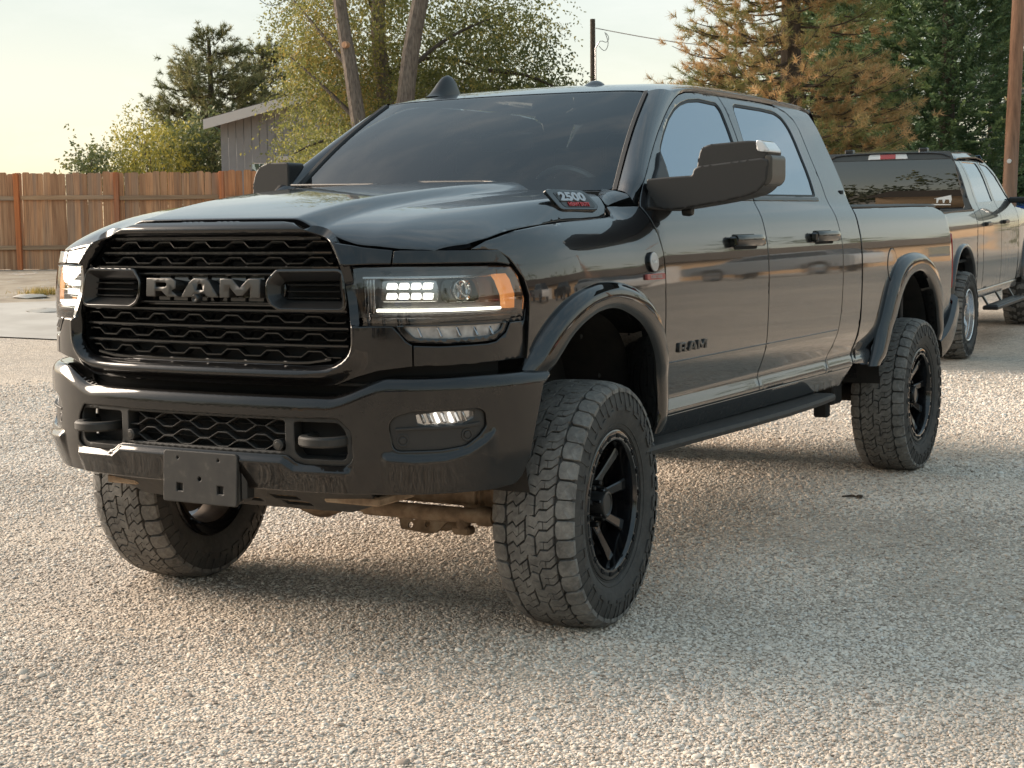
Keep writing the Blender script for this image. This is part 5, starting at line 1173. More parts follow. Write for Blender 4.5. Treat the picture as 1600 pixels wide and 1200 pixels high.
fbed = [(-1.16, .90), (-1.18, 1.2), (-1.16, 1.47), (-.8, 1.505), (.70, 1.515), (.70, .66), (.56, .64)] + arcp(0, .72, .52, .44, -8, 188) + [(-1.12, .72)]
fdoor2 = [(.95, .66), (2.09, .66), (2.10, 1.55), (2.05, 1.75), (1.62, 2.085), (.95, 2.085), (.72, 2.05), (.715, .66)]
fg2 = roundp([(.99, 1.60), (1.90, 1.60), (1.86, 1.72), (1.36, 2.035), (1.0, 2.04), (.86, 1.95)], .03)
fg2 = roundp([(.98, 1.60), (1.80, 1.60), (1.42, 2.035), (.86, 2.04), (.80, 1.85)], .04)
fg2 = roundp([(.80, 1.60), (1.52, 1.60), (1.40, 2.03), (.80, 2.03)], .03)
for SG[0] in (1, -1):
    b_ = panel('bed_side', fbed, fside, 'ford_paint', ford, step=.07)
    rd = panel('rear_door', [(1.02, .66), (2.04, .66), (2.05, 1.55), (1.98, 2.07), (1.06, 2.09), (1.03, 1.60)], fside, 'ford_paint', ford, holes=[roundp([(1.13, 1.60), (1.96, 1.60), (1.89, 2.03), (1.15, 2.04)], .03)], step=.07)
    fd_ = panel('front_door', [(2.052, .66), (3.05, .66), (3.12, 1.0), (3.12, 1.50), (2.96, 1.66), (2.66, 1.93), (2.45, 2.04), (1.995, 2.068), (2.062, 1.55)], fside, 'ford_paint', ford, holes=[roundp([(2.13, 1.60), (2.98, 1.60), (2.60, 1.90), (2.42, 2.0), (2.06, 2.03)], .03)], step=.07)
    panel('cab_corner', [(.71, .66), (1.008, .66), (1.018, 1.6), (1.05, 2.07), (.83, 2.08), (.78, 1.95), (.72, 1.6)], fside, 'ford_paint', ford, step=.07)
    panel('front_fender', [(3.13, .66), (3.40, .66)] + arcp(4.0, .72, .56, .44, 180, 0) + [(4.75, .72), (4.95, 1.0), (4.9, 1.33), (4.2, 1.45), (3.13, 1.52)], fside, 'ford_paint', ford, step=.07)
    panel('side_window', roundp([(1.13, 1.60), (1.96, 1.60), (1.89, 2.03), (1.15, 2.04)], .03), offf(fside, -.008), 'glass_dark', rd, step=.1, thick=0, edge=0)
    panel('side_window', roundp([(2.13, 1.60), (2.98, 1.60), (2.60, 1.90), (2.42, 2.0), (2.06, 2.03)], .03), offf(fside, -.008), 'glass_dark', fd_, step=.1, thick=0, edge=0)
    panel('sill', [(.72, .56), (3.2, .56), (3.2, .652), (.72, .652)], offf(fside, -.008), 'ford_paint', ford, step=.1)
    for dd, y0 in ((rd, 1.08), (fd_, 2.12)):
        g = Geo(); xx = float(fside(np.array([y0]), np.array([1.36]))[0, 0]); g.cbox((xx + .028, y0 + .12, 1.36), (.02, .21, .035), .006); g.cbox((xx + .01, y0 + .03, 1.36), (.04, .035, .045), .006); g.cbox((xx + .01, y0 + .21, 1.36), (.04, .035, .045), .006); g.build('door_handle', 'satin', dd)
    for cy in (0, 4.0):
        Gd = []
        for x in (.52, .975): Gd.append(np.array([(x, cy + .515 * math.cos(t), .72 + .435 * math.sin(t)) for t in np.linspace(-.3, math.pi + .3, 30)]))
        wh = grid('wheel_housing', Gd, 'dark', ford, flip=True)
        g = Geo(); g.add([(.53, cy, .72)] + [(.53, cy + .515 * math.cos(t), .72 + .435 * math.sin(t)) for t in np.linspace(-.3, math.pi + .3, 30)], [(0, i + 1, i + 2) for i in range(29)]); g.build('inner_liner', 'dark', wh)
        O_ = resamp(arcp(cy, .72, .56, .47, -6, 186), 40); I_ = resamp(arcp(cy, .72, .50, .425, -8, 188), 40)
        Gd = [np.stack([fside(P[:, 0], P[:, 1])[:, 0] + o, P[:, 0], P[:, 1]], -1) for P, o in ((O_, -.005), (O_ * .9 + I_ * .1, .02), (O_ * .5 + I_ * .5, .03), (I_ * .9 + O_ * .1, .025), (I_, .0), (I_, -.08))]
        grid('arch_moulding', Gd, 'ford_paint', ford)
    g = Geo(); g.cbox((1.05, 2.05, .44), (.17, 1.75, .045), .012); st = g.build('side_step', 'plastic', ford)
    g = Geo(); g.cbox((1.05, 2.05, .466), (.12, 1.6, .006), .002); g.build('step_pad', 'emblem', st)
    for y in (1.30, 2.05, 2.80):
        g = Geo(); g.sweep(np.array([(.92, y, .60), (1.0, y + .02, .46)]), np.array([0, 1., 0]), np.array([1., 0, 0]), [(-.025, -.012), (.025, -.012), (.025, .012), (-.025, .012)]); g.build('step_arm', 'emblem', st, fix=True)
    # towing mirror
    g = Geo(); g.cbox((1.28, 3.02, 1.66), (.24, .11, .30), .03); g.cbox((1.05, 3.0, 1.60), (.30, .07, .07), .015); mi = g.build('door_mirror', 'satin', ford)
    g = Geo(); g.cbox((1.28, 2.955, 1.70), (.20, .012, .18), .004); g.cbox((1.28, 2.955, 1.555), (.20, .012, .06), .004); g.build('mirror_glass', 'chrome', mi)
    g = Geo(); g.cbox((1.33, 3.08, 1.72), (.10, .02, .08), .006); g.build('mirror_marker', 'amber', mi)
    # tail light
    panel('tail_light', roundp([(-1.13, 1.02), (-1.02, 1.02), (-1.02, 1.42), (-1.13, 1.42)], .02), offf(fside, .008), 'red_lens', ford, step=.05, thick=.02)
    g = Geo(); g.tube([(.55, 0, .46), (.80, 0, .46)], .07, 12); g.build('axle_stub', 'liner', ford)
SG[0] = 1
# roof with raised marker stubs, third brake lamp, back glass
def froof(x, y):
    x = np.asarray(x, float); y = np.asarray(y, float); z = spl([.78, .9, 1.1, 1.6, 2.2, 2.6], [2.150, 2.172, 2.185, 2.195, 2.175, 2.10])(y) - .02 * (x / .7) ** 2 - .06 * np.clip((np.abs(x) - .5) / .2, 0, 1.1) ** 2.4
    return np.stack([x + 0 * y, y + 0 * x, z], -1)
rf = panel('roof', [(-.722, .86), (-.66, .80), (.66, .80), (.722, .86), (.725, 2.1), (.73, 2.35), (.66, 2.58), (-.66, 2.58), (-.73, 2.35), (-.725, 2.1)], froof, 'ford_paint', ford, step=.08, thick=.015)
for x in (-.46, .36):
    g = Geo(); g.cbox((x, .95, 2.178), (.09, .12, .045), .015); g.build('roof_marker_stub', 'satin', rf)
fr = planef((0, .80, 1.85), (1, 0, 0), (0, .10, 1))
gx = lambda z: .80 - (z + .30) * .18
cb = panel('cab_back', [(-.90, -.36), (.90, -.36), (.915, -.30), (.70, .25), (.66, .305), (-.66, .305), (-.70, .25), (-.915, -.30)], fr, 'ford_paint', ford, holes=[roundp([(-.845, -.315), (.845, -.315), (.705, .222), (-.705, .222)], .04)], step=.1, thick=.03)
panel('rear_window', roundp([(-.85, -.32), (.85, -.32), (.71, .226), (-.71, .226)], .04), lambda u, v: np.stack([np.asarray(u, float) + 0 * v, .806 + .075 * v + .13 * v ** 2 + .012 * u ** 2, 1.85 + v + 0 * u], -1), 'glass_rear', cb, step=.06, thick=.01)
lm = panel('brake_lamp', roundp([(-.22, .234), (.22, .234), (.20, .290), (-.20, .290)], .01), planef((0, .785, 1.85), (1, 0, 0), (0, .10, 1)), 'white_lens', cb, step=.1, thick=.02)
panel('brake_lamp_centre', roundp([(-.085, .2355), (.085, .2355), (.085, .2885), (-.085, .2885)], .004), planef((0, .782, 1.85), (1, 0, 0), (0, .10, 1)), 'red_lens', lm, step=.1, thick=.01)
# small white paw and animal decal low on the glass
df = planef((.60, .800, 1.655), (1, 0, 0), (0, .10, 1))
dog = [(-.10, .0), (-.085, .03), (-.06, .028), (-.04, .045), (.0, .035), (.05, .042), (.09, .03), (.10, -.02), (.09, -.055), (.075, -.055), (.07, -.02), (.03, -.018), (.02, -.055), (.005, -.055), (.0, -.02), (-.04, -.02), (-.05, -.055), (-.065, -.055), (-.065, -.005), (-.085, -.01)]
panel('window_decal', dog, df, 'white_print', cb, step=.2, thick=.001, edge=0)
panel('window_decal', [(-.12, -.065), (.09, -.07), (.09, -.08), (-.12, -.078)], df, 'white_print', cb, step=.2, thick=.001, edge=0)
panel('window_decal', [(-.17, .07), (-.14, .10), (-.13, .075), (-.10, .085), (-.12, .055), (-.15, .05)], df, 'white_print', cb, step=.2, thick=.001, edge=0)
g = Geo(); g.cbox((0, -1.17, 1.20), (1.86, .05, .62), .02); g.build('tailgate', 'ford_paint', ford)
g = Geo(); g.cbox((0, -1.26, .78), (1.9, .16, .24), .03); g.build('rear_bumper', 'chrome', ford)
g = Geo(); g.cbox((0, -.22, 1.0), (1.9, 1.9, .03), .005); g.build('bed_floor', 'dark', ford)
g = Geo(); g.sweep(np.array([(.93, -1.1, 1.512), (.945, .70, 1.525)]), np.array([1., 0, 0]), np.array([0, 0, 1.]), [(-.06, -.012), (.012, -.012), (.014, .006), (-.06, .008)]); g.sweep(np.array([(-.93, -1.1, 1.512), (-.945, .70, 1.525)]), np.array([1., 0, 0]), np.array([0, 0, 1.]), [(-.012, -.012), (.06, -.012), (.06, .008), (-.014, .006)]); g.build('bed_rail_cap', 'satin', ford, fix=True)
g = Geo(); g.cbox((0, 2.1, .72), (1.8, 2.7, .16), .02); g.cbox((.5, 1.9, .60), (.08, 5.5, .14), .01); g.cbox((-.5, 1.9, .60), (.08, 5.5, .14), .01); g.cbox((0, 2.0, 1.0), (1.7, 2.5, .6), .02); g.build('chassis', 'dark', ford)
hdf = panel('hood', [(-.85, 3.2), (.85, 3.2), (.86, 4.2), (.80, 4.85), (-.80, 4.85), (-.86, 4.2)], lambda x, y: np.stack([np.asarray(x, float) + 0 * y, np.asarray(y, float) + 0 * x, 1.56 - .09 * (x / .8) ** 4 - .04 * np.clip(y - 3.2, 0, 2) + 0 * x], -1), 'ford_paint', ford, step=.1, thick=.05)
panel('windshield', [(-.80, 0), (.80, 0), (.66, 1), (-.66, 1)], lambda u, v: np.stack([np.asarray(u, float) + 0 * v, 3.30 - .78 * v - .1 * u ** 2 + 0 * u, 1.56 + .57 * v + 0 * u], -1), 'glass_dark', ford, step=.2, thick=.005, flip=True)
g = Geo(); g.cbox((0, 4.98, 1.05), (1.8, .12, .66), .03); g.cbox((0, 5.08, .72), (1.95, .20, .24), .03); g.build('front_fascia', 'chrome', ford)
def mud_motif(k):
    out = []; f = 1 if k % 2 else -1
    for s in (1, -1):
        o = 0 if s > 0 else .5; L = .052 if (k + (s > 0)) % 2 else .070
        out.append(([(o + .08, s * L), (o + .36, s * (L - .018)), (o + .66, s * (L + .012)), (o + .64, s * .16), (o + .52, s * .168), (o + .12, s * .168)], 0))
        out.append(([(o + .02, s * .010), (o + .42, s * .004), (o + .60, s * .040), (o + .34, s * .048), (o + .10, s * .034)], 0))
        out.append(([(o + .74, s * .095), (o + .94, s * .095), (o + .94, s * .165), (o + .74, s * .165)], -.003))
    return out
def polished_wheel(parent):
    g = Geo(); g.lathe([(.11, .246), (.135, .270), (.152, .270), (.156, .262), (.150, .252), (.06, .245), (-.02, .236), (-.12, .25), (-.15, .27), (-.13, .262), (-.10, .235), (-.02, .225), (.05, .20), (.055, .08), (.10, .075), (.105, .0)], 60, 0)
    w = g.build('wheel', 'alu', parent, angle=35)
    for k in range(8):
        a = 2 * math.pi * k / 8; c = Geo(); c.cbox((.065, .155 * math.sin(a), .155 * math.cos(a)), (.05, .045, .16), .01, rot=[[1, 0, 0], [0, math.cos(a), math.sin(a)], [0, -math.sin(a), math.cos(a)]]); c.build('spoke', 'alu', w)
    return w
SG[0] = 1
fw = polished_wheel(ford); tyre_parts(fw, .455, .172, .262, mud_motif, 24)
for i, (x, y, ro) in enumerate(((.905, 0, .3), (-.905, 0, 1.), (.905, 4.0, 2.), (-.905, 4.0, .5))):
    place_wheel(fw if i == 0 else copy_tree(fw, ford), x, y, .451, 0, ro)

# ======================================================================
#  other vehicles
# ======================================================================
def simple_car(name, label, loc, rz, paint, L=4.7, W=1.85, H=1.68, suv=True, group=None, pickup=False):
    c = thing(name, label, 'car' if not pickup else 'pickup truck', (loc[0], loc[1], float(gz(loc[0], loc[1]))), rz, group)
    hw = W / 2
    prof = [(-L / 2 + .02, .45), (-L / 2, .75), (-L / 2 + .04, .98), (-L / 2 + .95, 1.06), (-L / 2 + 1.15, 1.10), (L / 2 - .25, 1.12), (L / 2 - .04, 1.0), (L / 2, .7), (L / 2 - .05, .42)] if suv else None
    wy = (-L / 2 + .92, L / 2 - .95); r = .36
    low = prof + [(wy[1] + .44, .38)] + arcp(wy[1], .40, .43, .40, 0, 180, 12) + [(wy[0] + .44, .34)] + arcp(wy[0], .40, .43, .40, 0, 180, 12) + [(wy[0] - .44, .38)]
    cs = lambda y, z: np.stack([hw - .05 * np.clip(np.asarray(z, float) - .95, 0, 1) - .04 * np.clip(.6 - z, 0, 1) - .10 * np.clip(np.abs(y) - (L / 2 - .5), 0, 1) ** 1.5 + 0 * y, np.asarray(y, float) + 0 * z, np.asarray(z, float) + 0 * y], -1)
    top = [(-L / 2 + 1.15, 1.10), (-L / 2 + 1.85, H - .05), (-L / 2 + 2.3, H), (L / 2 - .75 if not pickup else .4, H - .03), (L / 2 - .28 if not pickup else .75, 1.12)]
    gh_ = lambda y, z: np.stack([hw - .03 - (np.asarray(z, float) - 1.1) * .36 + 0 * y, np.asarray(y, float) + 0 * z, np.asarray(z, float) + 0 * y], -1)
    for SG[0] in (1, -1):
        panel('body_side', low, cs, paint, c, step=.15, thick=.05)
        t_ = [tuple(p) for p in top]; wi = [tuple(p) for p in inset(t_, .075)]
        rp_ = panel('pillar_frame', t_, gh_, paint, c, holes=[wi], step=.2, thick=.03)
        panel('side_window', wi, offf(gh_, -.006), 'glass_rear', rp_, step=.3, thick=0, edge=0)
        for y in wy:
            g = Geo(); g.lathe([(hw - .24, 0), (hw - .24, r - .02), (hw - .20, r), (hw - .04, r), (hw - .01, r - .03), (hw - .02, .24), (hw - .05, .23), (hw - .04, .05), (hw - .03, 0)], 28, 0, c=(0, y, r)); g.build('wheel', 'sidewall', c)
            g = Geo(); g.lathe([(hw - .05, .235), (hw - .025, .23), (hw - .045, .20), (hw - .03, .06), (hw - .02, .0)], 20, 0, c=(0, y, r)); g.build('wheel_cover', 'alu', c)
    SG[0] = 1
    xs = np.linspace(-1, 1, 11)
    def across(name, pts, mat, par):
        G_ = []
        for y, z, hwid in pts: G_.append(np.stack([xs * hwid, np.full(11, y) + 0 * xs, z - .02 * xs ** 4], -1))
        return grid(name, G_, mat, par)
    hh = lambda z: hw - .03 - (z - 1.1) * .36 if z > 1.1 else hw - .02
    across('hood', [(-L / 2 + .02, .45, hw - .1), (-L / 2, .75, hw - .08), (-L / 2 + .04, .98, hw - .07), (-L / 2 + .5, 1.05, hw - .03), (-L / 2 + 1.15, 1.12, hw - .02)], paint, c)
    across('windshield', [(-L / 2 + 1.15, 1.12, hh(1.12)), (-L / 2 + 1.5, 1.37, hh(1.37)), (-L / 2 + 1.87, H - .03, hh(H - .05))], 'glass_rear', c)
    e = L / 2 - .75 if not pickup else .4; e2 = L / 2 - .28 if not pickup else .75
    across('roof', [(-L / 2 + 1.85, H - .03, hh(H - .05)), (-L / 2 + 2.3, H + .02, hh(H)), (e, H, hh(H - .03))], paint, c)
    across('rear_window', [(e, H, hh(H - .03)), (e2, 1.12, hh(1.12))], 'glass_rear', c)
    across('tail', [(e2, 1.12, hw - .02), (L / 2 - .25, 1.12, hw - .03), (L / 2 - .04, 1.0, hw - .05), (L / 2, .7, hw - .08), (L / 2 - .05, .42, hw - .1)], paint, c)
    g = Geo(); g.cbox((hw * .72, -L / 2 - .01, .80), (.34, .05, .12), .02); g.build('headlight', 'white_lens', c); g = Geo(); g.cbox((-hw * .72, -L / 2 - .01, .80), (.34, .05, .12), .02); g.build('headlight', 'white_lens', c)
    g = Geo(); g.cbox((0, -L / 2 - .01, .78), (.8, .04, .16), .02); g.build('front_grille', 'satin', c)
    return c
simple_car('parked_car', 'dark blue car at the right edge beyond the grey pickup', (-2.25, 25.4), R_(3), 'blue_paint', H=1.72)
simple_car('parked_car', 'white van roof showing behind the dark blue car', (-1.6, 31.5), R_(4), 'white_paint', L=5.2, W=1.95, H=2.0)
# ======================================================================
#  FENCE, HOUSE, POLES
# ======================================================================
def at(u, v, d):
    """world point seen at photograph pixel (u,v), d metres along the view axis"""
    r = cF + cR * (u - 800) / 2488.5 - cU * (v - 600) / 2488.5; return CAM + r * d
SG[0] = 1
fA = np.array([-20.85, 18.05]); fd2 = np.array([.8708, .4917]); fn_ = np.array([.4917, -.8708])    # fn_: towards the yard
fence = thing('wooden_fence', 'weathered cedar privacy fence with orange posts along the back of the yard', 'fence', (fA[0], fA[1], .66), math.atan2(.4917, .8708))
def add_fence(par, x0, x1, posts, H, seed, base=0.0):
    rnd = random.Random(seed); pk = []
    for v in range(5):
        w = (.140, .146, .150, .138, .148)[v]; h = H * (1 + (v - 2) * .003); c = .028
        out = [(-w / 2, 0), (w / 2, 0), (w / 2, h - c), (w / 2 - c * .55, h - .006), (w / 2 - c, h), (-w / 2 + c, h), (-w / 2 + c * .55, h - .006), (-w / 2, h - c)]
        V = [(a, 0, b) for a, b in out] + [(a, .018, b) for a, b in out]; n = 8
        F = [tuple(range(n))] + [tuple(range(n, 2 * n))[::-1]] + [(i, (i + 1) % n, (i + 1) % n + n, i + n)[::-1] for i in range(n)]
        me = bpy.data.meshes.new('picket'); me.from_pydata(V, [], F); me.materials.append(M['picket']); pk.append(me)
    x = x0
    while x < x1:
        o = bpy.data.objects.new('picket', rnd.choice(pk)); link(o, par); o.location = (x, .012 + rnd.uniform(-.004, .004), base + rnd.uniform(-.012, .02)); o.rotation_euler = (rnd.uniform(-.006, .006), rnd.uniform(-.008, .008), rnd.uniform(-.03, .03))
        x += .1445 + rnd.uniform(-.003, .005)
    for p in posts:
        g = Geo(); g.cbox((0, 0, H / 2 + .01), (.098, .09, H + .02), .006); o = g.build('fence_post', 'post_orange', par); o.location = (p, -.052, base - .01); o.rotation_euler = (0, rnd.uniform(-.012, .012), 0)
    xs = [x0 - .05] + [p for p in posts] + [x1]
    for a, b in zip(xs[:-1], xs[1:]):
        if b - a < .3: continue
        for z in (.44, 1.43):
            g = Geo(); g.cbox((0, 0, 0), (b - a - .10, .04, .085), .005); o = g.build('fence_rail', 'rail', par); o.location = ((a + b) / 2, -.022, base + z + rnd.uniform(-.01, .01)); o.rotation_euler = (0, rnd.uniform(-.004, .004), 0)
add_fence(fence, -9.5, 4.05, [-8.0, -6.0, -4.0, -1.98, .0, 1.98, 4.07], 1.92, 4)
f2 = at(352, 418, 33.2)
fence2 = thing('wooden_fence', 'short paler fence set back behind the passenger mirror of the black pickup', 'fence', (float(f2[0]), float(f2[1]), .66), math.atan2(.62, .78))
add_fence(fence2, .05, 6.5, [2.3, 4.4], 1.98, 9)
# grey house beyond the fence
hA = at(347, 300, 38.0); house = thing('grey_house', 'grey board sided house with white fascia behind the fence and elm', 'house', (float(hA[0]), float(hA[1]), .7), math.atan2(.4917, .8708))
roofline = lambda x: 3.24 + (x + .30) * .262 if x < 4.4 else 3.24 + 4.7 * .262 - (x - 4.4) * .262
bw = .186; nb = 46
for k in range(nb):
    x = k * bw; h0 = roofline(x) - .10; h1 = roofline(x + bw) - .10; segs = [(0, None)]
    wins = [(.72, 1.30, .9, 2.28), (1.28, 1.86, 1.1, 2.40)]
    z0 = 0; cuts = []
    for a, b, c, d_ in [(.70, 1.28, 1.0, 2.30), (1.30, 2.25, 1.15, 2.36), (5.2, 6.4, 1.1, 2.3)]:
        if x + bw * .5 > a and x + bw * .5 < b: cuts.append((c, d_))
    spans = [(0, cuts[0][0]), (cuts[0][1], None)] if cuts else [(0, None)]
    for s0, s1 in spans:
        t0, t1 = (h0, h1) if s1 is None else (s1, s1)
        V = [(x + .004, 0, s0), (x + bw - .010, 0, s0), (x + bw - .010, 0, t1), (x + .004, 0, t0)]; V = V + [(a, .03, c) for a, b_, c in V]
        mesh('siding_board', V, [(0, 1, 2, 3), (7, 6, 5, 4), (0, 4, 5, 1), (1, 5, 6, 2), (2, 6, 7, 3), (3, 7, 4, 0)], 'siding', house, smooth=False)
g = Geo(); g.box((nb * bw / 2, 2.02, 1.5), (nb * bw - .02, 3.96, 3.0)); g.build('wall', 'siding', house, angle=None)
mesh('wall_gable', [(0, .031, 2.9), (nb * bw, .031, 2.9), (nb * bw, .031, roofline(nb * bw) - .1), (4.4, .031, roofline(4.4) - .1), (0, .031, roofline(0) - .1)], [(0, 1, 2, 3, 4)], 'siding', house, smooth=False)
for x0, x1 in ((-.32, 4.4), (nb * bw + .5, 4.4)):
    z0, z1 = roofline(x0), roofline(x1); s = 1 if x0 < x1 else -1
    V = [(x0, -.42, z0), (x1, -.42, z1), (x1, 4.5, z1), (x0, 4.5, z0)]; V = V + [(a, b, c + .09) for a, b, c in V]
    F = [(3, 2, 1, 0), (4, 5, 6, 7), (0, 1, 5, 4), (1, 2, 6, 5), (2, 3, 7, 6), (3, 0, 4, 7)]; r_ = mesh('roof', V, F if s > 0 else [f[::-1] for f in F], 'shingle', house, smooth=False)
    V = [(x0, -.45, z0 - .16), (x1, -.45, z1 - .16), (x1, -.45, z1 + .07), (x0, -.45, z0 + .07)]; V = V + [(a, b + .028, c) for a, b, c in V]
    mesh('fascia_board', V, [(0, 1, 2, 3)[::1], (7, 6, 5, 4), (0, 4, 5, 1), (1, 5, 6, 2), (2, 6, 7, 3), (3, 7, 4, 0)], 'white_trim', r_, smooth=False)
g = Geo(); g.cbox((.99, .02, 1.64), (.56, .02, 1.28), .004); g.build('dark_window', 'glass_dark', house)
w_ = Geo(); 
for c, d_ in (((1.78, -.02, 2.40), (1.02, .05, .10)), ((1.78, -.02, 1.12), (1.02, .05, .10)), ((1.31, -.02, 1.76), (.09, .05, 1.18)), ((2.25, -.02, 1.76), (.09, .05, 1.18))):
    g = Geo(); g.cbox(c, d_, .006); g.build('window_frame', 'white_trim', house)
g = Geo(); g.cbox((1.78, .015, 1.76), (.86, .01, 1.18), .002); g.build('window_pane', 'siding', house)
# poles and wires
pM = at(926.5, 125, 55); pT = at(927.5, 31, 55)
pole1 = thing('utility_pole', 'thin dark utility pole standing above the black truck roof with a loop of cable', 'utility pole', (float(pM[0]), float(pM[1]), .6))
g = Geo(); g.tube([(0, 0, 0), (0, 0, 4), (.0, 0, float(pT[2]) - .6)], [.13, .10, .088], 12); g.build('pole_shaft', 'bark_dark', pole1)
g = Geo(); g.tube([(.14, -.05, 3.5), (.13, -.05, float(pT[2]) - .6 - 1.0), (.26, -.05, float(pT[2]) - .6 - .80)], .028, 8); g.build('conduit', 'badge_grey', pole1)
rel = lambda u, v: at(u, v, 55) - np.array([pM[0], pM[1], .6])
g = Geo(); g.tube(resamp([rel(936, 72), rel(945, 79), rel(950, 70), rel(948, 58), rel(945, 50)], 16), .012, 6); g.tube(resamp([rel(934, 68), rel(940, 64), rel(947, 66), rel(951, 60), rel(947, 52)], 16), .012, 6); g.build('cable_loop', 'wire', pole1)
g = Geo(); P0 = at(931, 44, 55); P1 = at(1110, 71, 50); P2 = at(1560, 40, 42); g.tube(resamp([P0, (P0 + P1) / 2 + [0, 0, -.06], P1, P2], 40), .017, 6); tag(g.build('overhead_wire', 'wire'), 'thin black wire running right from the far pole into the pine', 'wire')
g = Geo(); P = [at(u, v, 27) for u, v in ((380, -40), (404, -2), (420, 8), (440, 4), (455, -10), (480, -60))]; g.tube(resamp(P, 24), .007, 6); tag(g.build('overhead_wire', 'wire'), 'sagging wire at the top left of the golden elm', 'wire')
q0 = at(1579, 268, 27.3); q1 = at(1592, 0, 27.3); dq = (q1 - q0) / (q1[2] - q0[2]); base = q0 + dq * (.45 - q0[2])
pole2 = thing('utility_pole', 'thick reddish brown wooden utility pole at the right edge of the picture', 'utility pole', tuple(map(float, base)))
g = Geo(); g.tube([dq * 0, dq * 4, dq * 9.5], [.125, .115, .095], 18); g.build('pole_shaft', 'pole', pole2)
g = Geo(); g.cbox((float(dq[0] * 9), float(dq[1] * 9), 9), (2.4, .1, .12), .01); g.build('crossarm', 'pole', pole2)
g = Geo(); g.lathe([(-.05, 0), (-.05, .035), (-.03, .04), (.0, .02)], 12, 1, c=(float(dq[0] * 2.0), float(dq[1] * 2.0) - .115, 2.0)); g.build('pole_tag', 'white_print', pole2)

# ======================================================================
#  TREES
# ======================================================================
def unit(v): return v / np.maximum(np.linalg.norm(v, axis=-1, keepdims=True), 1e-9)
def kites(C, D, L, W, rnd=None, rng=RNG):
    """leaf shaped quads: C base points, D directions, L length, W width"""
    n = len(C); r = rng.normal(size=(n, 3)); S = unit(np.cross(D, r)); D = unit(D); L = np.broadcast_to(L, (n,))[:, None]; W = np.broadcast_to(W, (n,))[:, None]
    V = np.stack([C, C + D * L * .45 + S * W / 2, C + D * L, C + D * L * .45 - S * W / 2], 1).reshape(-1, 3); F = np.arange(4 * n).reshape(n, 4); return V, F
def tris(C, D, L, W, rng=RNG):
    n = len(C); S = unit(np.cross(D, rng.normal(size=(n, 3)))); D = unit(D); L = np.broadcast_to(L, (n,))[:, None]; W = np.broadcast_to(W, (n,))[:, None]
    V = np.stack([C + S * W / 2, C + D * L, C - S * W / 2], 1).reshape(-1, 3); return V, np.arange(3 * n).reshape(n, 3)
def leafy(par, name, mat, clumps, rad, twigs, leaves, L, W, droop=.5, clump_tone=None, rng=RNG, twlen=(.35, .8)):
    """clumps (n,3): leafy twigs sprout from each"""
    n = len(clumps); T = n * twigs; base = np.repeat(clumps, twigs, 0); dirs = unit(rng.normal(size=(T, 3)) + [0, 0, -.0]); base = base + dirs * rng.uniform(0, rad, (T, 1)) ** 1
    tl = rng.uniform(*twlen, (T, 1)); dirs[:, 2] -= droop * .5; dirs = unit(dirs)
    t = np.tile(np.linspace(.1, 1, leaves), T)[:, None]; B = np.repeat(base, leaves, 0); D = np.repeat(dirs, leaves, 0); TL = np.repeat(tl, leaves, 0)
    P = B + D * TL * t + np.array([0, 0, -1.]) * droop * TL * t ** 2 * .6 + rng.normal(size=B.shape) * .02
    ld = unit(D * .5 + rng.normal(size=B.shape) * .75 + [0, 0, -.45]); sc = rng.uniform(.6, 1.2, len(P))
    V, F = kites(P, ld, L * sc, W * sc, rng=rng)
    tone = rng.uniform(0, 1, n) if clump_tone is None else clump_tone; tone = np.repeat(np.repeat(tone, twigs), leaves); a = np.clip(tone * .65 + rng.uniform(0, .42, len(P)) - .03, 0, 1)
    o = fastmesh(name, V, F, mat, par, attr=a); o['kind'] = 'stuff'; return o
def limbs(par, name, paths, mat='bark'):
    for P, r in paths:
        g = Geo(); P = resamp(P, 14); g.tube(P, np.linspace(r[0], r[1], 14), 9); g.build(name, mat, par)
def in_poly(poly, n, d0, d1, rng=RNG, org=None):
    poly = np.array(poly, float); out = []
    while len(out) < n:
        q = rng.uniform(poly.min(0), poly.max(0), (n * 2, 2)); q = q[pip(poly, q)]; out += list(q)
    out = np.array(out[:n]); d = rng.uniform(d0, d1, n); return np.array([at(u, v, dd) for (u, v), dd in zip(out, d)])
# --- elm with two bare leaning trunks in front of its crown
gz0 = .66
e0 = at(560, 300, 29); elm = thing('elm_tree', 'yellow green elm with two bare leaning trunks rising behind the windshield', 'tree', (float(e0[0]), float(e0[1]), gz0))
eo = np.array([e0[0], e0[1], gz0])
def tk(*uvd): return np.array([at(u, v, d) for u, v, d in uvd]) - eo
def to_ground(P, r=1.0):
    d = P[0] - P[1]; d = d / abs(d[2]); b = P[0] + d * P[0][2] * .9; b[2] = 0; return np.vstack([b, P])
limbs(elm, 'trunk', [(to_ground(tk((573, 250, 29), (560, 190, 29), (548, 110, 29), (536, 40, 29), (526, -40, 29), (520, -160, 29.3))), (.17, .10)), (to_ground(tk((633, 160, 29), (638, 110, 29), (647, 50, 29), (657, 0, 29), (668, -60, 29), (690, -180, 29.5))), (.19, .13)), (to_ground(tk((606, 200, 31), (598, 120, 31), (590, 40, 31), (600, -60, 31))), (.22, .12))])
g = Geo(); c_ = tk((539, 70, 28.86))[0]; g.lathe([(-.03, 0), (-.03, .055), (.05, .07), (.12, .05)], 12, 1, c=tuple(c_)); g.build('cut_stub', 'picket', elm)
lp = []
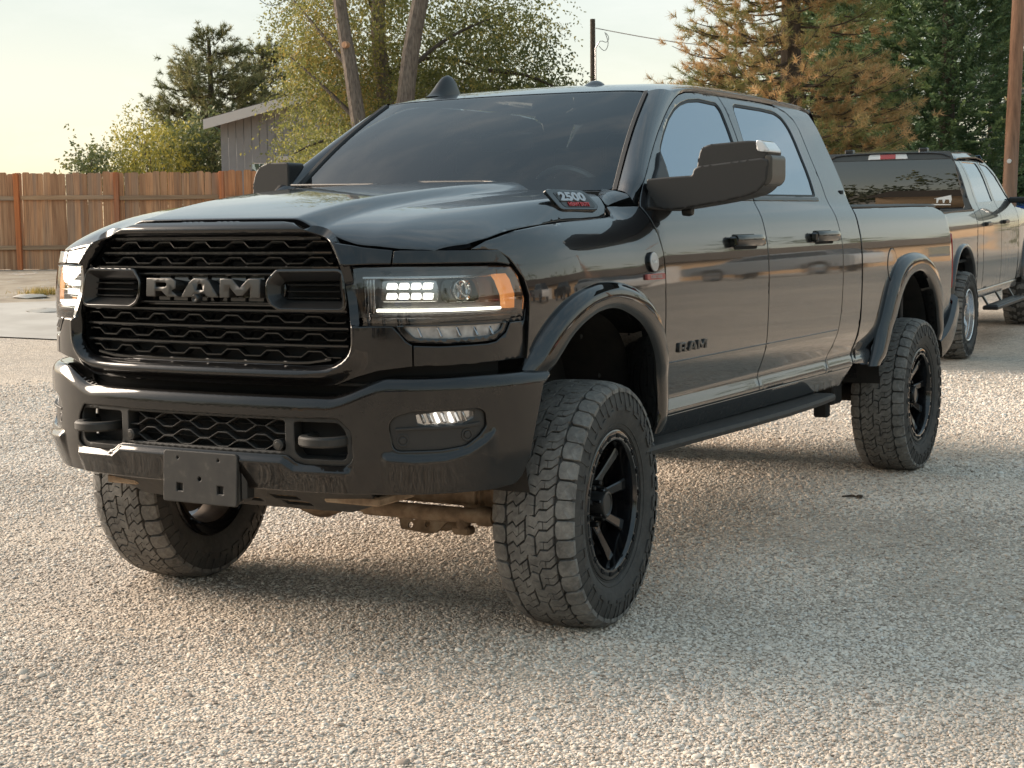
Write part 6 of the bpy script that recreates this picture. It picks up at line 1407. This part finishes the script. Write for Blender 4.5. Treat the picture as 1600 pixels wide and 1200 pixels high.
for (a, b, c) in (((560, 190, 29), (500, 130, 29.5), (455, 90, 30)), ((548, 110, 29), (500, 50, 30), (450, -10, 31)), ((598, 120, 31), (680, 90, 31), (760, 110, 31)), ((638, 110, 29), (700, 60, 30), (790, 20, 31)), ((606, 200, 31), (700, 180, 30), (800, 160, 31)), ((760, 110, 31), (830, 120, 31), (890, 150, 31)), ((573, 250, 29), (520, 220, 28.5), (460, 240, 28)), ((590, 40, 31), (560, -40, 31), (500, -120, 31)), ((657, 0, 29), (740, -60, 30), (830, -90, 31))):
    lp.append((tk(a, b, c), (.05, .012)))
limbs(elm, 'branch', lp, 'bark_dark')
poly_e = [(455, -10), (440, 60), (448, 110), (440, 150), (450, 200), (462, 240), (475, 290), (640, 300), (700, 240), (880, 170), (895, 140), (868, 100), (850, 60), (845, 0), (830, -60), (480, -60)]
cl = in_poly(poly_e, 330, 29.6, 33.5) - eo
tone = np.clip(.5 + RNG.normal(size=len(cl)) * .22, 0, 1)
leafy(elm, 'crown', 'leaf_elm', cl, .42, 14, 16, .068, .036, .55, tone)
cl = in_poly([(455, -20), (470, 60), (450, 130), (500, 200), (560, 160), (600, 60), (600, -40)], 45, 29.8, 31.5) - eo; leafy(elm, 'golden_foliage', 'leaf_elm_gold', cl, .38, 10, 14, .066, .036, .6)
cl = in_poly([(455, 170), (460, 250), (470, 290), (620, 300), (600, 220), (500, 190)], 46, 27.6, 29.6) - eo; leafy(elm, 'drooping_foliage', 'leaf_elm', cl, .35, 10, 16, .066, .034, .9, np.full(46, .55))
cl = in_poly([(600, 140), (620, 230), (900, 150), (850, 60), (700, 20)], 110, 31, 33) - eo; leafy(elm, 'dark_foliage', 'leaf_dark', cl, .45, 11, 14, .075, .042, .5)
cl = in_poly([(430, -260), (900, -260), (870, -60), (430, -60)], 60, 28.5, 34) - eo; leafy(elm, 'upper_foliage', 'leaf_elm', cl, .6, 8, 8, .14, .08, .5)
# --- pines
def pine(par, o, trunk, rtr, branches, tuft_n, needle, nl, nw, mat, up=.35, rng=RNG, tuft_step=.13, tip_up=.3, tone_fn=None, nm='crown'):
    limbs(par, 'trunk', [(trunk, rtr)], 'bark_dark'); C = []; D = []; TN = []
    bp = []
    for st, en in branches:
        L = np.linalg.norm(en - st); n = max(3, int(L * .75 / tuft_step)); mid = (st + en) / 2 + [0, 0, -.08 * L]; P = resamp([st, mid, en + [0, 0, tip_up * .2 * L]], 8); bp.append((P, (.008 + .010 * L, .004)))
        tone = rng.uniform(0, 1)
        for t in np.linspace(.25, 1, n):
            p = st + (en - st) * t + np.array([0, 0, -.08 * L * 4 * t * (1 - t) + tip_up * .2 * L * t * t])
            for q in range(2 if t < .95 else 1):
                off = rng.normal(size=3) * [.14, .14, .08] * (1.2 - .4 * t); C.append(p + off); d = unit((en - st) / L * .8 + off * 2.2 + [0, 0, up]); D.append(d); TN.append(tone)
    g = Geo()
    for P, r in bp: g.tube(P, np.linspace(r[0], r[1], len(P)), 5, cap=False)
    bo_ = g.build('branch', 'bark_dark', par, angle=None); bo_['kind'] = 'stuff'
    C = np.array(C); D = np.array(D); TN = np.array(TN); m = len(C); idx = np.repeat(np.arange(m), needle)
    ax = D[idx]; r = unit(rng.normal(size=(len(idx), 3))); dd = unit(ax * .75 + r * .85); base = C[idx] + ax * rng.uniform(-.5, .5, (len(idx), 1)) * nl * .9
    V, F = tris(base, dd, nl * rng.uniform(.7, 1.1, len(idx)), nw, rng); a = np.clip(TN[idx] * .7 + rng.uniform(0, .35, len(idx)), 0, 1)
    f = fastmesh(nm, V, F, mat, par, attr=a); f['kind'] = 'stuff'; return f
def cone_branches(cx, cy, z0, z1, prof, n, rng, inner=.1, rise=.1):
    out = []
    for k in range(n):
        z = rng.uniform(z0, z1); a = rng.uniform(0, 2 * math.pi); r = float(np.interp(z, *prof)) * rng.uniform(.62, 1.06); st = np.array([cx + inner * math.cos(a), cy + inner * math.sin(a), z - r * rise * .5]); en = np.array([cx + r * math.cos(a), cy + r * math.sin(a), z + r * rise * rng.uniform(-.6, 1.2)]); out.append((st, en))
        # side shoots
        for s in (-1, 1):
            if rng.random() < .8:
                t = rng.uniform(.4, .75); p = st + (en - st) * t; da = s * rng.uniform(.5, .9); l = r * (1 - t) * rng.uniform(.8, 1.3); out.append((p, p + np.array([math.cos(a + da) * l, math.sin(a + da) * l, rng.uniform(-.05, .12) * l + .05])))
    return out
rp = np.random.default_rng(5)
b0 = at(1232, 300, 26.0); br = thing('browning_pine', 'large ponderosa pine with rusty brown and green needles right of the truck cab', 'pine tree', (float(b0[0]), float(b0[1]), .4))
pine(br, None, np.array([(0, 0, 0), (.03, 0, 3), (0, 0, 6), (-.05, 0, 9.5)]), (.22, .08), cone_branches(0, 0, .9, 8.5, ([.9, 2.0, 3.2, 4.6, 6.0, 8.5], [1.75, 1.95, 2.0, 1.75, 1.35, .3]), 240, rp), None, 34, .135, .011, 'needle_b', rng=rp)
b1 = at(322, 300, 45); lpn = thing('dark_pine', 'dusky green pine with upright tufted branches left of the grey house', 'pine tree', (float(b1[0]), float(b1[1]), .7))
rp = np.random.default_rng(8)
brs = cone_branches(0.4, 0, 1.0, 6.2, ([1., 2.4, 3.6, 4.6, 5.4, 6.4], [2.3, 2.6, 2.2, 1.75, 1.1, .35]), 115, rp, rise=.35); pine(lpn, None, np.array([(.2, 0, 0), (.3, 0, 3), (.25, 0, 6.0)]), (.20, .05), brs, None, 30, .17, .02, 'needle_l', rng=rp, tip_up=1.1, tuft_step=.16)
b2 = at(415, 300, 47); lp2 = thing('dark_pine', 'dusky pine behind the roof of the grey house, partly hidden by the elm', 'pine tree', (float(b2[0]), float(b2[1]), .7))
brs = cone_branches(0, 0, 2.0, 6.1, ([2., 3.6, 5.0, 6.3], [2.2, 2.0, 1.3, .3]), 90, rp, rise=.35); pine(lp2, None, np.array([(0, 0, 0), (0, 0, 3), (0, 0, 6.0)]), (.20, .05), brs, None, 30, .17, .02, 'needle_l', rng=rp, tip_up=1.1, tuft_step=.16)
# --- dark conifer of feathery sprays
def feathery(par, H, prof, n, mat, rng, L=(.35, .75), card=.075, per=26, cw=.03, upt=.55):
    limbs(par, 'trunk', [(np.array([(0, 0, 0), (0, 0, H * .5), (0, 0, H * .97)]), (.2, .03))], 'bark_dark')
    z = rng.uniform(.25, H, n); a = rng.uniform(0, 2 * math.pi, n); R = np.interp(z, *prof) * (rng.uniform(.35, 1.0, n) ** .5) * (1 + .12 * np.sin(a * 5 + z * 2.1))
    ax = unit(np.stack([np.cos(a), np.sin(a), upt + rng.uniform(-.3, .45, n)], -1) + rng.normal(size=(n, 3)) * .18); B = np.stack([R * np.cos(a), R * np.sin(a), z], -1); ln = rng.uniform(*L, n)
    side = unit(np.cross(ax, [0, 0, 1.]) + rng.normal(size=(n, 3)) * .25)
    t = np.tile(np.linspace(0, 1, per), n); s = np.tile(np.where(np.arange(per) % 2, 1., -1.), n); idx = np.repeat(np.arange(n), per)
    P = B[idx] + ax[idx] * (ln[idx] * t)[:, None] + np.array([0, 0, -1.]) * (ln[idx] * .18 * t ** 2)[:, None]
    wd = (1 - t * .8) * card * 2.1 + card * .35; D = ax[idx] * .75 + side[idx] * s[:, None] * .8 + rng.normal(size=P.shape) * .14
    V, F = kites(P, D, wd * rng.uniform(.7, 1.2, len(P)), cw * rng.uniform(.8, 1.4, len(P)), rng=rng)
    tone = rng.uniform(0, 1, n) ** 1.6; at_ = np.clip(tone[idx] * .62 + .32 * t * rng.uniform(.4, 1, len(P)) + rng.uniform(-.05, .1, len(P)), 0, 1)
    f = fastmesh('crown', V, F, mat, par, attr=at_); f['kind'] = 'stuff'; return f
rp = np.random.default_rng(21)
c0 = at(1478, 300, 29.5); cf = thing('dark_conifer', 'dense dark green conifer with feathery sprays between the brown pine and the pole', 'conifer', (float(c0[0]), float(c0[1]), .5))
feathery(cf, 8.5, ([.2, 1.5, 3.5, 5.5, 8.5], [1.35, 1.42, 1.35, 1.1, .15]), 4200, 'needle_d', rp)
c1 = at(1392, 300, 31.5); cf1 = thing('dark_conifer', 'dark conifer crowded behind the brown pine', 'conifer', (float(c1[0]), float(c1[1]), .5))
feathery(cf1, 9.0, ([.2, 1.5, 3.5, 5.5, 9.], [1.3, 1.4, 1.3, 1.1, .15]), 3000, 'needle_d', rp)
c2 = at(1552, 300, 36.5); cf2 = thing('blue_spruce', 'grey blue spruce behind the wooden pole at the right', 'conifer', (float(c2[0]), float(c2[1]), .6))
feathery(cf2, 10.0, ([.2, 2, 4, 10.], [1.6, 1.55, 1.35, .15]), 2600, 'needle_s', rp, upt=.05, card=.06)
c3 = at(1640, 300, 34.5); cf3 = thing('blue_spruce', 'blue grey spruce cut off by the right edge of the picture', 'conifer', (float(c3[0]), float(c3[1]), .6))
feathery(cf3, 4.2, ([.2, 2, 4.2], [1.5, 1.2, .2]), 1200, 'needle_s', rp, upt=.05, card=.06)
c4 = at(1622, 300, 44); gt = thing('golden_tree', 'warm golden leaved tree far behind the wooden pole at the right edge', 'tree', (float(c4[0]), float(c4[1]), .7))
limbs(gt, 'trunk', [(np.array([(0, 0, 0), (.1, 0, 3), (-.1, 0, 6), (.1, 0, 9)]), (.22, .08))])
cl = in_poly([(1540, -20), (1700, -60), (1720, 260), (1560, 280), (1545, 120)], 90, 42, 46) - np.array([c4[0], c4[1], .7]); leafy(gt, 'crown', 'leaf_elm_gold', cl, .6, 9, 9, .12, .07, .4)
c5 = at(1300, 300, 40); bt = thing('dark_conifer', 'dark conifer standing furthest back behind the brown pine', 'conifer', (float(c5[0]), float(c5[1]), .7))
feathery(bt, 6.2, ([.2, 2, 4, 6.2], [2.4, 2.2, 1.4, .2]), 2200, 'needle_d', rp, L=(.5, .9), card=.10, cw=.05)
# --- shrubs along the fence
def shrub(label, poly, d0, d1, n, mat, L=.07, W=.04, droop=.2, name='shrub', cat='bush', twl=(.3, .7), rad=.3, tw=9, lv=11):
    pc = np.array(poly).mean(0); p0 = at(pc[0], 300, (d0 + d1) / 2); o = np.array([p0[0], p0[1], .68]); s = thing(name, label, cat, tuple(map(float, o)))
    cl = in_poly(poly, n, d0, d1) - o; leafy(s, 'foliage', mat, cl, rad, tw, lv, L, W, droop, twlen=twl)
    for k in range(0, min(n, 12)): limbs(s, 'stem', [(np.array([(RNG.uniform(-.2, .2), RNG.uniform(-.2, .2), 0), cl[k] * [.5, .5, .5], cl[k]]), (.03, .008))], 'bark_dark')
    return s
shrub('bright yellow green shrub behind the fence', [(185, 275), (200, 215), (240, 200), (275, 205), (300, 235), (300, 300), (185, 300)], 38, 41, 60, 'leaf_yellow', .10, .05)
shrub('pale wispy shrub with sky showing through behind the fence', [(158, 300), (165, 200), (185, 178), (225, 182), (235, 215), (215, 300)], 40, 43, 34, 'leaf_yellow', .09, .04, tw=7, lv=9)
shrub('small dark narrow shrub, furthest left above the fence', [(118, 300), (130, 240), (140, 198), (150, 205), (160, 260), (160, 300)], 38, 39.5, 22, 'leaf_dark', .11, .06)
shrub('dense dark leafy bush against the end of the grey house', [(250, 300), (262, 230), (290, 195), (346, 180), (352, 300)], 39.5, 42, 80, 'leaf_dark', .11, .06)
# weeds and stones on the dirt by the fence
def dirtpt(u, v):
    r = cF + cR * (u - 800) / 2488.5 - cU * (v - 600) / 2488.5; z = .5
    for _ in range(6): p = CAM + r * ((CAM[2] - z) / -r[2]); z = float(gz(p[0], p[1]))
    return p, z
rs = random.Random(3)
def stone_geo(g, sz, at_=(0, 0, 0)):
    q = Geo(); q.lathe([(-.2, 0), (-.15, .8), (.2, 1.0), (.5, .72), (.62, 0)], 9, 2); V = np.array(q.V) * [sz, sz * .7, sz * .34]; V += np.array([rs.uniform(-.1, .1) for _ in range(V.size)]).reshape(-1, 3) * sz * .4; g.add(V + np.array(at_), q.F)
for u, v, sz, lb in ((45, 439, .30, 'long flat pale stone on the dirt nearest the orange fence post'), (71, 446, .30, 'broad pale slab of stone on the dirt near the black pickup headlight'), (34, 454, .13, 'small white stone below the long flat stone on the dirt'), (61, 453, .08, 'tiny pale stone on the dirt left of the dry weeds')):
    p, z = dirtpt(u, v); g = Geo(); stone_geo(g, sz); o = g.build('stone', 'conc', angle=25); o.location = (float(p[0]), float(p[1]), z); o.rotation_euler = (0, 0, rs.uniform(.2, .8)); tag(o, lb, 'stone')
g = Geo()
for k in range(220):
    p, z = dirtpt(rs.uniform(-60, 130), rs.uniform(421, 472)); stone_geo(g, rs.uniform(.02, .07), (p[0], p[1], z))
g.build('rubble', 'conc', angle=25)['kind'] = 'stuff'
w0p = at(72, 458, 25); n = 700; Cc = np.stack([RNG.normal(size=n) * .18, RNG.normal(size=n) * .18, np.zeros(n)], -1); D = unit(np.stack([RNG.normal(size=n) * .5, RNG.normal(size=n) * .5, np.ones(n)], -1)); V, F = tris(Cc, D, RNG.uniform(.06, .16, n), .012)
o = fastmesh('dry_weed', V, F, 'leaf_elm_gold', None, attr=RNG.uniform(0, 1, n)); r = cF + cR * (72 - 800) / 2488.5 - cU * (460 - 600) / 2488.5; p = CAM + r * ((CAM[2] - .42) / -r[2]); o.location = (float(p[0]), float(p[1]), float(gz(p[0], p[1]))); tag(o, 'low tuft of dry weeds at the edge of the concrete', 'weed')

# ======================================================================
#  WHAT THE BODYWORK MIRRORS: the far side of the yard, right of and behind the camera
# ======================================================================
bl_ = thing('long_building', 'long low tan building with a brown roof across the yard', 'building', (27, 33, 0), R_(43))
g = Geo(); g.box((4, 0, 1.45), (8, 62, 2.9)); g.build('wall', 'stucco', bl_, angle=None)
mesh('roof', [(-.8, -31.8, 2.75), (-.8, 31.8, 2.75), (4, 31.8, 4.5), (4, -31.8, 4.5), (8.8, 31.8, 2.75), (8.8, -31.8, 2.75)], [(0, 3, 2, 1), (3, 5, 4, 2), (0, 1, 4, 5)], 'brown_roof', bl_, smooth=False)
for k in range(11):
    y = -27 + k * 5.4
    if k % 3 == 1: g = Geo(); g.cbox((-.02, y, 1.1), (.06, 2.2, 2.2), .01); g.build('garage_door', 'white_trim', bl_)
    else: g = Geo(); g.cbox((-.02, y, 1.6), (.05, 1.3, 1.0), .01); g.build('window', 'glass_dark', bl_)
simple_car('parked_car', 'white car parked across the yard before the tan building', (15.5, 27.0), R_(100), 'white_paint', H=1.55)
simple_car('parked_car', 'silver grey car second in the row across the yard', (19.6, 23.0), R_(100), 'emblem', H=1.7)
simple_car('parked_car', 'white van third in the row across the yard', (23.5, 19.2), R_(104), 'white_paint', H=1.95, L=5.2)
simple_car('parked_car', 'red car fourth in the row across the yard', (27.0, 15.0), R_(100), 'red_paint', H=1.5)
simple_car('parked_car', 'white car at the near end of the row across the yard', (11.5, 31.0), R_(100), 'white_paint', H=1.7)
for nm, x, y, h in (('utility pole leaning before the tan building', 17.5, 33, 8.5), ('utility pole at the far end of the tan building', 31, 20, 9)):
    pp = thing('utility_pole', nm, 'utility pole', (x, y, 0)); g = Geo(); g.tube([(0, 0, 0), (.3, 0, h)], [.15, .11], 10); g.build('pole_shaft', 'pole', pp); g = Geo(); g.cbox((.28, 0, h - .6), (.1, 2.6, .12), .01); g.build('crossarm', 'pole', pp)
g = Geo(); g.tube(resamp([(17.8, 33, 8.2), (24.5, 26, 7.6), (31.3, 20, 8.6)], 16), .02, 6); g.tube(resamp([(31.3, 20, 8.2), (24, 0, 6.6), (16, -18, 8)], 20), .02, 6); tag(g.build('overhead_wire', 'wire'), 'wire strung between the poles by the tan building', 'wire')
# far hills and tree belts on every side
hv = []; hf = []; n = 160
for k in range(n):
    a = 2 * math.pi * k / n; r = 420; h = 9 + 7 * math.sin(a * 3 + 1) + 5 * math.sin(a * 7 + 2) + 3 * math.sin(a * 13)
    ang = math.degrees(math.atan2(math.sin(a), math.cos(a)))
    vis = 1.0 if not (88 < ang < 140) else .25
    hv += [(CAM[0] + r * math.cos(a), CAM[1] + r * math.sin(a), -2), (CAM[0] + (r + 60) * math.cos(a), CAM[1] + (r + 60) * math.sin(a), max(h, 2) * vis)]
for k in range(n): a, b = 2 * k, 2 * ((k + 1) % n); hf.append((a, a + 1, b + 1, b))
tag(mesh('hills', hv, hf, 'dirt'), kind='structure')
def belt(label, pts, mat, hh, nper=26):
    s = thing('tree_row', label, 'trees', (pts[0][0], pts[0][1], 0)); o = np.array([pts[0][0], pts[0][1], 0]); rg = np.random.default_rng(len(label))
    P = resamp(np.array(pts, float), 60); C = []
    for p in P:
        for _ in range(nper // 4): C.append((p[0] + rg.normal() * 1.2, p[1] + rg.normal() * 1.2, abs(rg.normal()) * hh * .35 + hh * .15))
    leafy(s, 'crown', mat, np.array(C) - o, 1.3, 9, 6, .5, .36, .2, rng=rg, twlen=(.8, 1.6)); return s
belt('dark row of trees behind the long tan building', [(8, 62), (34, 46), (52, 22), (56, -6)], 'leaf_dark', 6)
belt('row of dark trees far behind the camera', [(-40, -24), (-14, -30), (8, -32), (30, -32), (46, -14)], 'leaf_dark', 8.5)
h2 = thing('tan_house', 'tan house with brown roof behind the camera', 'house', (-3, -26, 0), R_(8))
g = Geo(); g.box((0, 0, 1.4), (13, 7, 2.8)); g.build('wall', 'stucco', h2, angle=None); mesh('roof', [(-7, -4, 2.7), (7, -4, 2.7), (7, 0, 4.4), (-7, 0, 4.4), (7, 4, 2.7), (-7, 4, 2.7)], [(0, 1, 2, 3), (3, 2, 4, 5)], 'brown_roof', h2, smooth=False)
simple_car('parked_car', 'dark blue car parked behind the camera', (7.5, -17), R_(80), 'blue_paint', H=1.7)
simple_car('parked_car', 'grey car parked behind the camera beside the dark blue one', (1.0, -18), R_(96), 'ford_paint', H=1.75)

# ======================================================================
#  PEBBLES
# ======================================================================
def pebbles():
    rg = np.random.default_rng(2); P = []
    def region(u0, u1, v0, v1, n):
        u = rg.uniform(u0, u1, n); v = rg.uniform(v0, v1, n); d = cF[None] + np.multiply.outer((u - 800) / 2488.5, cR) - np.multiply.outer((v - 600) / 2488.5, cU); t = -CAM[2] / d[:, 2]; q = CAM + d * t[:, None]; return q
    # uniform over the ground in front of the lens out to about 13 m
    n = 1350000; rr = np.sqrt(rg.uniform(2.3 ** 2, 16 ** 2, n)); az = math.atan2(cF[0], cF[1]) + rg.uniform(-.42, .42, n); q = np.stack([CAM[0] + rr * np.sin(az), CAM[1] + rr * np.cos(az)], -1)
    keep = rg.uniform(0, 1, n) < np.interp(rr, [0, 5, 7, 10, 13, 16], [1, 1, .8, .5, .25, .0])
    # worn, finer patches
    fn = np.sin(q[:, 0] * 1.3 + 2 * np.sin(q[:, 1] * .9)) + np.sin(q[:, 1] * 1.9 + q[:, 0] * .6) + .8 * np.sin(q[:, 0] * 3.1 - q[:, 1] * 2.3)
    keep &= rg.uniform(0, 1, n) < np.clip(.72 + .30 * fn, .22, 1)
    return q[keep], rr[keep]
q, rr = pebbles(); nP = len(q); rg = np.random.default_rng(3)
me = bpy.data.meshes.new('pebbles'); me.vertices.add(nP); me.vertices.foreach_set('co', np.c_[q, gz(q[:, 0], q[:, 1]) + rg.uniform(-.002, .003, nP)].astype(np.float32).ravel())
sz = (rg.gamma(5, 1 / 5., nP) * .0033 + .0015) * np.interp(rr, [2, 6, 11, 16], [1, 1.1, 1.6, 2.2]); sz = np.where(rg.uniform(0, 1, nP) < .025, sz * 1.7, sz); sz = np.minimum(sz, .022)
a = me.attributes.new('psize', 'FLOAT', 'POINT'); a.data.foreach_set('value', sz.astype(np.float32))
ng = bpy.data.node_groups.new('scatter_pebbles', 'GeometryNodeTree'); ng.interface.new_socket('Geometry', in_out='INPUT', socket_type='NodeSocketGeometry'); ng.interface.new_socket('Geometry', in_out='OUTPUT', socket_type='NodeSocketGeometry')
N = ng.nodes; L = ng.links; gi = N.new('NodeGroupInput'); go = N.new('NodeGroupOutput')
jn = N.new('GeometryNodeJoinGeometry')
for k in range(7):
    ic = N.new('GeometryNodeMeshIcoSphere'); ic.inputs['Radius'].default_value = 1; ic.inputs['Subdivisions'].default_value = 2
    tr = N.new('GeometryNodeTransform'); tr.inputs['Scale'].default_value = (1.25 - .05 * k, .80 + .05 * (k % 3), .40 + .05 * (k % 4)); L.new(ic.outputs[0], tr.inputs[0])
    sp = N.new('GeometryNodeSetPosition'); nt = N.new('ShaderNodeTexNoise'); nt.noise_dimensions = '4D'; nt.inputs['W'].default_value = k * 3.7; nt.inputs['Scale'].default_value = .9; nt.inputs['Detail'].default_value = 1
    sb = N.new('ShaderNodeVectorMath'); sb.operation = 'SUBTRACT'; sb.inputs[1].default_value = (.5, .5, .5); sc_ = N.new('ShaderNodeVectorMath'); sc_.operation = 'SCALE'; sc_.inputs['Scale'].default_value = .9
    L.new(nt.outputs['Color'], sb.inputs[0]); L.new(sb.outputs[0], sc_.inputs[0]); L.new(tr.outputs[0], sp.inputs[0]); L.new(sc_.outputs[0], sp.inputs['Offset'])
    ss_ = N.new('GeometryNodeSetShadeSmooth'); L.new(sp.outputs[0], ss_.inputs[0]); sm = N.new('GeometryNodeSetMaterial'); sm.inputs['Material'].default_value = M['pebble']; L.new(ss_.outputs[0], sm.inputs[0])
    g2 = N.new('GeometryNodeGeometryToInstance'); L.new(sm.outputs[0], g2.inputs[0]); L.new(g2.outputs[0], jn.inputs[0])
ip = N.new('GeometryNodeInstanceOnPoints'); m2p = N.new('GeometryNodeMeshToPoints'); L.new(gi.outputs[0], m2p.inputs[0]); L.new(m2p.outputs[0], ip.inputs['Points']); L.new(jn.outputs[0], ip.inputs['Instance']); ip.inputs['Pick Instance'].default_value = True
ri = N.new('FunctionNodeRandomValue'); ri.data_type = 'INT'; [s_ for s_ in ri.inputs if s_.name == 'Max' and s_.type == 'INT'][0].default_value = 6; L.new([s_ for s_ in ri.outputs if s_.type == 'INT'][0], ip.inputs['Instance Index'])
rv = N.new('FunctionNodeRandomValue'); rv.data_type = 'FLOAT_VECTOR'; rv.inputs[0].default_value = (-.35, -.35, 0); rv.inputs[1].default_value = (.35, .35, 6.28); L.new(rv.outputs[0], ip.inputs['Rotation'])
na = N.new('GeometryNodeInputNamedAttribute'); na.data_type = 'FLOAT'; na.inputs['Name'].default_value = 'psize'; L.new(na.outputs[0], ip.inputs['Scale'])
L.new(ip.outputs[0], go.inputs[0])
pb = bpy.data.objects.new('gravel', me); link(pb); md = pb.modifiers.new('scatter', 'NODES'); md.node_group = ng; pb['kind'] = 'stuff'
# a dark twig and a few leaves lying on the gravel
def onground(u, v):
    r = cF + cR * (u - 800) / 2488.5 - cU * (v - 600) / 2488.5; return CAM + r * (-CAM[2] / r[2])
p = onground(1330, 779); g = Geo(); g.tube([p + [-.05, 0, .008], p + [0, .01, .014], p + [.05, -.01, .012]], [.004, .007, .005], 6); g.cbox(tuple(p + [.045, 0, .016]), (.03, .022, .016), .004); tag(g.build('twig', 'bark_dark', fix=True), 'small dark twig lying on the gravel beside the rear wheel', 'twig')
